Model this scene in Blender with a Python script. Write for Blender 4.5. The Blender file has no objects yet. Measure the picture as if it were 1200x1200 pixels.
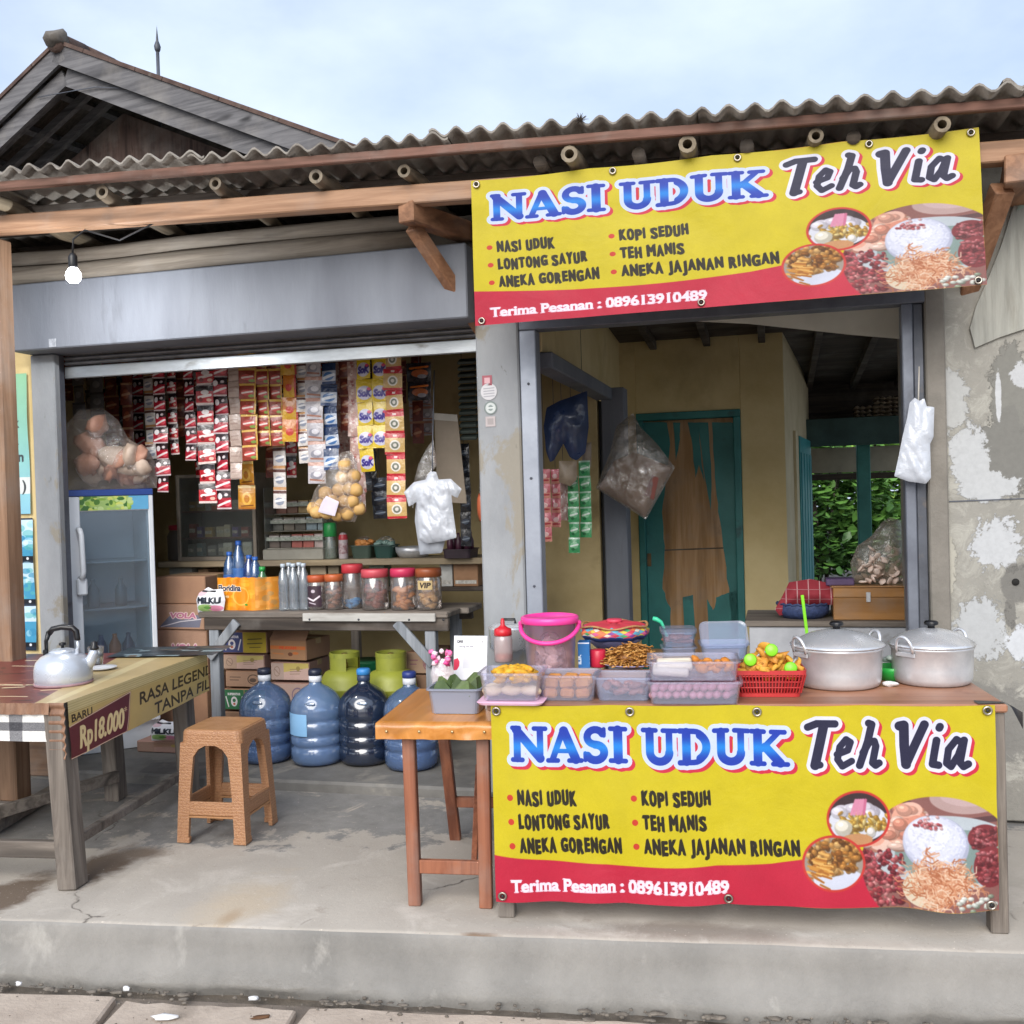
import bpy, bmesh, math, random
import numpy as np
from mathutils import Vector, Matrix, noise

R = math.radians
random.seed(7)
rng = np.random.default_rng(7)
SC = bpy.context.scene
COL = SC.collection

# ------------------------------------------------------------------ camera
CAM_H = 1.35          # above the porch floor (porch floor is z = 0)
YAW, PITCH, ROLL = R(8.5), math.atan(20 / 1200), math.atan(0.029)
fwd0 = Vector((-math.sin(YAW), math.cos(YAW), 0))
rt0 = Vector((math.cos(YAW), math.sin(YAW), 0))
zz = Vector((0, 0, 1))
FWD = fwd0 * math.cos(PITCH) - zz * math.sin(PITCH)
up0 = zz * math.cos(PITCH) + fwd0 * math.sin(PITCH)
RT = rt0 * math.cos(ROLL) - up0 * math.sin(ROLL)
UP = up0 * math.cos(ROLL) + rt0 * math.sin(ROLL)
EYE = Vector((0, 0, CAM_H))
cd = bpy.data.cameras.new('camera')
cd.sensor_width = 36
cd.lens = 36.0
cd.clip_start = 0.05
cd.clip_end = 500
cam = bpy.data.objects.new('camera', cd)
m3 = Matrix((RT, UP, -FWD)).transposed()
cam.matrix_world = Matrix.Translation(EYE) @ m3.to_4x4()
COL.objects.link(cam)
SC.camera = cam

# ------------------------------------------------------------------ world, sun, exposure
SC.view_settings.view_transform = 'Standard'
SC.view_settings.look = 'None'
SC.view_settings.exposure = 1.15
SC.view_settings.gamma = 1
SC.view_settings.use_curve_mapping = False
SC.cycles.use_denoising = True
SC.cycles.max_bounces = 8
SC.cycles.transparent_max_bounces = 24
SC.cycles.transmission_bounces = 6
SC.cycles.sample_clamp_indirect = 6
SUN_EL, SUN_AZ = R(33), R(186)        # azimuth of the sun seen from the scene (from behind the camera)
wd = bpy.data.worlds.new('World')
SC.world = wd
wd.use_nodes = True
nt = wd.node_tree
nt.nodes.clear()
wo = nt.nodes.new('ShaderNodeOutputWorld')
bgn = nt.nodes.new('ShaderNodeBackground')
sky = nt.nodes.new('ShaderNodeTexSky')
sky.sky_type = 'NISHITA'
sky.sun_disc = False
sky.sun_elevation = SUN_EL
sky.sun_rotation = SUN_AZ
sky.air_density = 1.0
sky.dust_density = 2.0
tc = nt.nodes.new('ShaderNodeTexCoord')
mpw = nt.nodes.new('ShaderNodeMapping')
mpw.inputs['Scale'].default_value = (1.0, 1.0, 2.0)
mpw.inputs['Location'].default_value = (0.35, 0.1, 0.2)
nz = nt.nodes.new('ShaderNodeTexNoise')
nz.inputs['Scale'].default_value = 2.3
nz.inputs['Detail'].default_value = 7
nz.inputs['Roughness'].default_value = 0.52
rp = nt.nodes.new('ShaderNodeValToRGB')
rp.color_ramp.elements[0].position = 0.36
rp.color_ramp.elements[0].color = (0.35, 0.35, 0.35, 1)
rp.color_ramp.elements[1].position = 0.64
rp.color_ramp.elements[1].color = (0.95, 0.95, 0.95, 1)
mx = nt.nodes.new('ShaderNodeMix')
mx.data_type = 'RGBA'
mx.inputs[7].default_value = (5.3, 6.1, 7.5, 1)      # cloud, in the sky's own units
nt.links.new(tc.outputs['Generated'], mpw.inputs[0])
nt.links.new(mpw.outputs[0], nz.inputs['Vector'])
nt.links.new(nz.outputs['Fac'], rp.inputs[0])
nt.links.new(rp.outputs[0], mx.inputs[0])
nt.links.new(sky.outputs[0], mx.inputs[6])
nt.links.new(mx.outputs[2], bgn.inputs[0])
bgn.inputs[1].default_value = 0.078
nt.links.new(bgn.outputs[0], wo.inputs[0])

sl = bpy.data.lights.new('sun', 'SUN')
sl.energy = 1.6
sl.angle = R(48)
sl.color = (1, 0.96, 0.9)
so = bpy.data.objects.new('sun', sl)
sd = Vector((math.sin(SUN_AZ) * math.cos(SUN_EL), math.cos(SUN_AZ) * math.cos(SUN_EL), math.sin(SUN_EL)))
so.rotation_euler = sd.to_track_quat('Z', 'Y').to_euler()
so.location = (0, -3, 8)
COL.objects.link(so)

# ------------------------------------------------------------------ places: photo pixel + known distance -> point of the place
def ray(px, py):
    return FWD + RT * ((px - 600) / 1200) - UP * ((py - 600) / 1200)
def K(px, py, d):
    return EYE + ray(px, py) * d
def Zp(px, py, z):
    r = ray(px, py)
    return EYE + r * ((z - CAM_H) / r.z)
class Frame:
    """a ground frame: u along, v away from the street, z up"""
    def __init__(s, o, yaw_cam):
        a = -(yaw_cam - math.degrees(YAW))
        s.a = R(a)
        s.u = Vector((math.cos(s.a), math.sin(s.a), 0))
        s.v = Vector((-math.sin(s.a), math.cos(s.a), 0))
        s.o = Vector((o.x, o.y, 0))
    def P(s, px, py, v):
        r = ray(px, py)
        t = (v - (EYE - s.o).dot(s.v)) / r.dot(s.v)
        return EYE + r * t
    def L(s, px, py, v):
        p = s.P(px, py, v) - s.o
        return Vector((p.dot(s.u), v, p.z))
    def W(s, u, v, z):
        return s.o + s.u * u + s.v * v + zz * z
    def loc(s, p):
        q = p - s.o
        return Vector((q.dot(s.u), q.dot(s.v), p.z))
F = Frame(K(585, 700, 4.5), 14.5)      # the shop front
A = Frame(K(600, 215, 4.08), 12.2)     # the awning's front beam
H = Frame(K(75, 60, 8.4), 25)          # the old house behind

# ------------------------------------------------------------------ materials
def C(h):
    if not isinstance(h, str):
        return (h[0], h[1], h[2], 1)
    h = h.lstrip('#')
    o = []
    for i in (0, 2, 4):
        c = int(h[i:i + 2], 16) / 255
        o.append(c / 12.92 if c <= .04045 else ((c + .055) / 1.055) ** 2.4)
    return (*o, 1)
MATS = {}
def newmat(name):
    m = bpy.data.materials.new(name)
    m.use_nodes = True
    n = m.node_tree
    return m, n, n.nodes['Principled BSDF'], n.nodes['Material Output']
def coords(n, stretch=(1, 1, 1), kind='Object'):
    t = n.nodes.new('ShaderNodeTexCoord')
    g = n.nodes.new('ShaderNodeMapping')
    g.inputs['Scale'].default_value = stretch
    oi = n.nodes.new('ShaderNodeObjectInfo')
    ml = n.nodes.new('ShaderNodeMath'); ml.operation = 'MULTIPLY'; ml.inputs[1].default_value = 37.0
    n.links.new(oi.outputs['Random'], ml.inputs[0])
    n.links.new(t.outputs[kind], g.inputs[0])
    n.links.new(ml.outputs[0], g.inputs['Location'])
    return g.outputs[0]
def noisen(n, vec, sc, det=5, ro=.55, dist=0):
    z = n.nodes.new('ShaderNodeTexNoise')
    z.inputs['Scale'].default_value = sc
    z.inputs['Detail'].default_value = det
    z.inputs['Roughness'].default_value = ro
    z.inputs['Distortion'].default_value = dist
    n.links.new(vec, z.inputs['Vector'])
    return z.outputs['Fac']
def rampn(n, fac, a, b, ca=(0, 0, 0, 1), cb=(1, 1, 1, 1)):
    r = n.nodes.new('ShaderNodeValToRGB')
    r.color_ramp.elements[0].position = a; r.color_ramp.elements[0].color = ca
    r.color_ramp.elements[1].position = b; r.color_ramp.elements[1].color = cb
    n.links.new(fac, r.inputs[0])
    return r.outputs[0]
def mixn(n, fac, a, b, mode='MIX'):
    x = n.nodes.new('ShaderNodeMix')
    x.data_type = 'RGBA'; x.blend_type = mode
    for i, s in ((0, fac), (6, a), (7, b)):
        if hasattr(s, 'is_linked') or hasattr(s, 'links'):
            n.links.new(s, x.inputs[i])
        else:
            x.inputs[i].default_value = s
    return x.outputs[2]
def bumpn(n, b, h, st, dist=.01):
    u = n.nodes.new('ShaderNodeBump')
    u.inputs['Strength'].default_value = st
    u.inputs['Distance'].default_value = dist
    n.links.new(h, u.inputs['Height'])
    n.links.new(u.outputs[0], b.inputs['Normal'])
def pm(name, c1, c2=None, sc=6, rough=.6, metal=0, bump=0, bsc=60, spec=.5, stretch=(1, 1, 1), dirt=None, coat=0, sss=0, emis=None, trans=0, patches=()):
    """principled material: two tones by noise, fine relief, optional stains with a shape of their own"""
    if name in MATS:
        return MATS[name]
    m, n, b, o = newmat(name)
    vec = coords(n, stretch)
    c1 = C(c1)
    c2 = C(c2) if c2 else tuple(x * .82 for x in c1[:3]) + (1,)
    f = noisen(n, vec, sc, 6, .6)
    col = mixn(n, rampn(n, f, .35, .66), c1, c2)
    if dirt:
        dc, dsc, lo, hi = dirt
        col = mixn(n, rampn(n, noisen(n, vec, dsc, 8, .62, .3), lo, hi), col, C(dc))
    for dc, dsc, lo, hi in patches:
        col = mixn(n, rampn(n, noisen(n, vec, dsc, 9, .65, .5), lo, hi), col, C(dc))
    n.links.new(col, b.inputs['Base Color'])
    rr = rampn(n, f, .2, .8, (max(rough - .08, .02),) * 3 + (1,), (min(rough + .1, 1),) * 3 + (1,))
    n.links.new(rr, b.inputs['Roughness'])
    b.inputs['Metallic'].default_value = metal
    b.inputs['Specular IOR Level'].default_value = spec
    b.inputs['Coat Weight'].default_value = coat
    b.inputs['Transmission Weight'].default_value = trans
    if sss:
        b.inputs['Subsurface Weight'].default_value = sss
        b.inputs['Subsurface Scale'].default_value = .01
    if emis:
        b.inputs['Emission Color'].default_value = C(emis[0])
        b.inputs['Emission Strength'].default_value = emis[1]
    if bump:
        bumpn(n, b, noisen(n, vec, bsc, 8, .65), bump)
    MATS[name] = m
    return m
def wood(name, c1, c2, axis=0, rough=.6, bump=.25, grain=38, dirt=None):
    if name in MATS:
        return MATS[name]
    s = [1, 1, 1]; s[axis] = .06
    m, n, b, o = newmat(name)
    vec = coords(n, tuple(s))
    g = noisen(n, vec, grain, 6, .65, .8)
    g2 = noisen(n, vec, grain * .28, 4, .5, 1.2)
    ca, cb = C(c1), C(c2)
    col = mixn(n, rampn(n, g, .4, .62), ca, cb)
    col = mixn(n, rampn(n, g2, .52, .7), col, tuple(x * .62 for x in cb[:3]) + (1,))
    s2 = [7, 7, 7]; s2[axis] = 1.6
    kn = noisen(n, coords(n, tuple(s2)), 1.0, 2, .5, 0)
    col = mixn(n, rampn(n, kn, .72, .76), col, tuple(x * .35 for x in cb[:3]) + (1,))
    wt = noisen(n, coords(n), 3.0, 6, .6)
    col = mixn(n, rampn(n, wt, .5, .75, (0, 0, 0, 1), (.45, .45, .45, 1)), col, C('#8f8a84'))
    if dirt:
        v2 = coords(n)
        col = mixn(n, rampn(n, noisen(n, v2, dirt[1], 7, .65), dirt[2], dirt[3]), col, C(dirt[0]))
    n.links.new(col, b.inputs['Base Color'])
    b.inputs['Roughness'].default_value = rough
    bumpn(n, b, g, bump, .004)
    MATS[name] = m
    return m
def clear(name, tint='#ffffff', body='#dfe6ee', solid=.25, gloss=.12, rough=.15, bump=0, bsc=25, sheen_rough=.1):
    """thin see-through plastic or glass: mostly passes light, partly body colour, partly mirror"""
    if name in MATS:
        return MATS[name]
    m, n, b, o = newmat(name)
    n.nodes.remove(b)
    tr = n.nodes.new('ShaderNodeBsdfTransparent'); tr.inputs[0].default_value = C(tint)
    df = n.nodes.new('ShaderNodeBsdfPrincipled'); df.inputs['Base Color'].default_value = C(body); df.inputs['Roughness'].default_value = rough + .15
    gl = n.nodes.new('ShaderNodeBsdfGlossy'); gl.inputs['Roughness'].default_value = sheen_rough
    lw = n.nodes.new('ShaderNodeLayerWeight'); lw.inputs[0].default_value = .25
    mr = n.nodes.new('ShaderNodeMapRange')
    mr.inputs['To Min'].default_value = gloss; mr.inputs['To Max'].default_value = min(gloss + .55, 1)
    n.links.new(lw.outputs['Fresnel'], mr.inputs[0])
    a = n.nodes.new('ShaderNodeMixShader'); a.inputs[0].default_value = solid
    c = n.nodes.new('ShaderNodeMixShader')
    n.links.new(tr.outputs[0], a.inputs[1]); n.links.new(df.outputs[0], a.inputs[2])
    n.links.new(mr.outputs[0], c.inputs[0]); n.links.new(a.outputs[0], c.inputs[1]); n.links.new(gl.outputs[0], c.inputs[2])
    n.links.new(c.outputs[0], o.inputs[0])
    if bump:
        vec = coords(n)
        u = n.nodes.new('ShaderNodeBump'); u.inputs['Strength'].default_value = bump; u.inputs['Distance'].default_value = .02
        n.links.new(noisen(n, vec, bsc, 5, .6, 1.0), u.inputs['Height'])
        for s in (df, gl):
            n.links.new(u.outputs[0], s.inputs['Normal'])
    MATS[name] = m
    return m

# ------------------------------------------------------------------ mesh building
class MB:
    def __init__(s):
        s.v = []; s.f = []; s.sm = []; s.uv = {}
    def add(s, vs, fs, sm=False, uvs=None):
        o = len(s.v)
        s.v += [tuple(p) for p in vs]
        for i, f in enumerate(fs):
            if uvs is not None:
                s.uv[len(s.f)] = [uvs[k] for k in f]
            s.f.append(tuple(k + o for k in f)); s.sm.append(sm)
        return s
    def cbox(s, c, d, ch=.004, M=None):
        """box with chamfered edges; c centre, d full size, M optional 3x3"""
        h = [x / 2 for x in d]
        ch = min(ch, *[x * .45 for x in h]) if ch else 0
        vs = []; idx = {}
        for sx in (-1, 1):
            for sy in (-1, 1):
                for sz in (-1, 1):
                    sg = (sx, sy, sz)
                    for k in range(3):
                        p = [sg[i] * (h[i] if i == k else h[i] - ch) for i in range(3)]
                        idx[sg + (k,)] = len(vs); vs.append(Vector(p))
        fs = []
        for k in range(3):
            a, b = [i for i in range(3) if i != k]
            for sk in (-1, 1):
                q = []
                for sa, sb in ((-1, -1), (1, -1), (1, 1), (-1, 1)):
                    g = [0] * 3; g[k] = sk; g[a] = sa; g[b] = sb
                    q.append(idx[tuple(g) + (k,)])
                if (sk == 1) != (k != 1):
                    q.reverse()
                fs.append(q)
        if ch:
            for k in range(3):
                for l in range(k + 1, 3):
                    m = 3 - k - l
                    for sk in (-1, 1):
                        for sl_ in (-1, 1):
                            q = []
                            for kk, sm_ in ((k, -1), (k, 1), (l, 1), (l, -1)):
                                g = [0] * 3; g[k] = sk; g[l] = sl_; g[m] = sm_
                                q.append(idx[tuple(g) + (kk,)])
                            fs.append(q)
            for sg in [(x, y, z) for x in (-1, 1) for y in (-1, 1) for z in (-1, 1)]:
                fs.append([idx[sg + (k,)] for k in range(3)])
        else:
            pass
        c = Vector(c)
        if M is not None:
            vs = [M @ p for p in vs]
        return s.add([p + c for p in vs], fs)
    def box(s, x0, x1, y0, y1, z0, z1, ch=.003):
        return s.cbox(((x0 + x1) / 2, (y0 + y1) / 2, (z0 + z1) / 2), (abs(x1 - x0), abs(y1 - y0), abs(z1 - z0)), ch)
    def beam(s, p, q, w, h, ch=.003, up=(0, 0, 1)):
        p = Vector(p); q = Vector(q)
        x = (q - p); l = x.length; x.normalize()
        up = Vector(up)
        if abs(x.dot(up)) > .98:
            up = Vector((0, 1, 0))
        y = up.cross(x).normalized(); z = x.cross(y)
        return s.cbox((p + q) / 2, (l, w, h), ch, Matrix((x, y, z)).transposed())
    def tube(s, path, r, n=8, caps=True, closed=False):
        P = [Vector(p) for p in path]
        rs = r if isinstance(r, (list, tuple)) else [r] * len(P)
        vs = []; fs = []
        prev = None
        for i, p in enumerate(P):
            if closed:
                t = P[(i + 1) % len(P)] - P[i - 1]
            else:
                t = P[min(i + 1, len(P) - 1)] - P[max(i - 1, 0)]
            t.normalize()
            if prev is None:
                a = Vector((0, 0, 1)) if abs(t.z) < .9 else Vector((1, 0, 0))
                x = t.cross(a).normalized()
            else:
                x = (prev - t * prev.dot(t)).normalized()
            prev = x
            y = t.cross(x)
            for k in range(n):
                an = 2 * math.pi * k / n
                vs.append(p + (x * math.cos(an) + y * math.sin(an)) * rs[i])
        m = len(P)
        for i in range(m if closed else m - 1):
            for k in range(n):
                a = i * n + k; b = i * n + (k + 1) % n
                c = ((i + 1) % m) * n + (k + 1) % n; d = ((i + 1) % m) * n + k
                fs.append((a, b, c, d))
        if caps and not closed:
            fs.append(tuple(range(n))[::-1]); fs.append(tuple(range((m - 1) * n, m * n)))
        return s.add(vs, fs, True)
    def lathe(s, prof, n=24, c=(0, 0, 0), sy=1.0, sm=True, M=None, uv=False):
        vs = []; fs = []; uvs = []
        c = Vector(c)
        nn = n + 1 if uv else n
        zs = [p[1] for p in prof]
        for j, (r, z) in enumerate(prof):
            for k in range(nn):
                a = 2 * math.pi * k / n
                p = Vector((r * math.cos(a), r * math.sin(a) * sy, z))
                vs.append((M @ p if M is not None else p) + c)
                uvs.append((k / n, (z - min(zs)) / max(max(zs) - min(zs), 1e-6)))
        for i in range(len(prof) - 1):
            for k in range(n):
                k2 = k + 1 if uv else (k + 1) % n
                fs.append((i * nn + k, i * nn + k2, (i + 1) * nn + k2, (i + 1) * nn + k))
        if prof[0][0] > 1e-4:
            fs.append(tuple(range(n))[::-1])
        if prof[-1][0] > 1e-4:
            o = (len(prof) - 1) * nn
            fs.append(tuple(range(o, o + n)))
        return s.add(vs, fs, sm, uvs if uv else None)
    def open_lathe(s, prof, n=24, c=(0, 0, 0), sm=True, M=None):
        vs = []; fs = []
        c = Vector(c)
        for r, z in prof:
            for k in range(n):
                a = 2 * math.pi * k / n
                p = Vector((r * math.cos(a), r * math.sin(a), z))
                vs.append((M @ p if M is not None else p) + c)
        for i in range(len(prof) - 1):
            for k in range(n):
                fs.append((i * n + k, i * n + (k + 1) % n, (i + 1) * n + (k + 1) % n, (i + 1) * n + k))
        return s.add(vs, fs, sm)
    def grid(s, fn, nu, nv, sm=True, u01=(0, 1), v01=(0, 1)):
        vs = []; uvs = []; fs = []
        for j in range(nv + 1):
            for i in range(nu + 1):
                u = i / nu; v = j / nv
                vs.append(fn(u, v))
                uvs.append((u01[0] + (u01[1] - u01[0]) * u, v01[0] + (v01[1] - v01[0]) * v))
        w = nu + 1
        for j in range(nv):
            for i in range(nu):
                fs.append((j * w + i, j * w + i + 1, (j + 1) * w + i + 1, (j + 1) * w + i))
        return s.add(vs, fs, sm, uvs)
    def prism(s, pts, fn, t0, t1):
        """2-D outline pts -> solid; fn(x, y, t) gives the point"""
        n = len(pts)
        vs = [fn(x, y, t0) for x, y in pts] + [fn(x, y, t1) for x, y in pts]
        fs = [tuple(range(n))[::-1], tuple(range(n, 2 * n))]
        for i in range(n):
            j = (i + 1) % n
            fs.append((i, j, n + j, n + i))
        return s.add(vs, fs)
    def blob(s, c, d, seed=0, amp=.25, fr=2.0, sub=2, M=None):
        bm = bmesh.new()
        bmesh.ops.create_icosphere(bm, subdivisions=sub, radius=1)
        c = Vector(c)
        vs = []
        for v in bm.verts:
            p = v.co.normalized()
            k = 1 + amp * noise.noise(p * fr + Vector((seed * 3.1, seed * 1.7, seed)))
            q = Vector((p.x * d[0] * k, p.y * d[1] * k, p.z * d[2] * k)) * .5
            vs.append((M @ q if M is not None else q) + c)
        fs = [[v.index for v in f.verts] for f in bm.faces]
        bm.free()
        return s.add(vs, fs, True)
    def mesh(s, name, fix=True):
        me = bpy.data.meshes.new(name)
        me.from_pydata(s.v, [], s.f)
        me.polygons.foreach_set('use_smooth', s.sm)
        if s.uv:
            ul = me.uv_layers.new(name='UVMap')
            for pi, us in s.uv.items():
                p = me.polygons[pi]
                for li, u in zip(p.loop_indices, us):
                    ul.data[li].uv = u
        if fix and not s.uv:
            bm = bmesh.new(); bm.from_mesh(me)
            bmesh.ops.recalc_face_normals(bm, faces=bm.faces)
            bm.to_mesh(me); bm.free()
        me.update()
        return me

def tag(o, label=None, cat=None, group=None, kind=None):
    for k, v in (('label', label), ('category', cat), ('group', group), ('kind', kind)):
        if v:
            o[k] = v
    return o
def thing(name, label, cat, loc=(0, 0, 0), rz=0, group=None):
    o = bpy.data.objects.new(name, None)
    o.empty_display_size = .05
    COL.objects.link(o)
    o.location = loc
    o.rotation_euler = (0, 0, rz)
    return tag(o, label, cat, group)
def part(name, mb, mat, parent=None, loc=None, rot=None, label=None, kind=None):
    me = mb if isinstance(mb, bpy.types.Mesh) else mb.mesh(name)
    if mat is not None and not me.materials:
        me.materials.append(mat)
    o = bpy.data.objects.new(name, me)
    COL.objects.link(o)
    if parent is not None:
        o.parent = parent
    if loc is not None:
        o.location = loc
    if rot is not None:
        o.rotation_euler = rot
    if label:
        o['label'] = label
    if kind:
        o['kind'] = kind
    return o
def struct(name, mb, mat, loc=None, rz=0):
    return part(name, mb, mat, None, loc, (0, 0, rz), None, 'structure')
def single(name, mb, mat, label, cat, loc=(0, 0, 0), rz=0, group=None):
    o = part(name, mb, mat, None, loc, (0, 0, rz))
    return tag(o, label, cat, group)
def smoothed(o, lv=1):
    m = o.modifiers.new('sub', 'SUBSURF'); m.levels = lv; m.render_levels = lv
    return o
def rnd(a, b):
    return random.uniform(a, b)
# ------------------------------------------------------------------ flat print: a small painter for lettering and packaging
_tx = {}
def glyph_tris(txt):
    if txt in _tx:
        return _tx[txt]
    cu = bpy.data.curves.new('t', 'FONT'); cu.body = txt; cu.resolution_u = 4
    ob = bpy.data.objects.new('t', cu); COL.objects.link(ob)
    dg = bpy.context.evaluated_depsgraph_get(); dg.update()
    me = ob.evaluated_get(dg).to_mesh()
    me.calc_loop_triangles()
    v = np.array([x.co[:2] for x in me.vertices]) if len(me.vertices) else np.zeros((0, 2))
    t = np.array([x.vertices[:] for x in me.loop_triangles], dtype=int)
    ob.evaluated_get(dg).to_mesh_clear()
    bpy.data.objects.remove(ob); bpy.data.curves.remove(cu)
    v = v[t] if len(t) else np.zeros((0, 3, 2))
    _tx[txt] = v
    return v
class Canvas:
    def __init__(s, w, h, bg='#ffffff'):
        s.w, s.h = w, h
        s.a = np.ones((h, w, 3)) * np.array(s.c(bg))
    @staticmethod
    def c(h):
        if isinstance(h, str):
            h = h.lstrip('#')
            return [int(h[i:i + 2], 16) / 255 for i in (0, 2, 4)]
        return h
    def new(s):
        return np.zeros((s.h, s.w))
    def put(s, m, col, op=1.0):
        m = (m * op)[..., None]
        if callable(col):
            yy, xx = np.mgrid[0:s.h, 0:s.w]
            cc = col(xx, yy)
        else:
            cc = np.array(s.c(col))
        s.a = s.a * (1 - m) + cc * m
        return s
    def m_tri(s, tris, M=None):
        M = s.new() if M is None else M
        for t in tris:
            x0 = max(int(t[:, 0].min()) - 2, 0); x1 = min(int(t[:, 0].max()) + 3, s.w)
            y0 = max(int(t[:, 1].min()) - 2, 0); y1 = min(int(t[:, 1].max()) + 3, s.h)
            if x1 <= x0 or y1 <= y0:
                continue
            ar = (t[1, 0] - t[0, 0]) * (t[2, 1] - t[0, 1]) - (t[2, 0] - t[0, 0]) * (t[1, 1] - t[0, 1])
            if abs(ar) < 1e-9:
                continue
            q = t if ar > 0 else t[::-1]
            yy, xx = np.mgrid[y0:y1, x0:x1]
            cov = np.ones(xx.shape)
            for i in range(3):
                p = q[i]; e = q[(i + 1) % 3] - p
                l = math.hypot(*e)
                if l < 1e-9:
                    continue
                d = (e[0] * (yy - p[1]) - e[1] * (xx - p[0])) / l
                cov = np.minimum(cov, np.clip(d + .8, 0, 1))
            M[y0:y1, x0:x1] = np.maximum(M[y0:y1, x0:x1], cov)
        return M
    def m_stroke(s, pts, r, M=None):
        M = s.new() if M is None else M
        rs = r if isinstance(r, (list, tuple)) else [r] * len(pts)
        for i in range(len(pts) - 1):
            a = np.array(pts[i], float); b = np.array(pts[i + 1], float)
            ra, rb = rs[i], rs[i + 1]; g = max(ra, rb) + 2
            x0 = max(int(min(a[0], b[0]) - g), 0); x1 = min(int(max(a[0], b[0]) + g) + 1, s.w)
            y0 = max(int(min(a[1], b[1]) - g), 0); y1 = min(int(max(a[1], b[1]) + g) + 1, s.h)
            if x1 <= x0 or y1 <= y0:
                continue
            yy, xx = np.mgrid[y0:y1, x0:x1]
            e = b - a; L = max(e @ e, 1e-9)
            t = np.clip(((xx - a[0]) * e[0] + (yy - a[1]) * e[1]) / L, 0, 1)
            d = np.hypot(xx - a[0] - t * e[0], yy - a[1] - t * e[1])
            M[y0:y1, x0:x1] = np.maximum(M[y0:y1, x0:x1], np.clip(ra + (rb - ra) * t - d + .5, 0, 1))
        return M
    def m_poly(s, pts):
        P = np.array(pts, float)
        yy, xx = np.mgrid[0:s.h, 0:s.w]
        M = np.zeros((s.h, s.w), bool)
        n = len(P)
        for i in range(n):
            a, b = P[i], P[(i + 1) % n]
            if a[1] == b[1]:
                continue
            k = (yy >= min(a[1], b[1])) & (yy < max(a[1], b[1]))
            M ^= k & (xx < a[0] + (yy - a[1]) * (b[0] - a[0]) / (b[1] - a[1]))
        return M.astype(float)
    def m_ell(s, cx, cy, rx, ry, M=None, ang=0):
        M = s.new() if M is None else M
        g = max(rx, ry) + 2
        x0 = max(int(cx - g), 0); x1 = min(int(cx + g) + 1, s.w)
        y0 = max(int(cy - g), 0); y1 = min(int(cy + g) + 1, s.h)
        if x1 <= x0 or y1 <= y0:
            return M
        yy, xx = np.mgrid[y0:y1, x0:x1]
        ca, sa = math.cos(ang), math.sin(ang)
        X = (xx - cx) * ca + (yy - cy) * sa; Y = -(xx - cx) * sa + (yy - cy) * ca
        d = np.hypot(X / rx, Y / ry)
        M[y0:y1, x0:x1] = np.maximum(M[y0:y1, x0:x1], np.clip((1 - d) * min(rx, ry) + .5, 0, 1))
        return M
    @staticmethod
    def grow(M, r):
        o = M.copy(); r = int(round(r))
        for dy in range(-r, r + 1):
            w = int(math.sqrt(max(r * r - dy * dy, 0)))
            sh = np.roll(M, dy, 0)
            acc = sh.copy()
            for dx in range(1, w + 1):
                acc = np.maximum(acc, np.maximum(np.roll(sh, dx, 1), np.roll(sh, -dx, 1)))
            o = np.maximum(o, acc)
        return o
    def m_text(s, txt, x, y, h, wid=None, bold=0, shear=0, rot=0, M=None, jump=0):
        """baseline-left at x, y; cap height h; wid = total width"""
        t = glyph_tris(txt).copy()
        if not len(t):
            return s.new()
        t[..., 0] -= t[..., 0].min()
        k = h / .73
        kx = k if wid is None else wid / max(t[..., 0].max(), 1e-6)
        X = t[..., 0] * kx + t[..., 1] * k * shear
        Y = -t[..., 1] * k
        ca, sa = math.cos(rot), math.sin(rot)
        q = np.stack([x + X * ca - Y * sa, y + X * sa + Y * ca], -1)
        m = s.m_tri(q, M)
        if bold:
            m = s.grow(m, bold)
        return m
    def text(s, txt, x, y, h, col='#000000', **k):
        return s.put(s.m_text(txt, x, y, h, **k), col)
    def rect(s, x0, y0, x1, y1, col):
        m = s.new(); m[max(int(y0), 0):max(int(y1), 0), max(int(x0), 0):max(int(x1), 0)] = 1
        return s.put(m, col)
    def ell(s, cx, cy, rx, ry, col, ang=0, op=1):
        g = max(rx, ry) + 3
        x0 = max(int(cx - g), 0); x1 = min(int(cx + g) + 1, s.w)
        y0 = max(int(cy - g), 0); y1 = min(int(cy + g) + 1, s.h)
        if x1 <= x0 or y1 <= y0:
            return s
        yy, xx = np.mgrid[y0:y1, x0:x1]
        ca, sa = math.cos(ang), math.sin(ang)
        X = (xx - cx) * ca + (yy - cy) * sa; Y = -(xx - cx) * sa + (yy - cy) * ca
        m = (np.clip((1 - np.hypot(X / rx, Y / ry)) * min(rx, ry) + .5, 0, 1) * op)[..., None]
        s.a[y0:y1, x0:x1] = s.a[y0:y1, x0:x1] * (1 - m) + np.array(s.c(col)) * m
        return s
    def line(s, pts, r, col):
        P = np.array(pts); g = (max(r) if isinstance(r, (list, tuple)) else r) + 3
        x0 = max(int(P[:, 0].min() - g), 0); x1 = min(int(P[:, 0].max() + g) + 1, s.w)
        y0 = max(int(P[:, 1].min() - g), 0); y1 = min(int(P[:, 1].max() + g) + 1, s.h)
        if x1 <= x0 or y1 <= y0:
            return s
        sub = Canvas.__new__(Canvas); sub.w, sub.h = x1 - x0, y1 - y0
        m = sub.m_stroke([(a - x0, b - y0) for a, b in pts], r)[..., None]
        s.a[y0:y1, x0:x1] = s.a[y0:y1, x0:x1] * (1 - m) + np.array(s.c(col)) * m
        return s
    def grain(s, amp=.02):
        s.a = np.clip(s.a + rng.normal(0, amp, (s.h, s.w, 1)), 0, 1)
        return s
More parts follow.
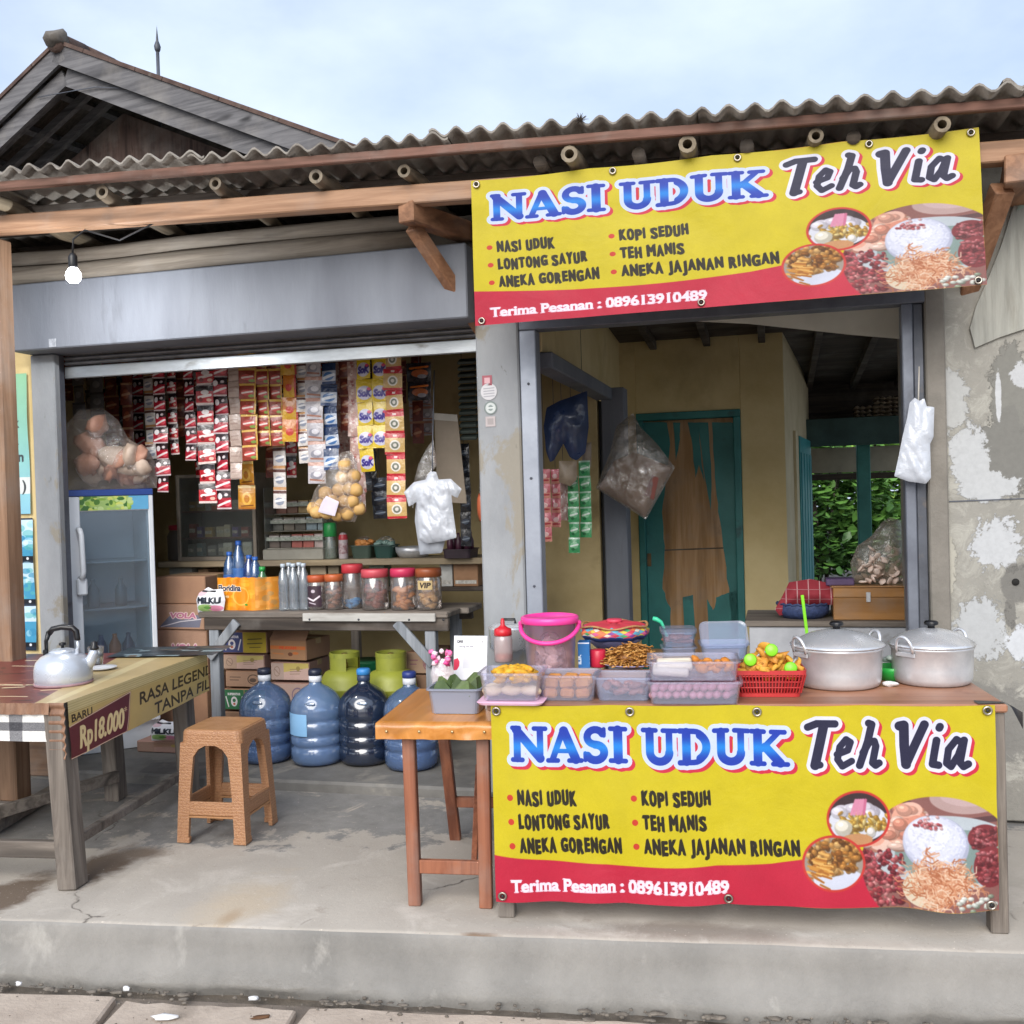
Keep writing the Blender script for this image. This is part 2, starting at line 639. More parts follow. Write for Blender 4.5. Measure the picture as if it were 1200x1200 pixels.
    def mat(s, name, rough=.45, spec=.5, metal=0, bump=0, bsc=12, fade=0.0, coat=0):
        im = bpy.data.images.new(name, s.w, s.h)
        px = np.ones((s.h, s.w, 4), np.float32)
        px[..., :3] = np.clip(s.a[::-1], 0, 1)
        im.pixels.foreach_set(px.ravel())
        im.update(); im.pack()
        m, n, b, o = newmat(name)
        t = n.nodes.new('ShaderNodeTexImage'); t.image = im; t.extension = 'EXTEND'
        uvn = n.nodes.new('ShaderNodeUVMap'); n.links.new(uvn.outputs[0], t.inputs[0])
        vec = coords(n)
        f = noisen(n, vec, 9, 6, .6)
        dk = rampn(n, f, .3, .75, (1, 1, 1, 1), (.86, .86, .86, 1))
        col = mixn(n, 1.0, t.outputs[0], dk, 'MULTIPLY')
        if fade:
            col = mixn(n, fade, col, C('#b0aaa4'))
        n.links.new(col, b.inputs['Base Color'])
        b.inputs['Roughness'].default_value = rough
        b.inputs['Specular IOR Level'].default_value = spec
        b.inputs['Metallic'].default_value = metal
        b.inputs['Coat Weight'].default_value = coat
        if bump:
            bumpn(n, b, noisen(n, vec, bsc, 5, .55, .6), bump, .02)
        MATS[name] = m
        return m

def arc(cx, cy, rx, ry, a0, a1, n=14):
    return [(cx + rx * math.cos(R(a0 + (a1 - a0) * i / n)), cy + ry * math.sin(R(a0 + (a1 - a0) * i / n))) for i in range(n + 1)]
# fat slab letters, y up, cap height 1:  width, [(points, radius)]
SLAB = {
 'N': (.98, [([(.16, .1), (.16, .9)], .1), ([(.14, .88), (.8, .12)], .12), ([(.8, .12), (.8, .9)], .09), ([(.04, .93), (.22, .93)], .065), ([(.04, .07), (.3, .07)], .065), ([(.64, .93), (.95, .93)], .065)]),
 'A': (.98, [([(.46, .9), (.16, .1)], .085), ([(.48, .88), (.8, .1)], .125), ([(.26, .33), (.66, .33)], .06), ([(.04, .07), (.3, .07)], .065), ([(.62, .07), (.95, .07)], .065)]),
 'S': (.72, [(arc(.36, .71, .22, .2, 25, 270), .1), (arc(.36, .29, .24, .21, 90, -155), .11), ([(.6, .92), (.6, .74)], .055), ([(.08, .08), (.08, .27)], .055)]),
 'I': (.52, [([(.26, .1), (.26, .9)], .125), ([(.06, .93), (.46, .93)], .065), ([(.06, .07), (.46, .07)], .065)]),
 'U': (.98, [([(.22, .9), (.22, .35)] + arc(.48, .34, .26, .25, 180, 360), .11), ([(.74, .34), (.74, .9)], .09), ([(.05, .93), (.38, .93)], .065), ([(.58, .93), (.93, .93)], .065)]),
 'D': (.92, [([(.22, .1), (.22, .9)], .115), ([(.05, .93), (.42, .92)] + arc(.42, .5, .34, .42, 90, -90) + [(.05, .07)], .075), (arc(.42, .5, .33, .36, 60, -60), .11)]),
 'K': (1.0, [([(.2, .1), (.2, .9)], .115), ([(.3, .45), (.72, .9)], .075), ([(.4, .52), (.78, .1)], .12), ([(.04, .93), (.36, .93)], .065), ([(.04, .07), (.36, .07)], .065), ([(.56, .93), (.9, .93)], .065), ([(.6, .07), (.97, .07)], .065)]),
 ' ': (.38, []),
}
BRUSH = {
 'T': (.78, [([(.1, .86), (.35, .93), (.86, .92)], .075), ([(.55, .9), (.42, .5), (.28, .08)], .095), ([(.28, .07), (.42, .09)], .07)]),
 'e': (.6, [([(.12, .3), (.42, .38), (.5, .54), (.38, .6), (.2, .45), (.13, .2), (.26, .06), (.52, .16)], .068)]),
 'h': (.78, [([(.42, .92), (.5, .9), (.38, .55), (.14, .07)], .075), ([(.24, .32), (.42, .54), (.56, .56), (.6, .46), (.5, .12), (.58, .07), (.68, .12)], .072)]),
 'V': (.86, [([(.12, .88), (.24, .9), (.24, .5), (.28, .1)], .095), ([(.28, .1), (.5, .45), (.8, .92)], .085)]),
 'i': (.4, [([(.26, .6), (.14, .12), (.3, .1)], .075), ([(.34, .85), (.36, .88)], .075)]),
 'a': (.76, [([(.56, .54), (.4, .62), (.18, .42), (.12, .14), (.24, .07), (.44, .3), (.56, .54)], .07), ([(.6, .6), (.48, .16), (.58, .07), (.7, .12)], .075)]),
 ' ': (.36, []),
}
def letters(cv, font, txt, x0, x1, base, h, slope=0):
    tot = sum(font[ch][0] for ch in txt)
    M = cv.new(); x = x0; kx = (x1 - x0) / tot
    for ch in txt:
        w, st = font[ch]
        for pts, r in st:
            q = [(x + px * kx, base + slope * (x + px * kx - x0) - py * h) for px, py in pts]
            M = cv.m_stroke(q, r * (kx * .45 + h * .55), M)
        x += w * kx
    return M
def food_photos(cv):
    """the printed dishes at the lower right of the banner"""
    rr = random.Random(3)
    _ell = cv.ell
    def lump(cx, cy, rx, ry, col, ang=0, op=1):
        if max(rx, ry) > 30 or min(rx, ry) < 3:
            return _ell(cx, cy, rx, ry, col, ang, op)
        c = np.array(cv.c(col))
        _ell(cx + 1.5, cy + 2.5, rx, ry, list(c * .5), ang, .55 * op)
        _ell(cx, cy, rx, ry, list(c * .82), ang, .9 * op)
        _ell(cx - rx * .18, cy - ry * .25, rx * .72, ry * .66, list(c), ang, .9 * op)
        _ell(cx - rx * .3, cy - ry * .42, rx * .3, ry * .25, list(np.clip(c * 1.25 + .08, 0, 1)), ang, .7 * op)
    cv.ell = lump
    big = cv.m_ell(1335, 470, 222, 205)
    big[:, 1500:] = 0
    keep = cv.a.copy()
    cv.rect(1090, 230, 1500, 600, '#8a5a55')
    cv.ell(1420, 270, 110, 46, '#b79a96'); cv.ell(1425, 262, 86, 32, '#c6aaa8')
    cv.line([(1240, 280), (1330, 345), (1500, 330)], 9, '#5a3a3c')
    cv.ell(1350, 430, 210, 110, '#b9c2c9'); cv.ell(1380, 440, 170, 80, '#7f9490')
    for i in range(60):
        cv.ell(rr.uniform(1120, 1290), rr.uniform(300, 420), rr.uniform(14, 34), rr.uniform(10, 26), rr.choice(['#e2a58f', '#e8b7a4', '#d98f78', '#e7c4b4']))
    for i in range(240):
        cv.ell(rr.uniform(1105, 1230), rr.uniform(430, 590), rr.uniform(4, 10), rr.uniform(4, 8), rr.choice(['#8f2f38', '#a33c42', '#c06468', '#6d2029', '#b5505a', '#d08a88']))
    cv.ell(1325, 405, 92, 84, '#a9adc4'); cv.ell(1321, 398, 88, 78, '#c3c7dc'); cv.ell(1315, 390, 78, 66, '#d6d9ea'); cv.ell(1305, 378, 58, 46, '#e6e8f4')
    for i in range(420):
        a = rr.uniform(0, 6.3); q = math.sqrt(rr.random())
        cv.ell(1325 + 86 * q * math.cos(a), 402 + 78 * q * math.sin(a), 4, 2.2, rr.choice(['#eceef8', '#cdd1e6', '#e3e6f3', '#bcc0d8']), op=.55, ang=rr.uniform(0, 3))
    for i in range(34):
        cv.ell(1312 + rr.gauss(0, 20), 345 + rr.gauss(0, 11), 5, 4, rr.choice(['#c25a60', '#d98b8d', '#a8434b', '#e2b0b0']))
    for (cx, cy, rx, ry) in ((1462, 385, 48, 38), (1476, 470, 48, 60)):
        cv.ell(cx, cy, rx, ry, '#7c2d33')
        for i in range(80):
            cv.ell(cx + rr.uniform(-.9, .9) * rx * .8, cy + rr.uniform(-.9, .9) * ry * .8, rr.uniform(3, 9), rr.uniform(3, 7), rr.choice(['#8f3a40', '#a5494f', '#6b242b', '#b4656a']))
    cv.ell(1290, 540, 60, 54, '#d9cbb2')
    for i in range(620):
        x = rr.gauss(1335, 40); y = rr.gauss(520, 30); a = rr.uniform(0, 6.3)
        pts = [(x, y), (x + 22 * math.cos(a), y + 18 * math.sin(a)), (x + 36 * math.cos(a + .5), y + 30 * math.sin(a + .6))]
        cv.line(pts, rr.uniform(1.0, 2.0), rr.choice(['#c98862', '#d9a280', '#b5704f', '#e2bb9c', '#cc9370', '#a8623f', '#e6cbb2']))
    for i in range(22):
        cv.ell(1440 + rr.gauss(0, 26), 575 + rr.gauss(0, 12), 9, 6, rr.choice(['#c9cfc5', '#e3e6de', '#8e9a86']))
    cv.a = keep * (1 - big[..., None]) + cv.a * big[..., None]
    for cx, cy, kind in ((1106, 336, 0), (1032, 468, 1)):
        cv.ell(cx, cy, 92, 84, '#c8352f'); keep = cv.a.copy()
        disc = cv.m_ell(cx, cy, 85, 77)
        if kind == 0:
            cv.rect(cx - 95, cy - 90, cx + 95, cy + 90, '#3b2c30')
            cv.ell(cx, cy + 10, 86, 58, '#d8dae6')
            for i in range(9):
                cv.ell(cx - 40 + rr.uniform(-30, 90), cy - 28 + rr.uniform(-16, 16), 24, 18, rr.choice(['#c9c2d2', '#e4e0ec', '#d6cfdd']))
            for i in range(150):
                cv.ell(cx + rr.gauss(5, 34), cy + 14 + rr.gauss(0, 14), rr.uniform(5, 12), rr.uniform(3, 7), rr.choice(['#c59a3f', '#d9b35c', '#a67a2c', '#e0c680', '#b98a3a']), rr.uniform(0, 3))
            for k in range(5):
                cv.line([(cx - 20 + k * 9, cy - 14), (cx + k * 7 - 6, cy - 56)], 4, rr.choice(['#d98aa8', '#e6b3c6', '#c66a8c']))
            cv.ell(cx - 44, cy + 26, 26, 24, '#e9e4d4'); cv.ell(cx + 36, cy + 40, 13, 15, '#eae6e2')
            cv.ell(cx - 5, cy + 62, 46, 18, '#c58f62')
        else:
            cv.rect(cx - 95, cy - 90, cx + 95, cy + 90, '#9c8f84')
            cv.ell(cx + 14, cy + 48, 74, 34, '#cfd3e4')
            for i in range(170):
                a = rr.uniform(0, 6.3); q = math.sqrt(rr.random())
                cv.ell(cx + 4 + 78 * q * math.cos(a), cy - 22 + 52 * q * math.sin(a), rr.uniform(6, 14), rr.uniform(5, 11), rr.choice(['#a86c2a', '#8d5520', '#c28a45', '#6f4118', '#d3a362', '#b57a36']))
            for i in range(40):
                x = cx - 50 + rr.gauss(0, 20); y = cy + 14 + rr.gauss(0, 16)
                cv.line([(x, y), (x + 26, y + rr.uniform(2, 18))], 3, rr.choice(['#c98a3a', '#e0ac5c', '#a8682a']))
        cv.a = keep * (1 - disc[..., None]) + cv.a * disc[..., None]
def _blur(a, k=1):
    for _ in range(k):
        a = (a + np.roll(a, 1, 0) + np.roll(a, -1, 0) + np.roll(a, 1, 1) + np.roll(a, -1, 1)) / 5
    return a
def banner_canvas():
    cv = Canvas(1500, 600, '#cfbd17')
    yy, xx = np.mgrid[0:600, 0:1500]
    # red foot with a wavy top edge
    edge = 462 + 26 * np.sin((xx - 60) / 1500 * 5.2) + np.where(xx > 850, -(xx - 850) * .07, 0)
    cv.put(np.clip((yy - edge) / 3 + .5, 0, 1), '#c01f3b')
    food_photos(cv); del cv.ell
    cv.a[:, 930:] = _blur(cv.a, 3)[:, 930:]
    # title
    def blue(x, y):
        t = np.clip((y - 55) / 115.0, 0, 1); k = np.exp(-((t - .62) / .2) ** 2)[..., None]
        return np.array([.10, .22, .68]) * (1 - k) + np.array([.10, .52, .90]) * k
    L = letters(cv, SLAB, 'NASI UDUK', 62, 908, 172, 112, .012)
    Lo = cv.grow(L, 13)
    cv.put(np.roll(np.roll(Lo, 9, 1), 9, 0), '#cf2a44'); cv.put(Lo, '#cfdcfa'); cv.put(L, blue)
    BRB = {k_: (w_, [(p_, r_ * 1.16) for p_, r_ in st_]) for k_, (w_, st_) in BRUSH.items()}
    B = letters(cv, BRB, 'Teh Via', 955, 1428, 188, 146, .0)
    Bo = cv.grow(B, 11)
    cv.put(np.roll(np.roll(Bo, 8, 1), 8, 0), '#cf2a44'); cv.put(Bo, '#e3e4f6'); cv.put(B, '#22223f')
    # menu
    ink = '#241f12'
    for (x, y, t, w) in ((78, 300, 'NASI UDUK', 186), (80, 373, 'LONTONG SAYUR', 286), (82, 446, 'ANEKA GORENGAN', 320), (464, 300, 'KOPI SEDUH', 212), (466, 373, 'TEH MANIS', 196), (468, 446, 'ANEKA JAJANAN RINGAN', 470)):
        cv.ell(x - 24, y - 20, 9.5, 9.5, '#c93a28')
        k = len(t); x0 = x
        CWD = {' ': .5, 'I': .5, 'N': 1.05, 'O': 1.05, 'G': 1.05, 'M': 1.25, 'L': .85, 'E': .85, 'J': .62}
        tot = sum(CWD.get(c, 1.0) for c in t)
        for j, ch in enumerate(t):
            cw = w / tot * CWD.get(ch, 1.0)
            if ch != ' ':
                cv.put(cv.grow(cv.m_text(ch, x0 + 3, y + ((j * 7) % 3 - 1) * 3, 41 + ((j * 5) % 3) * 2, wid=max(cw - 8, 4) * (.45 if ch == 'I' else 1), shear=((j * 3) % 3 - 1) * .05), 3), ink)
            x0 += cw
    # order line with serifs
    t = 'Terima Pesanan : 089613910489'
    M = cv.m_text(t, 52, 566, 37, wid=668, bold=2)
    g = M > .5; k = np.zeros_like(M)
    foot = g & ~np.roll(g, -1, 0); rows = np.zeros_like(g); rows[563:569] = True
    head = g & ~np.roll(g, 1, 0); rows2 = np.zeros_like(g); rows2[524:532] = True
    for dx in range(-3, 4):
        k = np.maximum(k, np.roll((foot & rows) | (head & rows2), dx, 1) * 1.0)
    k = np.maximum(k, np.maximum(np.roll(k, -1, 0), np.roll(k, 1, 0)))
    cv.put(np.maximum(M, k * .8), '#f1e6f4')
    cv.a = np.clip(cv.a * .86 + .015, 0, 1)
    cv.grain(.012)
    return cv
# ------------------------------------------------------------------ shared materials
CONC0 = pm('plinth_concrete', '#9b9288', '#857d74', 3, .85, bump=.35, bsc=45, dirt=('#6d665e', 2.2, .56, .74), patches=(('#ab9f90', 1.3, .6, .7), ('#7a6450', 1.1, .67, .74)))
SCREED = pm('screed', '#75736f', '#62605d', 4, .7, bump=.25, bsc=50, dirt=('#8f8a82', 5, .58, .68))
CURB = pm('curb_face', '#8f8c87', '#7a7874', 3.5, .85, bump=.7, bsc=26, dirt=('#a5a29c', 6, .58, .74), stretch=(1, 1, .6), patches=(('#686560', 2.3, .66, .75),))
SLABM = pm('street_slab', '#bcaea0', '#a6988b', 5, .9, bump=.5, bsc=60, dirt=('#8d8175', 4, .56, .74), patches=(('#7d7267', 30, .66, .72),))
DIRT = pm('dirt', '#6f665b', '#574f46', 12, .95, bump=.8, bsc=40)
PAINTG = pm('grey_blue_paint', '#747982', '#646871', 2.5, .65, bump=.25, bsc=30, stretch=(1.4, 1, .3), dirt=('#595c63', 7, .62, .78), patches=(('#7b808a', 1.7, .62, .8), ('#4d4f55', 40, .72, .76)))
PILLM = pm('pillar_paint', '#96999c', '#84878a', 3, .75, bump=.35, bsc=30, stretch=(1.3, 1.3, .6), patches=(('#8a857a', 2.6, .53, .57), ('#5c5953', 9, .66, .74), ('#9a9da0', 4, .66, .7)))
STEEL = pm('gate_steel', '#6d727c', '#5b5f69', 8, .45, .3, bump=.08, dirt=('#4b4c50', 9, .6, .75))
STEELD = pm('gate_steel_dark', '#565a63', '#45484f', 8, .5, .3, bump=.1, dirt=('#6a625a', 9, .62, .75))
SHUT = pm('shutter_steel', '#a9adb0', '#8e9295', 10, .38, .75, bump=.1, stretch=(.3, 1, 1), dirt=('#67645f', 14, .6, .74))
SHUTD = pm('shutter_slat', '#85868a', '#6c6d70', 10, .5, .55, bump=.1, dirt=('#565350', 8, .55, .74))
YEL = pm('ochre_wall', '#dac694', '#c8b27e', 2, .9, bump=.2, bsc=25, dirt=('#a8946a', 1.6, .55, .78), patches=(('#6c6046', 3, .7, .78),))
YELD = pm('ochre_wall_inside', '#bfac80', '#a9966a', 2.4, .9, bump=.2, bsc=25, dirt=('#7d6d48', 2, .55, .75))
CREAM = pm('cream_paint', '#c9bb98', '#b7a884', 3, .8, bump=.15, dirt=('#8c7f65', 3, .62, .76))
DARKW = wood('soot_wood', '#544a40', '#3a332c', 0, .9)
TEAL = pm('teal_paint', '#1f7672', '#196562', 4, .5, bump=.15, bsc=40, dirt=('#114544', 6, .6, .75))
TEALL = pm('teal_paint_light', '#2f8f92', '#267a7c', 4, .5, bump=.15, bsc=40)
PLY = wood('bare_ply', '#b3906b', '#9c7850', 2, .85, .2, 20, dirt=('#6e563f', 3, .6, .75))
NEWW = wood('new_timber', '#a98467', '#8f6b50', 0, .65, .25, 30)
NEWW2 = wood('new_timber_cross', '#9d7355', '#855d42', 1, .65, .25, 30)
OLDW = wood('old_timber', '#7d746b', '#5f5750', 0, .85, .4, 34)
OLDZ = wood('old_timber_upright', '#7d746b', '#5f5750', 2, .85, .4, 34)
OLDD = wood('old_dark_timber', '#544a42', '#3b332d', 0, .85, .4, 34)
BAMB = wood('bamboo', '#8a7d68', '#63594a', 1, .75, .2, 20)
ASB = pm('roof_sheet', '#99948c', '#807a73', 6, .9, bump=.5, bsc=60, dirt=('#5f5953', 8, .5, .7), patches=(('#a19c95', 5, .62, .72),))

def floor_mat():
    m, n, b, o = newmat('porch_concrete')
    t = n.nodes.new('ShaderNodeTexCoord'); vec = t.outputs['Object']
    sep = n.nodes.new('ShaderNodeSeparateXYZ'); n.links.new(vec, sep.inputs[0])
    def math_(op, a, b_=None, c_=None):
        q = n.nodes.new('ShaderNodeMath'); q.operation = op
        for i_, x in enumerate((a, b_, c_)):
            if x is None: continue
            if isinstance(x, (int, float)): q.inputs[i_].default_value = x
            else: n.links.new(x, q.inputs[i_])
        return q.outputs[0]
    big = noisen(n, vec, 1.6, 8, .65, .4); fine = noisen(n, vec, 9, 8, .7, .3); mid = noisen(n, vec, 4.2, 9, .68, .6)
    col = mixn(n, rampn(n, big, .3, .7), C('#aea79d'), C('#9b948b'))
    col = mixn(n, rampn(n, mid, .52, .7), col, C('#b7b0a7'))
    col = mixn(n, rampn(n, fine, .6, .78), col, C('#8d8378'))
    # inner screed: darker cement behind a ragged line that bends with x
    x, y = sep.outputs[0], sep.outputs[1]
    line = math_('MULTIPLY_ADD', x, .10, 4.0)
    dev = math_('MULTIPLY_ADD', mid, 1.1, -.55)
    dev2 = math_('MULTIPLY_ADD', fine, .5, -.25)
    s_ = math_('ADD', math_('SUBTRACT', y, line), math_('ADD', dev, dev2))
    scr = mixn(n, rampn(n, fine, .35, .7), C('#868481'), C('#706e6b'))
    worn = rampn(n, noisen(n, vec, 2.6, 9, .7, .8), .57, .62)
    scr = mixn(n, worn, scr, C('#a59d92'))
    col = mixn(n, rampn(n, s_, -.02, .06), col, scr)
    def stain(px, py, rx, ry, cc, lo, hi):
        nonlocal col
        c = Zp(px, py, 0); a = (Zp(px + rx, py, 0) - c).length; d = (Zp(px, py - ry, 0) - c).length
        dx = math_('DIVIDE', math_('SUBTRACT', x, c.x), a); dy = math_('DIVIDE', math_('SUBTRACT', y, c.y), d)
        rr_ = math_('SQRT', math_('ADD', math_('MULTIPLY', dx, dx), math_('MULTIPLY', dy, dy)))
        rr_ = math_('ADD', rr_, math_('MULTIPLY_ADD', mid, 1.5, -.75))
        rr_ = math_('ADD', rr_, math_('MULTIPLY_ADD', fine, .7, -.35))
        col = mixn(n, rampn(n, rr_, lo, hi, (1, 1, 1, 1), (0, 0, 0, 1)), col, C(cc))
    stain(122, 1015, 34, 24, '#65574a', .6, 1.0)
    stain(8, 1050, 40, 26, '#65574a', .6, 1.0)
    stain(165, 1000, 40, 9, '#74675a', .5, 1.0)
    stain(560, 1098, 34, 6, '#7a6756', .5, 1.0)
    stain(285, 1060, 60, 40, '#ada08e', .3, 1.1)
    stain(270, 1075, 16, 12, '#a08e78', .3, 1.1)
    stain(800, 1090, 160, 12, '#8b8177', .4, 1.1)
    grit = noisen(n, vec, 150, 4, .7)
    col = mixn(n, rampn(n, grit, .62, .74), col, C('#6d655c'))
    col = mixn(n, rampn(n, noisen(n, vec, 95, 3, .6), .66, .74), col, C('#c9bfb2'))
    vo = n.nodes.new('ShaderNodeTexVoronoi'); vo.feature = 'DISTANCE_TO_EDGE'; vo.inputs['Scale'].default_value = .75
    wv = n.nodes.new('ShaderNodeVectorMath'); wv.operation = 'MULTIPLY_ADD'
    nn_ = n.nodes.new('ShaderNodeTexNoise'); nn_.inputs['Scale'].default_value = 3.5; nn_.inputs['Detail'].default_value = 6
    n.links.new(vec, nn_.inputs['Vector']); n.links.new(nn_.outputs['Color'], wv.inputs[0]); wv.inputs[1].default_value = (.35, .35, .35); n.links.new(vec, wv.inputs[2])
    n.links.new(wv.outputs[0], vo.inputs['Vector'])
    ck_ = rampn(n, vo.outputs['Distance'], .0015, .005, (1, 1, 1, 1), (0, 0, 0, 1))
    ckm = mixn(n, rampn(n, big, .5, .56), (0, 0, 0, 1), ck_)
    col = mixn(n, ckm, col, C('#4a443e'))
    n.links.new(col, b.inputs['Base Color'])
    b.inputs['Roughness'].default_value = .82
    bumpn(n, b, mixn(n, .5, fine, noisen(n, vec, 60, 8, .7)), .35)
    return m
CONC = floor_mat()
# ------------------------------------------------------------------ ground
g = MB()
g.grid(lambda u, v: (-60 + 120 * u, -60 + 120 * v, -.215), 8, 8)
struct('ground', g, DIRT)
ys = -.19
street = struct('street', MB().box(-9, 9, -7, 3.0, ys - .02 - .2, ys - .02, 0), pm('street_base', '#857a6f', '#6d635a', 6, .95, bump=.6, bsc=50))
def slab(poly, zt, dz):
    m = MB()
    n = len(poly); c = Vector((sum(p[0] for p in poly) / n, sum(p[1] for p in poly) / n))
    ins = [(Vector(p) + (c - Vector(p)).normalized() * .008) for p in poly]
    vs = [(x, y, zt - .05) for x, y in poly] + [(x, y, zt - .006) for x, y in poly] + [(p.x, p.y, zt + dz * ((p.x - c.x))) for p in ins]
    fs = [tuple(range(2 * n, 3 * n))]
    for i in range(n):
        j = (i + 1) % n
        fs += [(i, j, n + j, n + i), (n + i, n + j, 2 * n + j, 2 * n + i)]
    m.add(vs, fs)
    part('slab', m, SLABM, street)
def edgejit(a, b, k):
    return [(a[0] + (b[0] - a[0]) * t / k + rnd(-.012, .012), a[1] + (b[1] - a[1]) * t / k + rnd(-.008, .008)) for t in range(k)]
cuts = [(-4.2, -4.2), (-2.9, -2.75), (-1.72, -1.66), (-1.13, -1.12), (-.03, .02), (1.25, 1.2), (2.6, 2.7)]
for i in range(len(cuts) - 1):
    (a0, a1), (b0, b1) = cuts[i], cuts[i + 1]
    yb = 2.955 + rnd(-.02, .015)
    P = edgejit((a1 + .012, 2.15), (b1 - .012, 2.15), 6) + edgejit((b1 - .012, 2.15), (b0 - .012, yb), 6) + edgejit((b0 - .012, yb), (a0 + .012, yb), 8) + edgejit((a0 + .012, yb), (a1 + .012, 2.15), 6)
    slab(P, ys + rnd(-.003, .006), rnd(-.006, .006))
    P = edgejit((a1 + .012, 1.0), (b1 - .012, 1.0), 4) + edgejit((b1 - .012, 1.0), (b1 - .012, 2.12), 4) + edgejit((b1 - .012, 2.12), (a1 + .012, 2.12), 5) + edgejit((a1 + .012, 2.12), (a1 + .012, 1.0), 4)
    slab(P, ys + rnd(-.003, .006), 0)
# porch: a cast step with a worn nose and a lumpy foot
pf = MB()
nx = 150
prof = [(0.02, -.26), (0.0, -.19), (-.012, -.165), (-.004, -.13), (0, -.06), (.002, -.018), (.008, -.006), (.02, 0.0), (.5, 0), (1.1, 0), (9.0, 0)]
def pfun(u, v):
    x = -9 + 18 * u
    k = v * (len(prof) - 1); i = min(int(k), len(prof) - 2); t = k - i
    y = prof[i][0] * (1 - t) + prof[i + 1][0] * t; z = prof[i][1] * (1 - t) + prof[i + 1][1] * t
    yy = 3.075 + .012 * x * .5 + y
    nv = noise.noise(Vector((x * 2.2, z * 6, 3))); n2 = noise.noise(Vector((x * 9, z * 16, 7)))
    if z < -.14:
        yy -= .03 + .045 * nv + .022 * n2
    elif z < -.002:
        yy += .007 * nv + .005 * n2
    elif y < .1:
        n3 = noise.noise(Vector((x * 3.3, 1, 11)))
        yy += .010 * nv + .008 * n2 + max(n3 - .42, 0) * .12
        z -= .004 * abs(n2) + max(n3 - .42, 0) * .05
    return (x, yy, z)
pf.grid(pfun, nx * 2, len(prof) - 1)
pf.uv = {}
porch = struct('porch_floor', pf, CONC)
# curb face takes its own cement coat
me = porch.data
me.materials.append(CURB)
for p in me.polygons:
    if p.center.z < -.004:
        p.material_index = 1
# pebbles, cement crumbs at the foot of the step
gr = MB()
for i in range(260):
    x = rnd(-2.6, 1.6); s = rnd(.003, .012)
    y = 3.05 - abs(random.gauss(0, .05)) - .02 + .012 * x * .5
    gr.blob((x, y, ys + s * .2), (s * 1.6, s * 1.3, s), i, .4, 2, 1)
for i in range(90):
    x = rnd(-2.6, 1.6); s = rnd(.002, .006)
    gr.blob((x, rnd(2.7, 2.98), ys + .006), (s * 1.6, s * 1.3, s), i, .4, 2, 1)
for i in range(70):
    x = rnd(-2.6, 1.6); s = rnd(.008, .02)
    gr.blob((x, 3.02 - abs(random.gauss(0, .025)) + .006 * x, ys + .002), (s * 2.4, s * 1.4, s * .35), i, .6, 3, 2)
o = part('gravel', gr, pm('gravel_mix', '#7d756b', '#544d46', 30, .95), None, kind='stuff')
tag(o, 'grey crumbs and pebbles along the foot of the concrete step', 'gravel')
LIT = pm('litter_white', '#e4e4e4', '#c9c9cc', 8, .7)
for px, py, w, lb in ((195, 1193, .045, 'crumpled white tissue on the street slab at the bottom edge'), (148, 1160, .02, 'small white paper scrap left of the slab joint'), (297, 1171, .02, 'small oval white scrap lying mid street slab'), (22, 1154, .016, 'tiny white scrap at the foot of the step, far left')):
    p = Zp(px, py, ys + .01)
    m = MB(); m.blob((0, 0, .004), (w * 1.6, w * .8, .014), px, .6, 3, 2)
    single('paper_scrap', m, LIT, lb, 'litter', p, rnd(-.5, .5), 'paper scraps on the street')
p = Zp(305, 1193, ys + .008)
single('dry_leaf', MB().blob((0, 0, .003), (.06, .02, .008), 3, .5, 2, 2), pm('dry_leaf', '#6a4a30', '#50351f', 9, .8), 'dry brown leaf lying on the street slab', 'leaf', p, .3)

# ------------------------------------------------------------------ the shop building (frame F: u along the front, v inwards)
FL = lambda px, py, v: F.L(px, py, v)
shop = thing('shop_building', 'grey painted shop front with rolled up steel shutter and open porch bay', 'building', F.o, F.a)
part('floor', MB().box(-3.6, .12, 0.0, 2.2, -.05, .05, .012), pm('shop_floor', '#74726e', '#5c5a57', 5, .7, bump=.25, bsc=45, dirt=('#8b867d', 4, .58, .7)), shop)
part('floor', MB().box(.12, 4.6, .22, 5.0, -.05, .012, .006), SCREED, shop)
part('pillar', MB().box(-.075, .119, 0, .26, 0, 2.60, .008), PILLM, shop)
part('pillar', MB().box(-2.40, -2.262, 0.03, .075, 0, 2.115, .006), PILLM, shop)
part('lintel', MB().box(-2.405, -.0755, -.1, .1, 2.118, 2.44, .006), PAINTG, shop)
part('lintel_soffit', MB().box(-2.40, -.076, .1, .26, 2.14, 2.44, .004), PAINTG, shop)
part('wall', MB().box(-2.55, -.076, .06, .14, 2.442, 2.60, .004), wood('gable_planks', '#6f665c', '#564e46', 0, .9), shop)
for v_, z_, r_ in ((-.03, 2.492, .048), (.0, 2.578, .04)):
    part('wall_plate_log', MB().tube([(-3.0 + .3 * k, v_ + .008 * math.sin(k * 2.1), z_ + .006 * math.sin(k * 1.3)) for k in range(10)], [r_ * (1 + .08 * math.sin(k * 1.9)) for k in range(10)], 12), wood('plate_log', '#8b8276', '#6a6157', 0, .85, .4, 22), shop)
# rolled shutter
sh = part('shutter', MB().box(-2.261, -.0765, .105, .125, 1.998, 2.058, .004), SHUT, shop)
for k in range(3):
    zc = 2.064 + k * .024
    m = MB(); m.grid(lambda u, v: (-2.26 + 2.18 * u, .115 - .012 * math.sin(math.pi * v), zc + .022 * v), 1, 6)
    m.uv = {}
    part('slat', m, SHUTD, sh)
part('guide_rail', MB().box(-2.40, -2.29, .08, .145, .05, 2.12, .003), STEEL, sh)
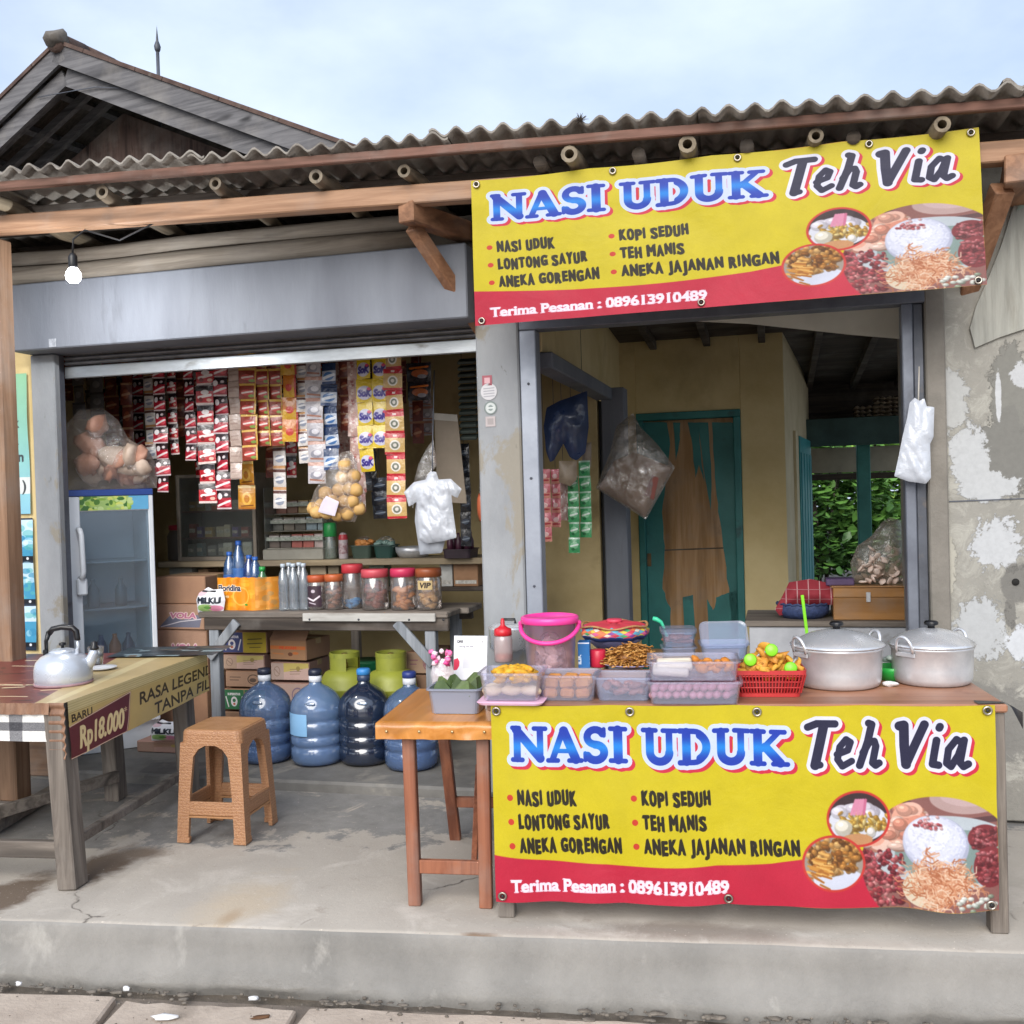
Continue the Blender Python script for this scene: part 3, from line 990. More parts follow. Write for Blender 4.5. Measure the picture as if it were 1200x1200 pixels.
# inside walls and ceiling
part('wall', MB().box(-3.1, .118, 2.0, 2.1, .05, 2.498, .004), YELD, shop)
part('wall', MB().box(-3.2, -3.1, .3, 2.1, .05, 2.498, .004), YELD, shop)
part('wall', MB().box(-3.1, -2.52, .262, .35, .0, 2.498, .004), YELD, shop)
ce = part('ceiling', MB().box(-3.2, .2, .262, 2.1, 2.50, 2.54, .004), DARKW, shop)
for k in range(5):
    part('joist', MB().box(-3.1, .1, 0.45 + k * .36, .5 + k * .36, 2.43, 2.4995, .004), DARKW, ce)
# partition with doorway towards the bay
part('wall', MB().box(.1195, .165, .262, 2.69, 2.003, 2.9, .004), YEL, shop)
part('wall', MB().box(.12, .165, 2.152, 2.69, 0.012, 2.0, .004), YEL, shop)
part('door_lintel', MB().box(.11, .215, .262, 2.02, 1.925, 2.0, .006), PAINTG, shop)
part('door_jamb', MB().box(.145, .29, 2.0, 2.15, .012, 1.999, .006), PAINTG, shop)
part('door_jamb', MB().box(.118, .144, 2.06, 2.11, .012, 1.924, .003), pm('black_rubber', '#26262a', '#1c1c20', 6, .5), shop)
# steel gate frame of the bay
gate = part('gate_frame', MB().box(.1235, .196, 0, .085, .01, 2.062, .004), pm('gate_alu', '#9aa0ab', '#878d98', 6, .4, .4, bump=.06), shop)
for z in (1.83, 1.42, .95, .5):
    part('screw', MB().lathe([(.006, 0), (.006, .003), (0, .004)], 8, (.16, -.0005, z), M=Matrix.Rotation(R(90), 3, 'X')), STEELD, gate)
part('gate_post', MB().box(1.686, 1.728, 0, .085, .01, 2.062, .004), STEEL, shop)
part('gate_post', MB().box(1.7285, 1.768, .012, .1, .01, 2.062, .004), STEELD, shop)
part('gate_header', MB().box(.1235, 1.80, -.004, .09, 2.0625, 2.115, .004), STEEL, shop)
# pale ceiling board behind the gate header
q = [FL(*p, .35) for p in ((740, 372), (1060, 345), (1060, 397), (1000, 392), (880, 379))]
part('ceiling_board', MB().prism([(a.x, a.z) for a in q], lambda x, y, t: (x, t, y), .35, .37), pm('ceiling_board', '#d6d4c6', '#c4c2b4', 4, .85), shop)
# roof space over the bay: sooty boards
rb = [(.17, .4, 2.53), (3.6, .4, 2.53), (3.6, 4.95, 2.22), (.17, 4.95, 2.22)]
m = MB(); m.add(rb + [(a, b, c + .05) for a, b, c in rb], [(0, 1, 2, 3), (7, 6, 5, 4), (0, 4, 5, 1), (1, 5, 6, 2), (2, 6, 7, 3), (3, 7, 4, 0)])
part('roof_boards', m, DARKW, shop)
for k in range(9):
    u0 = .4 + k * .36
    part('rafter', MB().beam((u0, .5, 2.492), (u0, 4.9, 2.192), .045, .06), DARKW, shop)

# ------------------------------------------------------------------ right-hand plaster wall
pw = thing('plaster_wall', 'weathered grey plaster wall with peeling white paint at the right edge', 'wall', F.W(1.77, 0, 0), F.a)
PLAS = pm('old_plaster', '#97958d', '#7f7d76', 2.6, .9, bump=.5, bsc=28, dirt=('#6b6861', 3.2, .55, .72), patches=(('#aaa79c', 1.9, .6, .68), ('#5d5a54', 7, .7, .76)))
part('wall_body', MB().box(.0, 1.9, .02, .2, 0.012, 2.60, .006), PLAS, pw)
part('wall_body', MB().box(.03, .13, .2, 1.2, 0.013, 2.38, .006), PLAS, pw)
part('corner_fillet', MB().box(0.001, .075, -.008, .0195, 0.012, 2.2, .006), pm('brown_plaster', '#7f7a72', '#6a665f', 5, .9, bump=.5, bsc=30), pw)
def wl(px, py):
    a = FL(px, py, .02)
    return (a.x - 1.77, a.z)
def wall_mat():
    m, n, b, o = newmat('old_plaster')
    t = n.nodes.new('ShaderNodeTexCoord'); vec = t.outputs['Object']
    sep = n.nodes.new('ShaderNodeSeparateXYZ'); n.links.new(vec, sep.inputs[0])
    def math_(op, a, b_=None, c_=None):
        q = n.nodes.new('ShaderNodeMath'); q.operation = op
        for i_, x in enumerate((a, b_, c_)):
            if x is None: continue
            if isinstance(x, (int, float)): q.inputs[i_].default_value = x
            else: n.links.new(x, q.inputs[i_])
        return q.outputs[0]
    x, z = sep.outputs[0], sep.outputs[2]
    mid = noisen(n, vec, 11, 10, .74, .9); fine = noisen(n, vec, 40, 9, .74, .3); big = noisen(n, vec, 2.2, 7, .6, .3)
    col = mixn(n, rampn(n, big, .3, .7), C('#9b9890'), C('#83817a'))
    col = mixn(n, rampn(n, mid, .5, .68), col, C('#aaa89f'))
    col = mixn(n, rampn(n, fine, .6, .74), col, C('#6c6a64'))
    h = mixn(n, .5, fine, mid)
    def spot(px, py, rx, ry, cc, lo=.82, hi=.9, am=1.5, raise_=True):
        nonlocal col, h
        c = wl(px, py); q = wl(px + rx, py); q2 = wl(px, py - ry)
        dx = math_('DIVIDE', math_('SUBTRACT', x, c[0]), q[0] - c[0]); dz = math_('DIVIDE', math_('SUBTRACT', z, c[1]), q2[1] - c[1])
        r_ = math_('SQRT', math_('ADD', math_('MULTIPLY', dx, dx), math_('MULTIPLY', dz, dz)))
        r_ = math_('ADD', r_, math_('MULTIPLY_ADD', mid, am, -am / 2)); r_ = math_('ADD', r_, math_('MULTIPLY_ADD', fine, am * .7, -am * .35))
        k = rampn(n, r_, lo, hi, (1, 1, 1, 1), (0, 0, 0, 1))
        shade = mixn(n, rampn(n, fine, .4, .7), C(cc), tuple(v * .86 for v in C(cc)[:3]) + (1,))
        col = mixn(n, k, col, shade)
        if raise_:
            h = mixn(n, k, h, (1, 1, 1, 1))
    spot(1185, 470, 30, 70, '#7b7a74')
    spot(1180, 530, 36, 60, '#74736e')
    spot(1135, 540, 26, 46, '#b0b2b3'); spot(1155, 570, 44, 20, '#b0b2b3')
    spot(1112, 470, 26, 44, '#a9aaa8'); spot(1100, 560, 14, 60, '#a39f93')
    spot(1166, 640, 32, 30, '#b3b5b7', .9, .97, 2.6)
    spot(1150, 740, 38, 34, '#aaacad', .9, .97, 2.4); spot(1205, 755, 30, 26, '#bcbfc3')
    spot(1110, 660, 12, 50, '#a8a59a'); spot(1098, 740, 10, 50, '#9a968b')
    spot(1170, 465, 4, 34, '#b9bbbd', .8, .95, .7); spot(1205, 440, 22, 18, '#b4b6b8')
    spot(1192, 684, 22, 26, '#74726d', .8, .95, 1.2, False); spot(1184, 720, 8, 22, '#74726d', .8, .95, 1.2, False)
    spot(1165, 850, 90, 50, '#7d7b76', .8, 1.1, 1.3, False); spot(1180, 950, 60, 40, '#88857e', .8, 1.1, 1.3, False)
    n.links.new(col, b.inputs['Base Color'])
    b.inputs['Roughness'].default_value = .88
    bumpn(n, b, h, .6, .012)
    return m
PLAS = wall_mat()
for ch in pw.children:
    if ch.name.startswith('wall_body'):
        ch.data.materials.clear(); ch.data.materials.append(PLAS)
part('crack', MB().prism([wl(*p) for p in ((1112, 587), (1215, 583), (1215, 584.2), (1112, 588.5))], lambda x, y, k: (x, k, y), .0165, .0195), STEELD, pw)
c = wl(1190, 682)
part('bolt_hole', MB().lathe([(.014, 0), (.013, .002), (0, .0025)], 14, (c[0], .0165, c[1]), M=Matrix.Rotation(R(90), 3, 'X')), pm('hole_black', '#1d1b19', '#151412', 5, .9), pw)
# rough leaning sheet of old render high on the wall
rs = [wl(*p) for p in ((1230, 190), (1196, 215), (1183, 255), (1172, 290), (1158, 325), (1143, 360), (1136, 385), (1142, 408), (1170, 396), (1230, 376))]
part('render_layer', MB().prism(rs, lambda x, y, k: (x, k, y), .006, .0195), pm('striped_render', '#a5a59d', '#8c8c85', 14, .9, bump=.6, bsc=22, stretch=(2.5, 1, .25), dirt=('#7a7467', 3, .58, .74)), pw)
tk = [wl(*p) for p in ((1205, 215), (1190, 248), (1230, 232), (1230, 215))]
part('green_stain', MB().prism(tk, lambda x, y, k: (x, k, y), .002, .0055), pm('green_tarp', '#8f9f90', '#85958a', 5, .7), pw)

# ------------------------------------------------------------------ ochre house behind the bay
oh = thing('ochre_house', 'ochre plastered house wall with peeling teal door behind the bay', 'house', F.W(.2, 2.7, 0), F.a)
cw = 1.254 - .2
part('wall', MB().box(-.2, .0695, 0, .12, .012, 3.1, .004), YEL, oh)
part('wall', MB().box(.7685, cw, 0, .12, .012, 3.1, .004), YEL, oh)
part('wall', MB().box(.0696, .7684, 0, .12, 1.8805, 3.1, .004), YEL, oh)
dr = part('door', MB().box(.115, .72, .05, .08, .02, 1.83, .003), PLY, oh)
for a, b in ((.07, .115), (.72, .768)):
    part('door_frame', MB().box(a, b, -.02, .1, .015, 1.83, .004), TEAL, oh)
part('door_frame', MB().box(.07, .768, -.02, .1, 1.8305, 1.88, .004), TEAL, oh)
# what is left of the door's teal coat: ragged sheets
def dl(px, py):
    a = FL(px, py, 2.75)
    return (a.x - .2, a.z)
def coat(px_pts, amp=.006, sd=0):
    Q = [dl(*p) for p in px_pts]; o = []
    for i in range(len(Q)):
        a = Vector(Q[i]); b = Vector(Q[(i + 1) % len(Q)])
        for k in range(4):
            p = a.lerp(b, k / 4)
            o.append((min(max(p.x + amp * 1.6 * noise.noise(Vector((p.x * 40, p.y * 30, sd))), .1155), .7195), min(p.y + amp * noise.noise(Vector((p.x * 40, p.y * 30, sd + 4))), 1.829)))
    part('paint_coat', MB().prism(o, lambda x, y, k: (x, k, y), .0465, .0505), TEAL, dr)
coat([(750, 495), (782, 495), (785, 520), (781, 560), (776, 600), (779, 640), (777, 690), (785, 712), (788, 760), (750, 760)], .006, 1)
coat([(806, 495), (818, 495), (822, 540), (826, 565), (819, 545), (815, 560), (811, 520)], .003, 2)
coat([(818, 495), (830, 495), (834, 560), (833, 598), (826, 560)], .003, 3)
coat([(834, 495), (862, 495), (866, 560), (868, 640), (868, 745), (858, 745), (854, 690), (848, 640), (842, 600), (838, 560)], .006, 4)
coat([(800, 700), (812, 697), (815, 745), (803, 760)], .003, 5)
coat([(828, 702), (836, 715), (840, 700), (852, 695), (868, 690), (868, 760), (832, 760)], .005, 6)
coat([(789, 495), (797, 495), (797, 515), (792, 540)], .003, 7)
part('plank_seam', MB().prism([dl(*p) for p in ((777, 644), (857, 641), (857, 642.6), (777, 645.6))], lambda x, y, k: (x, k, y), .0485, .0503), DARKW, dr)
c = dl(761, 656)
part('lock_plate', MB().cbox((c[0], .043, c[1]), (.028, .006, .09), .002), pm('rust_brass', '#6f5a3c', '#4e3d29', 20, .5, .6), dr)
# side wall running back, with a teal shutter
a0 = Vector((cw, 0, 0)); dv = Vector((math.sin(R(6.2)), math.cos(R(6.2)), 0)); nv = Vector((dv.y, -dv.x, 0))
def sidebox(s0, s1, z0, z1, t0, t1, mat, name):
    m = MB()
    P = [a0 + dv * s + nv * t for s, t in ((s0, t0), (s1, t0), (s1, t1), (s0, t1))]
    m.add([(p.x, p.y, z) for z in (z0, z1) for p in P], [(3, 2, 1, 0), (4, 5, 6, 7), (0, 1, 5, 4), (1, 2, 6, 5), (2, 3, 7, 6), (3, 0, 4, 7)])
    return part(name, m, mat, oh)
sidebox(.002, 2.0, .012, 3.0, -.12, 0, CREAM, 'side_wall')
sidebox(.55, .75, .5, 1.75, .001, .02, CREAM, 'window_frame')
sidebox(.75, 1.75, .5, 1.72, .001, .03, TEALL, 'window_shutter')
sidebox(1.75, 1.9, .5, 1.75, .001, .02, CREAM, 'window_frame')
for k in range(4):
    sidebox(.8 + k * .24, .98 + k * .24, .6, 1.6, .031, .037, TEALL, 'shutter_panel')

# rear porch beyond the bay: shelf beam, post, pale rail
rp_ = thing('rear_porch', 'dark timber rear porch with green post seen through the bay', 'porch', F.W(0, 4.4, 0), F.a)
def bl(px, py, v=4.4):
    a = FL(px, py, v)
    return a
a, b = bl(935, 492), bl(1075, 487); c, d = bl(935, 524), bl(1075, 527)
part('shelf_beam', MB().box(a.x - .1, b.x + .25, 0, .08, c.z, a.z, .004), pm('dark_teal_wood', '#39524c', '#2c3f3b', 5, .7, bump=.3), rp_)
part('back_board', MB().box(a.x - .1, b.x + .9, .56, .6, a.z - .004, a.z + .75, .004), DARKW, rp_)
part('shelf_board', MB().box(a.x - .1, b.x + .25, .08, .6, a.z - .03, a.z - .005, .004), DARKW, rp_)
a, b = bl(1005, 530), bl(1021, 530)
part('post', MB().box(a.x, b.x, .09, .19, -.1, c.z + .1, .006), pm('green_post', '#3f8176', '#336b62', 5, .6, bump=.2), rp_)
a, b = bl(940, 526, 4.9), bl(1080, 545, 4.9)
part('pale_rail', MB().box(a.x, b.x + .4, .5, .55, b.z - .04, a.z, .004), pm('pale_rail', '#b3aa96', '#9a917f', 5, .8), rp_)
part('dark_rail', MB().box(a.x - .3, b.x + .4, .9, 1.0, b.z - .1, b.z - .045, .004), DARKW, rp_)
a = FL(948, 560, 6.2)
part('dark_screen', MB().box(a.x - 1.0, a.x + .02, 1.9, 1.94, -.1, 1.6, .004), DARKW, rp_)
for k, px in enumerate((1022, 1046)):
    for j in range(5):
        a = FL(px, 488, 4.55)
        m = MB(); nn = 12
        m.grid(lambda u, v: (-.14 + .28 * u, -.12 + .24 * v, .018 * math.sin(u * math.pi * 6) * math.sin(v * math.pi * 6) + .02), 24, 12)
        m.uv = {}
        n_top = 5 if k else 3
        if j < n_top:
            single('egg_tray', m, pm('egg_tray', '#b8a58c', '#a08d76', 6, .95), 'pulp egg tray, %s from below in the %s stack on the rear shelf' % (('first', 'second', 'third', 'fourth', 'fifth')[j], 'taller right' if k else 'shorter left'), 'egg tray', F.W(a.x + .0, 4.62, bl(1000, 490).z + j * .035), F.a, 'egg trays stacked on the rear shelf')

# garden shrub beyond
def leafy(name, label, loc, n, size, spread, cols, leaf=.09, cat='shrub', trunk=None):
    t = thing(name, label, cat, loc)
    st = MB()
    for k in range(7):
        a = rnd(0, 6.3); r = rnd(.1, .35)
        st.tube([(0.05 * math.cos(a), .05 * math.sin(a), 0), (r * .6 * math.cos(a), r * .6 * math.sin(a), size * .5), (r * 1.5 * math.cos(a), r * 1.5 * math.sin(a), size)], [.018, .013, .006], 6)
    part('stem', st, OLDD, t)
    mats = [pm('leaf_' + c, c, None, 10, .45) for c in cols]
    clumps = [MB() for _ in mats]
    for i in range(n):
        a = rnd(0, 6.3); q = math.sqrt(random.random()); h = random.random()
        c = Vector((math.cos(a) * q * spread, math.sin(a) * q * spread * .7, .25 + h * size))
        k = noise.noise(c * 2.6)
        if k < -.22:
            continue
        x = Vector((rnd(-1, 1), rnd(-1, .3), rnd(-.6, .25))).normalized(); y = x.cross(Vector((rnd(-.5, .5), rnd(-.5, .5), 1))).normalized(); zn = x.cross(y)
        L = leaf * rnd(.6, 1.25); W = L * .32
        P = [c, c + x * L * .35 + y * W + zn * .01, c + x * L * .75 + y * W * .7, c + x * L - zn * L * .12, c + x * L * .75 - y * W * .7, c + x * L * .35 - y * W + zn * .01]
        ci = min(int((h * .6 + rnd(0, .5)) * len(mats)), len(mats) - 1)
        clumps[ci].add(P, [(0, 1, 2, 3), (0, 3, 4, 5)], True)
    cr = None
    for mb, mt in zip(clumps, mats):
        if mb.v:
            part('crown', mb.mesh('crown', False), mt, t, kind='stuff')
    return t
gy = K(1015, 700, 15)
leafy('shrub', 'broad leafed green shrub growing behind the green rear post', (gy.x, gy.y, -.1), 6500, 2.9, 1.25, ['#55823a', '#7aab48', '#b2d86c'], .17)
gy = K(965, 700, 14)
leafy('shrub', 'darker green shrub low at the left behind the rear porch', (gy.x, gy.y, -.1), 3600, 2.0, 1.0, ['#466c34', '#659443'], .16)
gy = K(1075, 700, 15.5)
leafy('shrub', 'yellow green shrub at the right behind the hanging white bags', (gy.x, gy.y, -.1), 4200, 3.2, 1.0, ['#66963c', '#bcdc78'], .17)

# ------------------------------------------------------------------ left neighbour: ochre wall, timber post
lw_ = thing('neighbour_wall', 'ochre plaster wall strip left of the shop pillar, hung with posters', 'wall', F.W(-2.41, 0, 0), F.a)
part('wall_body', MB().box(-1.6, 0, .06, .2, 0, 2.6, .006), YEL, lw_)
part('plinth', MB().box(-1.6, -.005, .0, .0595, 0, .12, .01), CONC0, lw_)
a = F.L(-20, 600, -.42); b = F.L(7, 600, -.42)
post = thing('timber_post', 'plain brown timber post standing at the left edge of the picture', 'post', F.W(b.x - .1, -.42, 0), F.a)
part('upright', MB().box(0, .1, 0, .1, .02, 2.58, .006), wood('post_timber', '#94755c', '#7d5f48', 2, .75, .25, 26), post)
part('foot_block', MB().box(-.03, .13, -.03, 0.13, 0, .02, .005), CONC0, post)
a, b = F.L(0, 868, -.28), F.L(26, 940, -.28)
single('plank', MB().box(-.5, 0, 0, .02, 0, .36, .004), wood('brown_board', '#7d5c40', '#674a33', 0, .7), 'brown board leaning upright behind the left table leg', 'board', F.W(b.x, -.02, .02), F.a)
# floor rail along the neighbour wall
a = Zp(-20, 985, 0); b = Zp(62, 935, 0)
m = MB().beam((0, 0, .03), (b.x - a.x, b.y - a.y, .03), .05, .05)
single('floor_batten', m, OLDW, 'grey timber batten lying on the floor under the left table', 'batten', a)

# posters
cv = Canvas(120, 420, '#7fb48a')
yy, xx = np.mgrid[0:420, 0:120]
t = np.clip(yy / 420, 0, 1)[..., None]
cv.a = np.array([.50, .70, .55]) * (1 - t) + np.array([.50, .72, .80]) * t
cv.text('rik', 44, 160, 30, '#2d3338', bold=1); cv.text('lon', 50, 262, 30, '#2d3338', bold=1)
cv.rect(0, 310, 120, 360, '#c9cfcd'); cv.text('A )', 52, 350, 32, '#2d3338', bold=1)
cv.line([(10, 205), (80, 210)], 3, '#3f5a58')
pmt = cv.mat('poster_green', .5)
def wallsheet(name, label, px0, py0, px1, py1, v, mat, cat, wav=.004, over=0):
    a = F.L(px0, py0, v); b = F.L(px1, py1, v)
    w = b.x - a.x; h = a.z - b.z
    m = MB(); m.grid(lambda u, t: (w * u, wav * math.sin(u * 5 + t * 9) - .004, h * t), 6, 16)
    o = single(name, m, mat, label, cat, F.W(a.x, v, b.z), F.a)
    return o
wallsheet('poster', 'green and blue poster with cut off words on the ochre wall', -8, 440, 37, 602, .05, pmt, 'poster')
cv = Canvas(140, 460, '#1d2a3c')
rr = random.Random(2)
for k, y0 in enumerate((0, 150, 300)):
    cv.rect(0, y0 + 6, 140, y0 + 60, '#bcd3e2'); cv.rect(0, y0 + 60, 140, y0 + 132, '#3f8fb4')
    for i in range(40):
        cv.ell(rr.uniform(0, 140), rr.uniform(y0 + 10, y0 + 130), rr.uniform(6, 22), rr.uniform(4, 14), rr.choice(['#8fc4dc', '#2f7fa6', '#d7e8f0', '#56a8a8', '#a9cfe0']), op=.6)
    cv.rect(0, y0 + 132, 140, y0 + 148, '#11151f'); cv.ell(118, y0 + 140, 5, 5, '#d8dbe0')
wallsheet('calendar_poster', 'strip of blue water bottle posters below the green poster', -4, 608, 44, 762, .05, cv.mat('poster_water', .3), 'poster')
# ------------------------------------------------------------------ awning (frame A: a along the beam, b inwards)
aw = thing('awning', 'corrugated grey sheet awning on bamboo rafters over the shop front', 'awning', A.o - A.u * .056 + Vector((0, 0, -.045)), A.a)
aw.rotation_euler = (0, .021, A.a)          # the whole awning sags towards the right
SL = -.04                                  # rise per metre inwards
zr = lambda b: 2.692 + SL * b             # rafter axis height
beam = part('front_beam', MB().box(-3.4, 2.05, -.035, .035, 2.575, 2.652, .005), NEWW, aw)
part('fascia_board', MB().beam((-3.4, -.115, zr(-.115) + .052), (2.4, -.115, zr(-.115) + .052), .03, .036, .004), wood('red_brown_board', '#7a584b', '#5f4438', 0, .8), aw)
pxs = [(115, 228), (251, 219), (372, 210), (475, 200), (669, 182), (803, 166), (952, 150), (1101, 135)]
us = [A.L(x, y, -.10).x for x, y in pxs]
us = [us[0] - .52, us[0] - 1.0] + us + [us[-1] + .45]
rnd0 = [rnd(-.02, .02) for _ in us]
for i, u in enumerate(us):
    r = rnd(.026, .034)
    n = 14
    m = MB()
    pts = []; rs = []
    L = 1.15
    for k in range(n + 1):
        b = -.10 + rnd0[i] + L * k / n
        pts.append((u + .012 * math.sin(k + i), b, zr(b) + .004 * math.sin(k * 1.7 + i)))
        rs.append(r * (1.12 if k % 4 == 2 else 1))
    m.tube(pts, rs, 12, caps=False)
    # hollow end: ring and bore
    d = Vector((0, -1, -SL)).normalized()
    e = Vector(pts[0]); x = Vector((1, 0, 0)); y = x.cross(d)
    vs = []; fs = []
    for k in range(12):
        an = 2 * math.pi * k / 12
        o = x * math.cos(an) + y * math.sin(an)
        vs += [e + o * r, e + o * r * .55, e + o * r * .55 - d * .12]
    for k in range(12):
        j = (k + 1) % 12
        fs += [(3 * k, 3 * j, 3 * j + 1, 3 * k + 1), (3 * k + 1, 3 * j + 1, 3 * j + 2, 3 * k + 2)]
    fs.append(tuple(3 * k + 2 for k in range(12)))
    m.add(vs, fs, False)
    part('bamboo_rafter', m, BAMB, aw)
for b in (.2, .5, .8, 1.1):
    part('purlin', MB().beam((-3.4, b, zr(b) + .05), (2.4, b, zr(b) + .05), .045, .03), OLDD, aw)
# dark short pole stubs between the right-hand rafters
for px, py in ((632, 193), (748, 180), (875, 163), (1000, 146)):
    u = A.L(px, py, -.07).x
    part('pole_stub', MB().tube([(u, -.07, zr(-.07) - .002), (u + .02, 1.0, zr(1.0))], .026, 10), DARKW, aw)
# corrugated sheets, each its own piece
WL = .094; AMP = .0155
nw = 11
s0 = -3.4
k = 0
while s0 < 2.5:
    w = WL * nw
    m = MB()
    lift = .012 if k % 2 else 0
    bo = rnd(-.025, .025)
    def zf(a, b, top):
        sag = .012 * noise.noise(Vector((a * .9, b, 2)))
        return zr(b) + .088 + AMP * math.cos(2 * math.pi * a / WL) + lift + sag + (.008 if top else 0)
    ns = nw * 8
    for top in (0, 1):
        m.grid(lambda u, v: (s0 + (w + WL * .8) * u, -.165 + bo + 1.8 * v + .006 * math.sin(u * 40) + .008 * noise.noise(Vector((u * 30, k, 1))) * (v < .01), zf(s0 + (w + WL * .8) * u, -.19 + 1.8 * v, top)), ns, 6)
    st = len(m.v) // 2
    fs = [(i, i + 1, st + i + 1, st + i) for i in range(ns)]
    m.add([], [])
    for f in fs:
        m.f.append(f); m.sm.append(False)
    m.uv = {}
    part('corrugated_sheet', m, ASB, aw)
    s0 += w; k += 1
# brackets: top arm + strut to the pillar
def bracket(top_f, foot_f, u_arm):
    t = Vector(top_f); f = Vector(foot_f)
    br = part('bracket_arm', MB().beam(t + Vector((0, -.09, .03)), t + Vector((u_arm, .75, .06)), .075, .085, .005), NEWW2, aw)
    part('strut', MB().beam(t + Vector((.0, 0.0, -.005)), f, .05, .06, .005), NEWW2, br)
    part('strut_foot', MB().cbox(f + Vector((.012, .02, -.06)), (.085, .06, .16), .004), NEWW2, br)
bracket((-.435, .06, 2.515), (-.225, .50, 2.10), .26)
a = A.L(1186, 215, 0); b = A.L(1130, 360, .45)
a.z += .10; b.z += .085
t = Vector((a.x, .02, a.z))
br = part('bracket_arm', MB().beam((a.x + .01, -.07, a.z + .02), (a.x + .14, .6, a.z + .03), .095, .1, .005), NEWW2, aw)
part('strut', MB().beam((a.x - .02, .03, a.z - .02), (b.x - .02, .42, b.z - .04), .07, .075, .005), NEWW2, br)
part('strut_foot', MB().cbox((b.x, .43, b.z - .05), (.1, .07, .2), .004), NEWW2, br)

# bird's-nest tuft caught on the roof edge
a = A.L(680, 130, -.16)
m = MB()
for i in range(60):
    an = rnd(0, 6.3); e = rnd(-.3, 1.4)
    d = Vector((math.cos(an) * math.cos(e), math.sin(an) * math.cos(e), math.sin(e))) * rnd(.015, .035)
    m.tube([(0, 0, .0), d * .6, d + Vector((0, 0, -.004))], [.0016, .0012, .0005], 4)
single('dry_tuft', m, OLDD, 'small dry tuft of weed growing on the corrugated roof edge', 'weed', A.W(a.x, -.17, zr(-.17) + .048))

# lamp under the awning
a = K(86, 322, 4.35)
lamp = thing('light_bulb', 'lit white bulb hanging in a black socket under the awning', 'bulb', a)
part('globe', MB().lathe([(.0, -.036), (.016, -.033), (.028, -.022), (.032, -.006), (.03, .008), (.02, .024), (.016, .03), (.0, .03)], 20), pm('bulb_glow', '#ffffff', '#ffffff', 5, .3, emis=('#f4f8ff', 9)), lamp)
part('socket', MB().lathe([(.017, .028), (.019, .04), (.019, .075), (.012, .09), (.0, .095)], 14), pm('black_plastic', '#1d1d1f', '#151517', 6, .4), lamp)
part('cord', MB().tube([(0, 0, .09), (.005, .0, .15), (.03, .05, .2), (.16, .1, .16), (.34, .12, .24), (.5, .14, .3)], .004, 6), pm('cord_black', '#222224', None, 6, .6), lamp)
pl = bpy.data.lights.new('bulb_light', 'POINT'); pl.energy = 12; pl.shadow_soft_size = .03; pl.color = (.96, .98, 1)
po = bpy.data.objects.new('bulb_light', pl); po.parent = lamp; po.location = (0, 0, -.045); COL.objects.link(po)

# ------------------------------------------------------------------ old house behind (frame H)
hs = thing('old_house', 'old gabled timber house with weathered bargeboards rising behind the awning', 'house', H.o, H.a)
ap = 5.108; sl_ = .47
GW = wood('grey_bargeboard', '#6f6e70', '#525154', 0, .85, .4, 26)
TILE = pm('old_tiles', '#5d4a42', '#463631', 7, .9, bump=.5, bsc=40, dirt=('#6d6a62', 5, .58, .7))
part('gable_wall', MB().prism([(-3.2, 0), (4.6, 0), (4.6, ap - 4.6 * sl_ - .3), (0, ap - .32), (-3.2, ap - 3.2 * sl_ - .3)], lambda x, y, k: (x, k, y), .62, .72), wood('gable_boards', '#5d4b44', '#473833', 2, .9, .3, 22), hs)
for sgn, ln in ((1, 4.9), (-1, 3.6)):
    e = Vector((sgn, 0, -sl_)).normalized(); nn = Vector((sgn * sl_, 0, 1)).normalized()
    P = lambda s, q, h: Vector((0, 0, ap)) + e * s + nn * h + Vector((0, q, 0))
    def plank(s0, s1, q0, q1, h0, h1, mat, name, ch=.004):
        m = MB(); v = [P(s, q, h) for s in (s0, s1) for q in (q0, q1) for h in (h0, h1)]
        m.add(v, [(0, 1, 3, 2), (4, 6, 7, 5), (0, 4, 5, 1), (2, 3, 7, 6), (0, 2, 6, 4), (1, 5, 7, 3)])
        return part(name, m, mat, hs)
    plank(-.02, ln, -.03, 5, -.03, .0, DARKW, 'roof_deck')
    plank(-.02, ln, -.06, -.031, -.13, .02, GW, 'bargeboard')
    plank(.1, ln, .0, .03, -.27, -.131, GW, 'bargeboard')
    for j in range(7):
        plank(.35 + j * .5, .41 + j * .5, .03, 1.4, -.1, -.031, GW, 'purlin')
    for j in range(3):
        plank(.0, ln, .12 + j * .22, .17 + j * .22, -.17, -.1005, GW, 'rafter')
    for j in range(16):
        s = j * .3
        m = MB(); v = [P(a, q, h) for a in (s - .02, s + .32) for q in (-.075, 5) for h in ((.02, .045) if a < s else (.045, .03))]
        plank(s, s + .31, -.075, 5, .021, .04 + .012, TILE, 'tile_course')
m = MB()
for j in range(14):
    q = -.1 + j * .32
    m.tube([(0, q, ap + .03), (0, q + .3, ap + .045)], [.085, .075], 10)
rid = part('ridge', m, TILE, hs)
part('ridge_cap', MB().blob((0, -.06, ap + .05), (.2, .2, .16), 4, .4, 3, 2), pm('old_mortar', '#6b6660', '#4f4a45', 9, .95, bump=.7, bsc=30), hs)
m = MB()
m.tube([(-.3, -.02, ap - .34), (.35, -.02, ap - .38), (.75, -.02, ap - .47)], .004, 5)
part('wire', m, STEEL, hs)
a = K(186, 100, 9.2); b = K(185, 30, 9.2)
rod = thing('lightning_rod', 'thin dark metal rod with spear tip standing above the roof', 'rod', (a.x, a.y, a.z - .6))
zt = b.z - a.z + .6
part('shaft', MB().tube([(0, 0, 0), (0, 0, zt - .22)], .016, 8), STEELD, rod)
part('tip', MB().lathe([(.016, zt - .24), (.026, zt - .22), (.03, zt - .19), (.02, zt - .16), (.012, zt - .14), (.0, zt)], 10), STEELD, rod)

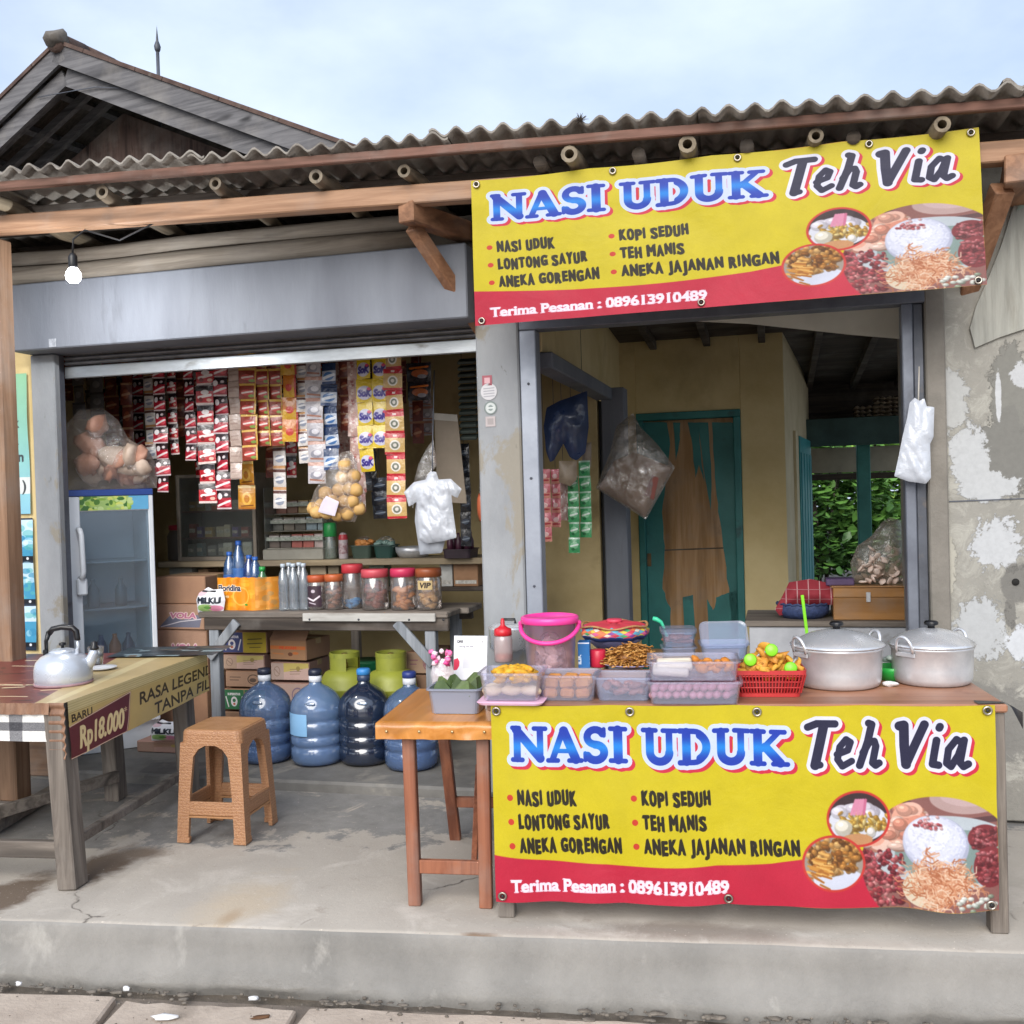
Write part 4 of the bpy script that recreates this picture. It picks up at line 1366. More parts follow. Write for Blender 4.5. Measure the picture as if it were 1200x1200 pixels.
# ------------------------------------------------------------------ banners
BAN = banner_canvas()
BM = BAN.mat('banner_print', .5, .3, bump=.3, bsc=4)
def eyelet(parent, p, rx=R(90), bad=False):
    m = MB()
    m.tube([(.011 * math.cos(2 * math.pi * k / 16), .011 * math.sin(2 * math.pi * k / 16), 0) for k in range(16)], .0038, 6, closed=True)
    part('eyelet', m, pm('brass_ring', '#b9b2a6', '#8d867a', 10, .3, .9), parent, p, (rx, 0, 0))
    part('knot', MB().blob((0, 0, 0), (.012, .008, .012), 3, .4, 2, 1), pm('cord_black', '#222224'), parent, p)
ub = thing('hanging_banner', 'yellow food stall banner hanging under the awning, above the bay', 'banner', A.W(-.168, -.06, 0), A.a)
c00 = A.L(557, 382, -.03); c10 = A.L(1156, 334, -.06); c01 = A.L(552, 212, -.06); c11 = A.L(1147, 149, -.06)
def upf(u, v):
    p = (c00 * (1 - u) * (1 - v) + c10 * u * (1 - v) + c01 * (1 - u) * v + c11 * u * v)
    s = math.sin(math.pi * v)
    d = .010 * noise.noise(Vector((u * 5, v * 2, 1))) + .006 * math.sin(u * 9 + v * 4) * s + .01 * (1 - v) * math.sin(u * 14)
    sag = -.006 * math.sin(math.pi * ((u * 4) % 1)) * v
    return (p.x + .168, p.y + .06 - abs(d) * .6, p.z + sag)
m = MB(); m.grid(upf, 80, 30)
bo_ = part('sheet', m, BM, ub)
for u, v in ((.012, .97), (.30, .97), (.55, .97), (.8, .97), (.985, .97), (.015, .03), (.47, .035), (.985, .03)):
    q = Vector(upf(u, v)); eyelet(ub, q + Vector((0, -.006, 0)))
# ------------------------------------------------------------------ more shape helpers
def rrect(w, d, r, n=4):
    o = []
    r = min(r, w * .49, d * .49)
    for cx, cy, a in ((w / 2 - r, d / 2 - r, 0), (-w / 2 + r, d / 2 - r, 90), (-w / 2 + r, -d / 2 + r, 180), (w / 2 - r, -d / 2 + r, 270)):
        for k in range(n + 1):
            t = R(a + 90 * k / n)
            o.append((cx + r * math.cos(t), cy + r * math.sin(t)))
    return o
def loft(mb, loops, cap0=True, cap1=True, sm=False):
    n = len(loops[0]); vs = [p for l in loops for p in l]; fs = []
    for i in range(len(loops) - 1):
        for k in range(n):
            j = (k + 1) % n
            fs.append((i * n + k, i * n + j, (i + 1) * n + j, (i + 1) * n + k))
    if cap0:
        fs.append(tuple(range(n))[::-1])
    if cap1:
        fs.append(tuple(range((len(loops) - 1) * n, len(loops) * n)))
    return mb.add(vs, fs, sm)
def tub(w, d, h, taper=.88, r=.02, t=.0025, lip=.006):
    """open plastic box"""
    m = MB()
    L = lambda k, z, o: [(x, y, z) for x, y in rrect(w * k + o, d * k + o, r)]
    loft(m, [L(taper, 0, 0), L((taper + 1) / 2, h * .5, 0), L(1, h, 0), L(1, h, lip * 2), L(1, h - .006, lip * 2), L(1, h - .006, 0.001)], True, False)
    loft(m, [L(1, h, 0), L(1, h, -2 * t), L((taper + 1) / 2, h * .5, -2 * t), L(taper, t, -2 * t)], False, True)
    return m
def inside(P, x, y):
    c = False; n = len(P)
    for i in range(n):
        x1, y1 = P[i]; x2, y2 = P[(i + 1) % n]
        if (y1 > y) != (y2 > y) and x < x1 + (y - y1) * (x2 - x1) / (y2 - y1):
            c = not c
    return c
def near(P, x, y):
    best = (1e9, x, y); n = len(P)
    for i in range(n):
        ax, ay = P[i]; bx, by = P[(i + 1) % n]
        ex, ey = bx - ax, by - ay; L = ex * ex + ey * ey or 1e-9
        t = min(max(((x - ax) * ex + (y - ay) * ey) / L, 0), 1)
        qx, qy = ax + t * ex, ay + t * ey
        d = math.hypot(x - qx, y - qy)
        if d < best[0]:
            best = (d, qx, qy)
    return best
def pillow(P, thick, cell, wr=.006, wf=9, seed=0, bias=0, back=True):
    """soft filled shape from an outline in (x, z); y is depth, front towards -y; uv spans the outline's box"""
    x0 = min(p[0] for p in P); x1 = max(p[0] for p in P); y0 = min(p[1] for p in P); y1 = max(p[1] for p in P)
    nx = max(int((x1 - x0) / cell) + 1, 3); ny = max(int((y1 - y0) / cell) + 1, 3)
    cx = (x1 - x0) / nx; cy = (y1 - y0) / ny
    cells = [(i, j) for i in range(nx) for j in range(ny) if inside(P, x0 + (i + .5) * cx, y0 + (j + .5) * cy)]
    cs = set(cells); m = MB(); R0 = thick
    for side in ((-1, 1) if back else (-1,)):
        idx = {}; vs = []; uv = []; fs = []
        for i, j in cells:
            q = []
            for a, b in ((i, j), (i + 1, j), (i + 1, j + 1), (i, j + 1)):
                if (a, b) not in idx:
                    X, Y = x0 + a * cx, y0 + b * cy
                    edge = any((a + da, b + db) not in cs for da in (-1, 0) for db in (-1, 0))
                    d, qx, qy = near(P, X, Y)
                    if edge:
                        X, Y, d = qx, qy, 0
                    k = 1 - math.exp(-d / (thick * .9 + 1e-6))
                    w = wr * (noise.noise(Vector((X * wf, Y * wf * .6, seed))) + 1.3 * (.35 - abs(noise.noise(Vector((X * wf * 2.0 + Y * wf, Y * wf * .8 - X * wf * .5, seed + 5))))) + .5 * (.3 - abs(noise.noise(Vector((X * wf * 4.5, Y * wf * 2.2, seed + 8)))))) * (k + .2)
                    idx[(a, b)] = len(vs)
                    vs.append((X, side * thick * k + w + bias * k, Y))
                    uv.append(((X - x0) / (x1 - x0), (Y - y0) / (y1 - y0)))
                q.append(idx[(a, b)])
            fs.append(q if side < 0 else q[::-1])
        m.add(vs, fs, True, uv)
    return m
G = Frame(Vector((0, 0, 0)), math.degrees(YAW))
ALU = pm('aluminium', '#dcdde0', '#cbcdd1', 14, .28, .6, bump=.05, bsc=30, dirt=('#8f8d88', 10, .64, .8))
ALUR = pm('aluminium_dull', '#d6d7da', '#c4c6ca', 20, .36, .5, bump=.05, dirt=('#6f675c', 6, .66, .8))
BLK = pm('black_bakelite', '#17171a', '#101013', 6, .3)

# ------------------------------------------------------------------ food stall table
T = .69
st = thing('stall_table', 'long brown topped stall table behind the lower yellow banner', 'table', (.2, 3.2, 0))
tm = wood('table_laminate', '#a5755a', '#8d5e46', 0, .45, .1, 16, dirt=('#7b5240', 5, .6, .75))
part('table_top', MB().box(-.775, .785, -.012, .62, T - .025, T, .005), tm, st)
for x in (-.735, .755):
    for y in (.03, .56):
        part('leg', MB().box(x - .026, x + .026, y - .026, y + .026, 0, T - .0255, .004), OLDZ, st)
part('apron', MB().box(-.70, .72, .02, .04, T - .11, T - .026, .003), OLDW, st)
part('apron', MB().box(-.70, .72, .55, .57, T - .11, T - .026, .003), OLDW, st)
m = MB()
m.grid(lambda u, v: (.7 + .13 * u, -.016 + .05 * v * (1 - u) + .02 * u, T + .0035 - .03 * max(u - .6, 0) ** 1.2 * 3 - .045 * max(u - .72, 0) * (1 - v) * 4), 12, 4)
m.uv = {}
part('plastic_cover', m, pm('black_sheet', '#2a2625', '#1e1b1a', 6, .35), st)

lb = thing('front_banner', 'yellow food stall banner pinned to the front of the stall table', 'banner', (0, 3.165, 0))
c00 = G.L(582, 1055, 3.165); c10 = G.L(1170, 1066, 3.165); c01 = G.L(575, 826, 3.175); c11 = G.L(1166, 826, 3.175)
def lof(u, v):
    p = (c00 * (1 - u) * (1 - v) + c10 * u * (1 - v) + c01 * (1 - u) * v + c11 * u * v)
    f = (1 - v)
    d = .014 * noise.noise(Vector((u * 6, v * 2, 4))) * (.3 + f) + .012 * f * math.sin(u * 11 + 1) + .004 * math.sin(u * 40) * f * f
    z = p.z + .008 * f * noise.noise(Vector((u * 7, 0, 2))) - .004 * v * abs(math.sin(u * math.pi * 4))
    return (p.x, p.y - 3.165 - abs(d), z)
m = MB(); m.grid(lof, 90, 36)
part('sheet', m, BM, lb)
for u, v in ((.012, .97), (.29, .97), (.545, .97), (.985, .975), (.015, .035), (.48, .03), (.985, .03)):
    eyelet(lb, Vector(lof(u, v)) + Vector((0, -.006, 0)))

# ------------------------------------------------------------------ small orange table
ot = thing('small_table', 'small table topped with shiny orange wood print vinyl beside the banner', 'table', (-.76, 3.235, 0))
VIN = wood('orange_vinyl', '#c98a48', '#b5742f', 1, .28, .12, 14)
m = MB()
def vt(u, v):
    # top folding over the front edge, wrinkled
    x = -.195 + .39 * u
    if v < .3:
        k = v / .3
        return (x, -.006 - .006 * noise.noise(Vector((u * 7, k * 2, 1))) * (1.4 - k), .565 + .05 * k + .003 * noise.noise(Vector((u * 9, 3, 1))) * (1 - k))
    k = (v - .3) / .7
    return (x, .59 * k, .616)
m.grid(vt, 40, 20); m.uv = {}
part('vinyl_cover', m, VIN, ot)
part('table_top', MB().box(-.19, .19, .0, .588, .572, .613, .004), NEWW, ot)
m = MB(); m.grid(lambda u, v: (-.197 + .003 * noise.noise(Vector((v * 9, u * 4, 2))), .59 * u, .568 + .048 * v), 16, 4); m.uv = {}
part('vinyl_side', m, VIN, ot)
RW = wood('red_timber', '#955d42', '#7a4630', 2, .6, .25, 26)
for fx, fy, tx, ty in ((-.093, .053, -.10, .06), (.146, .05, .15, .06), (-.09, .70, -.10, .54), (.13, .70, .13, .54)):
    part('leg', MB().beam((fx, fy, 0), (tx, ty, .571), .042, .034, .003, (0, 1, 0)), RW, ot)
part('stretcher', MB().beam((-.075, .052, .13), (.128, .05, .13), .022, .045), RW, ot)
part('stretcher', MB().beam((-.075, .66, .16), (.13, .66, .16), .022, .04), RW, ot)
part('brace', MB().beam((.10, .10, .12), (.02, .64, .30), .02, .035), RW, ot)
for u in (.1, .38, .66, .93):
    part('nail', MB().lathe([(.005, 0), (.004, .002), (0, .003)], 8, (-.195 + .39 * u, -.013, .592), M=Matrix.Rotation(R(90), 3, 'X')), pm('nail', '#c9b48a', None, 5, .3, .9), ot)

# ------------------------------------------------------------------ left drinks table
lt = thing('drinks_table', 'old wooden table wrapped in brown and cream promotional cloth at left', 'table', (-2.12, 3.33, 0))
tz = .66
part('table_top', MB().box(-1.3, -.004, .004, 1.15, tz - .03, tz - .002, .004), OLDW, lt)
cvt = Canvas(640, 560, '#6e3530')
rr = random.Random(5)
for i in range(110):
    x, y = rr.uniform(0, 640), rr.uniform(0, 560)
    cvt.line([(x, y), (x + rr.uniform(-60, 90), y + rr.uniform(-14, 14))], rr.uniform(2, 6), rr.choice(['#c9b08a', '#4a2320', '#8d5348', '#d8c6a2', '#522a2c']))
cvt.put(cvt.m_poly([(440, 0), (640, 0), (640, 560), (585, 560)]), '#b9a273')
cvt.put(cvt.m_poly([(520, 0), (550, 0), (622, 560), (606, 560)]), '#cdbb8c')
m = MB(); m.grid(lambda u, v: (-1.3 + 1.3 * u, 1.15 * v, tz + .002 * noise.noise(Vector((u * 8, v * 8, 1)))), 12, 12)
part('cloth_top', m, cvt.mat('cloth_top_print', .4), lt)
# printed side
cvs = Canvas(1180, 260, '#c2a768')
cvs.rect(0, 0, 1180, 60, '#d6c48f'); cvs.rect(0, 52, 1180, 58, '#b39a5f')
for k in range(4):
    cvs.line([(0, 14 + k * 11), (1180, 8 + k * 11)], 1.5, '#bda771')
cvs.text('BARU', 20, 98, 36, '#2e2015', wid=140, bold=1)
cvs.put(cvs.m_poly([(0, 112), (430, 62), (455, 62), (410, 262), (0, 262)]), '#5e1f2b')
cvs.line([(4, 114), (450, 64), (405, 258), (4, 258)], 2.5, '#d9b9a0')
cvs.text('Rp18.000', 60, 226, 100, '#e3cd98', wid=318, bold=4, shear=.14)
cvs.text('*', 392, 168, 40, '#e3cd98')
cvs.text('RASA LEGEND', 520, 150, 66, '#3b2a17', wid=700, bold=2, shear=.1)
cvs.text('TANPA FILTER', 640, 242, 66, '#3b2a17', wid=740, bold=2, shear=.1)
sgn = cvs.mat('price_sign_print', .4)
def sidef(u, v):
    zb = .455 + .03 * u
    return (.004 + .008 * noise.noise(Vector((u * 5, v * 2, 3))) * (1 - v) + .006 * (1 - v), .02 + 1.12 * u, zb + (tz + .001 - zb) * v)
m = MB(); m.grid(sidef, 40, 10)
part('printed_side', m, sgn, lt, label='cream cloth side printed with a price and slogan')
BRN = pm('scalloped_brown', '#8d6a52', '#6f4f3c', 30, .5, bump=.6, bsc=60, stretch=(1, 1, .3))
m = MB(); m.grid(lambda u, v: (-.055 + .06 * u, -.003 - .004 * math.sin(v * 40), tz + .002 - .20 * v), 4, 40); m.uv = {}
part('corner_trim', m, BRN, lt)
m = MB(); m.grid(lambda u, v: (-1.3 + 1.25 * u, -.006 - .006 * v - .003 * math.sin(u * 160), tz + .002 - .04 * v), 160, 3); m.uv = {}
part('front_trim', m, BRN, lt)
cvp = Canvas(512, 96, '#d9d8d4')
for x in range(0, 512, 64):
    cvp.rect(x, 0, x + 22, 96, '#77777a')
for y in (30,):
    cvp.rect(0, y, 512, y + 30, '#6d6d70')
for x in range(0, 512, 64):
    cvp.rect(x, 30, x + 22, 60, '#3f3f44')
cvp.grain(.05)
m = MB(); m.grid(lambda u, v: (-1.28 + 1.222 * u, .003 + .006 * math.sin(u * 18) * (1 - v) - .004, tz - .135 + .098 * v), 40, 6)
part('plaid_cloth', m, cvp.mat('plaid_print', .85), lt)
for x, y in ((-.045, .04), (-1.2, .04), (-.10, 1.08), (-.42, 1.0)):
    part('leg', MB().beam((x + (.045 if y < .5 and x > -.5 else 0), y - (.02 if y < .5 else -.05), 0), (x, y, tz - .03), .07, .085, .005, (0, 1, 0)), OLDZ, lt)
part('stretcher', MB().beam((-1.2, .03, .13), (-.05, .03, .13), .03, .06), OLDW, lt)
part('stretcher', MB().beam((-.03, .06, .14), (-.09, 1.08, .12), .03, .035), OLDW, lt)
part('stretcher', MB().beam((-.8, .1, .10), (-.38, 1.0, .12), .03, .05), OLDW, lt)

# kettle
a = Zp(73, 806, tz)
kt = thing('kettle', 'pale enamel kettle with black handle on the left table', 'kettle', (a.x - .05, a.y + .09, tz + .004), R(12))
WEN = pm('pale_enamel', '#c3c9d2', '#b5bbc5', 6, .28, .35, bump=.03)
part('body', MB().lathe([(0, 0), (.098, 0), (.106, .006), (.108, .03), (.107, .06), (.1, .085), (.082, .105), (.055, .118), (.05, .12)], 36), WEN, kt)
part('base_ring', MB().lathe([(.1, -.004), (.109, -.003), (.109, .006), (.1, .006)], 36), pm('scorched_base', '#a5848a', '#8d7075', 6, .5), kt)
ld = part('lid', MB().lathe([(.05, .119), (.052, .123), (.04, .131), (.018, .136), (0, .137)], 28), WEN, kt)
part('knob', MB().lathe([(.006, .136), (.006, .145), (.014, .148), (.013, .156), (0, .159)], 14), BLK, ld)
part('spout', MB().tube([(.085, 0, .06), (.108, 0, .085), (.118, 0, .11), (.122, 0, .125)], [.026, .021, .017, .015], 14), WEN, kt)
part('spout_cap', MB().lathe([(.016, 0), (.018, .008), (.01, .018), (.012, .03), (0, .034)], 12, (.122, 0, .125)), BLK, kt)
h = part('handle', MB().tube([(-.05, 0, .195), (-.035, 0, .212), (0, 0, .218), (.04, 0, .214), (.055, 0, .2), (.058, 0, .17), (.058, 0, .165)], .0115, 10), BLK, kt)
part('handle_bracket', MB().tube([(-.05, 0, .2), (-.062, 0, .165), (-.062, 0, .105)], [.0115, .008, .007], 8), BLK, h)
part('handle_bracket', MB().tube([(.058, 0, .17), (.06, 0, .14), (.056, 0, .11)], .007, 8), WEN, h)
for s in (-.065, .058):
    part('bracket_clip', MB().cbox((s, 0, .118), (.014, .026, .03), .003), BLK if s < 0 else WEN, h)

# glass of coffee
a = Zp(113, 782, tz)
gl = thing('coffee_glass', 'small glass of black coffee behind the kettle', 'glass', (a.x, a.y, tz + .004))
part('tumbler', MB().open_lathe([(.02, 0), (.027, .004), (.03, .04), (.034, .085), (.0325, .085), (.028, .04), (.024, .008), (0.001, .008)], 18), clear('drink_glass', '#f3f6f8', '#dfe6ea', .1, .12), gl)
part('coffee', MB().lathe([(.0225, .009), (.028, .04), (.03, .055), (0, .055)], 16), pm('coffee', '#2a1a18', '#1d110f', 5, .2), gl)
a = Zp(100, 784, tz)
sg = thing('saucer', 'white saucer under the coffee glass at the kettle spout', 'saucer', (a.x + .09, a.y - .02, tz + .003))
part('dish', MB().lathe([(0, 0), (.04, .0), (.06, .008), (.058, .01), (.038, .003), (0, .003)], 24), pm('white_china', '#d8d9dc', '#cfd0d4', 6, .2), sg)
cvn = Canvas(300, 160, '#2b3338')
rr = random.Random(8)
for i in range(26):
    x, y = rr.uniform(0, 300), rr.uniform(0, 160)
    cvn.rect(x, y, x + rr.uniform(20, 80), y + rr.uniform(6, 20), rr.choice(['#8fa3a8', '#3d4a52', '#1c2226', '#55656c', '#6b5a4a']))
a = Zp(160, 776, tz); b = Zp(205, 760, tz)
nm = MB(); nm.grid(lambda u, v: (-.26 + .5 * u, -.13 + .3 * v, .004 + .006 * abs(noise.noise(Vector((u * 3, v * 3, 1))))), 14, 10)
single('printed_mat', nm, cvn.mat('mat_print', .35), 'dark printed plastic mat lying on the far end of the left table', 'mat', (a.x + .04, a.y + .25, tz + .003), R(4))

# ------------------------------------------------------------------ stool
sx, sy = -1.802, 3.952
sto = thing('stool', 'brown woven look plastic stool standing alone on the porch', 'stool', (sx, sy, .0045), R(-3))
def woven(name):
    m, n, b, o = newmat(name)
    vec = coords(n)
    w = n.nodes.new('ShaderNodeTexWave'); w.bands_direction = 'Z'; w.inputs['Scale'].default_value = 26; w.inputs['Distortion'].default_value = 7; w.inputs['Detail'].default_value = 2; w.inputs['Detail Scale'].default_value = 5
    n.links.new(vec, w.inputs['Vector'])
    c = mixn(n, w.outputs['Fac'], C('#94694a'), C('#a67b58'))
    n.links.new(c, b.inputs['Base Color'])
    b.inputs['Roughness'].default_value = .35
    bumpn(n, b, w.outputs['Fac'], .3, .006)
    MATS[name] = m
    return m
WOV = woven('woven_plastic')
PLB = pm('brown_plastic', '#a67b55', '#986e4a', 20, .33, bump=.12, bsc=120)
ht = .445; tw = .128; bw = .148
def sp(x, y, z):
    k = tw + (bw - tw) * (1 - z / ht)
    return Vector((x * k, y * k, z))
m = MB()
loft(m, [[(x, y, z) for x, y in rrect(w, w, r)] for w, r, z in ((.262, .03, ht - .06), (.256, .03, ht - .012), (.25, .03, ht - .003), (.236, .028, ht))], False, True)
part('seat', m, WOV, sto)
m = MB(); loft(m, [[(x, y, z) for x, y in rrect(.237, .237, .028)] for z in (ht - .002, ht + .0015)], False, True)
part('seat_panel', m, PLB, sto)
for ix, iy in ((-1, -1), (1, -1), (1, 1), (-1, 1)):
    m = MB()
    loops = []
    for z, wd in ((0, .36), (.02, .36), (.022, .33), (.2, .36), (.34, .44), (.37, .6), (ht - .05, .99)):
        k = tw + (bw - tw) * (1 - z / ht)
        w2 = k * wd; t = .016
        # L-shaped plan
        L = [(k, k), (k - w2, k), (k - w2, k - t), (k - t, k - t), (k - t, k - w2), (k, k - w2)]
        if ix * iy < 0:
            L = L[::-1]
        loops.append([(ix * a, iy * b, z) for a, b in L])
    loft(m, loops, True, True)
    part('leg', m, WOV, sto)
for sgn_, ax in ((-1, 0), (1, 0), (-1, 1), (1, 1)):
    for z, hh in ((.135, .055),):
        k = tw + (bw - tw) * (1 - z / ht)
        c = (0, sgn_ * (k - .008), z) if ax == 0 else (sgn_ * (k - .008), 0, z)
        d = (k * 1.5, .014, hh) if ax == 0 else (.014, k * 1.5, hh)
        part('rail', MB().cbox(c, d, .004), WOV, sto)
        d2 = (k * 1.5, .018, .008) if ax == 0 else (.018, k * 1.5, .008)
        part('rail_lip', MB().cbox((c[0], c[1], z - hh / 2 - .005), d2, .002), PLB, sto)
# ------------------------------------------------------------------ food on the stall table
def on_t(px, py, z=T):
    p = Zp(px, py, z); return p
LILAC = clear('lilac_plastic', '#fafaff', '#dcdef4', .11, .05, .3, sheen_rough=.25)
BLUEP = clear('blue_plastic', '#f6f9ff', '#d0daf6', .13, .05, .3, sheen_rough=.25)
GREYP = clear('grey_plastic', '#dfe2ec', '#9098ac', .78, .06, .3, sheen_rough=.3)
WALLT = T + .001
def scatter(parent, name, meshes, mat, n, w, d, z0, layers, step, tilt=.5, seed=1, keep=None):
    r = random.Random(seed)
    for l in range(layers):
        k = 1 - l * .16
        for i in range(n):
            x = r.uniform(-.5, .5) * w * k; y = r.uniform(-.5, .5) * d * k
            if keep and not keep(x, y):
                continue
            me = r.choice(meshes)
            part(name, me, mat if not isinstance(mat, list) else r.choice(mat), parent, (x, y, z0 + l * step + r.uniform(0, step * .4)), (r.uniform(-tilt, tilt), r.uniform(-tilt, tilt), r.uniform(0, 6.3)))
def meshes_of(fn, k, mat, name):
    o = []
    for i in range(k):
        me = fn(i).mesh(name); me.materials.append(mat); o.append(me)
    return o
# parcels
a = Zp(532, 838, .617)
tb = thing('food_box', 'grey plastic box on the orange table, filled with leaf parcels', 'box', (a.x + .0, a.y + .085, .6175), R(-2))
part('box_wall', tub(.182, .15, .085, .9), GREYP, tb)
part('inner_liner', MB().box(-.075, .075, -.058, .058, .006, .05, .004), pm('grey_liner', '#7d8696', '#6e7787', 6, .6), tb)
hp = thing('leaf_parcel_heap', 'dark green banana leaf parcels heaped in the grey box', 'food', (a.x, a.y + .085, .617 + .05), R(-2))
LEAF = [pm('banana_leaf', '#46592c', '#384a22', 30, .5, bump=.2, bsc=40, stretch=(1, .15, 1)), pm('banana_leaf_pale', '#5d6f3c', '#4a5b2e', 30, .5, bump=.2, bsc=40, stretch=(1, .15, 1))]
def parcel(i):
    m = MB()
    L = .075; pts = []
    loops = [[(x * .5, y, z) for x, y, z in ((-.01, -.024, 0), (.01, -.024, 0), (.01, .024, 0), (-.01, .024, 0))]]
    m.add([(-.038, -.03, 0), (.038, -.03, 0), (.038, .03, 0), (-.038, .03, 0), (-.012, 0, .042 + .006 * i), (.012, .004, .042 + .006 * i), (-.02, -.012, .026), (.022, .014, .026)],
          [(3, 2, 1, 0), (0, 1, 5, 4), (1, 2, 7, 5), (2, 3, 4, 5, 7), (3, 0, 6, 4), (0, 4, 6)])
    return m
PM = meshes_of(parcel, 3, LEAF[0], 'leaf_parcel'); PM2 = meshes_of(parcel, 2, LEAF[1], 'leaf_parcel')
for x, y, z, rz, me in ((-.05, -.03, .014, .2, PM[0]), (.03, -.035, .014, -.3, PM2[0]), (.06, .02, .014, 1.2, PM[1]), (-.02, .035, .012, .8, PM[2]), (-.06, .04, .012, 2.2, PM2[1]), (.0, -.005, .022, 1.9, PM[1]), (.05, .045, .025, .3, PM2[1])):
    part('leaf_parcel', me, None, hp, (x, y, z), (rnd(-.2, .2), rnd(-.2, .2), rz))
# card stand (blank square where the code was)
cvq = Canvas(240, 300, '#e6e7ec')
cvq.text('QRIS', 20, 42, 16, '#2b2b30', bold=1); cvq.line([(84, 36), (140, 36)], 2, '#9a9aa2')
cvq.text('warung nasi uduk', 36, 74, 11, '#5b5b63'); cvq.line([(70, 92), (160, 92)], 1.5, '#a4a4ab')
cvq.put(cvq.m_poly([(0, 160), (28, 150), (42, 176), (40, 205), (24, 232), (0, 236)]), '#d33a55')
cvq.line([(205, 30), (212, 44)], 3, '#777777')
cvq.rect(68, 122, 172, 222, '#d4d5db')
a = Zp(548, 800, .617); c = K(547, 770, (a - EYE).dot(FWD))
qs = thing('card_stand', 'white payment card standing upright behind the leaf parcels', 'card stand', (a.x + .002, a.y + .04, .6165), R(-6))
m = MB(); m.grid(lambda u, v: (-.068 + .136 * u, .03 * v - .0035, .005 + .168 * v), 2, 2)
part('printed_card', m, cvq.mat('card_print', .25), qs)
part('acrylic_back', MB().beam((0, 0, .004), (0, .031, .176), .14, .004, .001, (1, 0, 0)) if False else MB().add([(-.07, -.002, .003), (.07, -.002, .003), (.07, .029, .176), (-.07, .029, .176), (-.07, .002, .003), (.07, .002, .003), (.07, .033, .176), (-.07, .033, .176)], [(3, 2, 1, 0), (4, 5, 6, 7), (0, 1, 5, 4), (1, 2, 6, 5), (2, 3, 7, 6), (3, 0, 4, 7)]), clear('acrylic', '#f5f7fa', '#e3e8ee', .5, .1), qs)
part('foot', MB().box(-.07, .07, 0, .07, 0, .003, .001), MATS['acrylic'], qs)
# flower bag
a = Zp(515, 806, .617)
fb = thing('flower_bag', 'small white bag with pink paper flowers at the table edge', 'bag', (a.x, a.y + .05, .617), R(-10))
m = pillow([(-.04, 0), (.045, 0), (.05, .05), (.04, .1), (.0, .105), (-.035, .095), (-.048, .04)], .02, .008, .006, 30, 2)
part('bag', m, clear('white_film', '#ffffff', '#e6dfe6', .6, .15, .2, bump=.4, bsc=40), fb)
for i in range(20):
    part('flower', MB().blob((rnd(-.038, .042), rnd(-.025, .0), .08 + rnd(0, .055)), (.022, .014, .02), i, .7, 6, 2), pm('pink_petal', '#d23a86', '#e987b4', 40, .6) if i % 3 else pm('white_petal', '#ecdbe4', '#d9b7c9', 40, .6), fb)
# sauce bottle
a = Zp(588, 778, T)
sb = thing('sauce_bottle', 'clear squeeze bottle with red nozzle, left of the pink bucket', 'bottle', (a.x, a.y + .05, WALLT))
part('bottle_body', MB().lathe([(0, 0), (.034, 0), (.037, .006), (.037, .085), (.034, .1), (.03, .105)], 22), clear('squeeze_plastic', '#f2e9e9', '#d8c8c8', .4, .08, .3, sheen_rough=.25), sb)
part('sauce', MB().lathe([(0, .003), (.033, .004), (.034, .03), (0, .03)], 18), pm('chilli_sauce', '#c4402f', '#a63124', 10, .3), sb)
part('cap', MB().lathe([(.033, .104), (.036, .106), (.034, .13), (.02, .136), (.009, .145), (.008, .165), (.004, .172), (0, .172)], 20), pm('red_cap', '#cf2733', '#bb1f2b', 6, .35), sb)
# steel pot behind
a = Zp(588, 770, T)
pb = thing('steel_pot', 'round steel pot with black knob half hidden behind the sauce bottle', 'pot', (a.x - .0, a.y + .2, WALLT))
part('body', MB().lathe([(0, 0), (.07, 0), (.082, .01), (.085, .09), (.087, .095), (.07, .105), (.03, .112), (0, .114)], 30), ALU, pb)
part('knob', MB().tube([(-.03, 0, .11), (-.028, 0, .128), (.028, 0, .128), (.03, 0, .11)], .006, 8), BLK, pb)
# pink bucket
a = Zp(645, 790, T)
bk = thing('bucket', 'clear plastic bucket with bright pink lid and handle, full of crackers', 'bucket', (a.x - .005, a.y + .07, WALLT))
part('wall', MB().open_lathe([(.001, .003), (.085, .003), (.088, .008), (.098, .185), (.102, .188), (.102, .192), (.096, .192), (.086, .01)], 36), clear('pinkish_plastic', '#fbf6fc', '#efe4f4', .09, .04, .35, sheen_rough=.3), bk)
PINK = pm('hot_pink_plastic', '#f0489f', '#e43b92', 6, .35)
part('lid', MB().lathe([(.104, .180), (.108, .182), (.108, .2), (.104, .205), (.098, .206), (.094, .2), (0, .199)], 40), PINK, bk)
pts = [(.108 * math.cos(t), .108 * math.sin(t) - .004, .172 - .055 * math.sin(math.pi * k / 20)) for k in range(21) for t in (math.pi + math.pi * k / 20,)]
part('handle', MB().tube(pts, .0085, 8), PINK, bk)
for s in (-1, 1):
    part('handle_hub', MB().cbox((s * .108, 0, .172), (.018, .02, .03), .005), PINK, bk)
ck = thing('cracker_pile', 'pale prawn crackers filling the lower half of the pink lidded bucket', 'food', (a.x - .005, a.y + .07, WALLT + .004))
CRK = pm('pale_cracker', '#f4e2d6', '#e8cfc0', 20, .7, bump=.3, bsc=60)
CM = meshes_of(lambda i: MB().blob((0, 0, 0), (.045, .035, .014), i, .5, 3, 2), 4, CRK, 'cracker')
for i in range(64):
    an = rnd(0, 6.3); q = math.sqrt(random.random()) * .068; z = rnd(.01, .075) + .045 * (1 - q / .07) * random.random()
    part('cracker', random.choice(CM), None, ck, (q * math.cos(an), q * math.sin(an), z), (rnd(-1, 1), rnd(-1, 1), rnd(0, 6)))
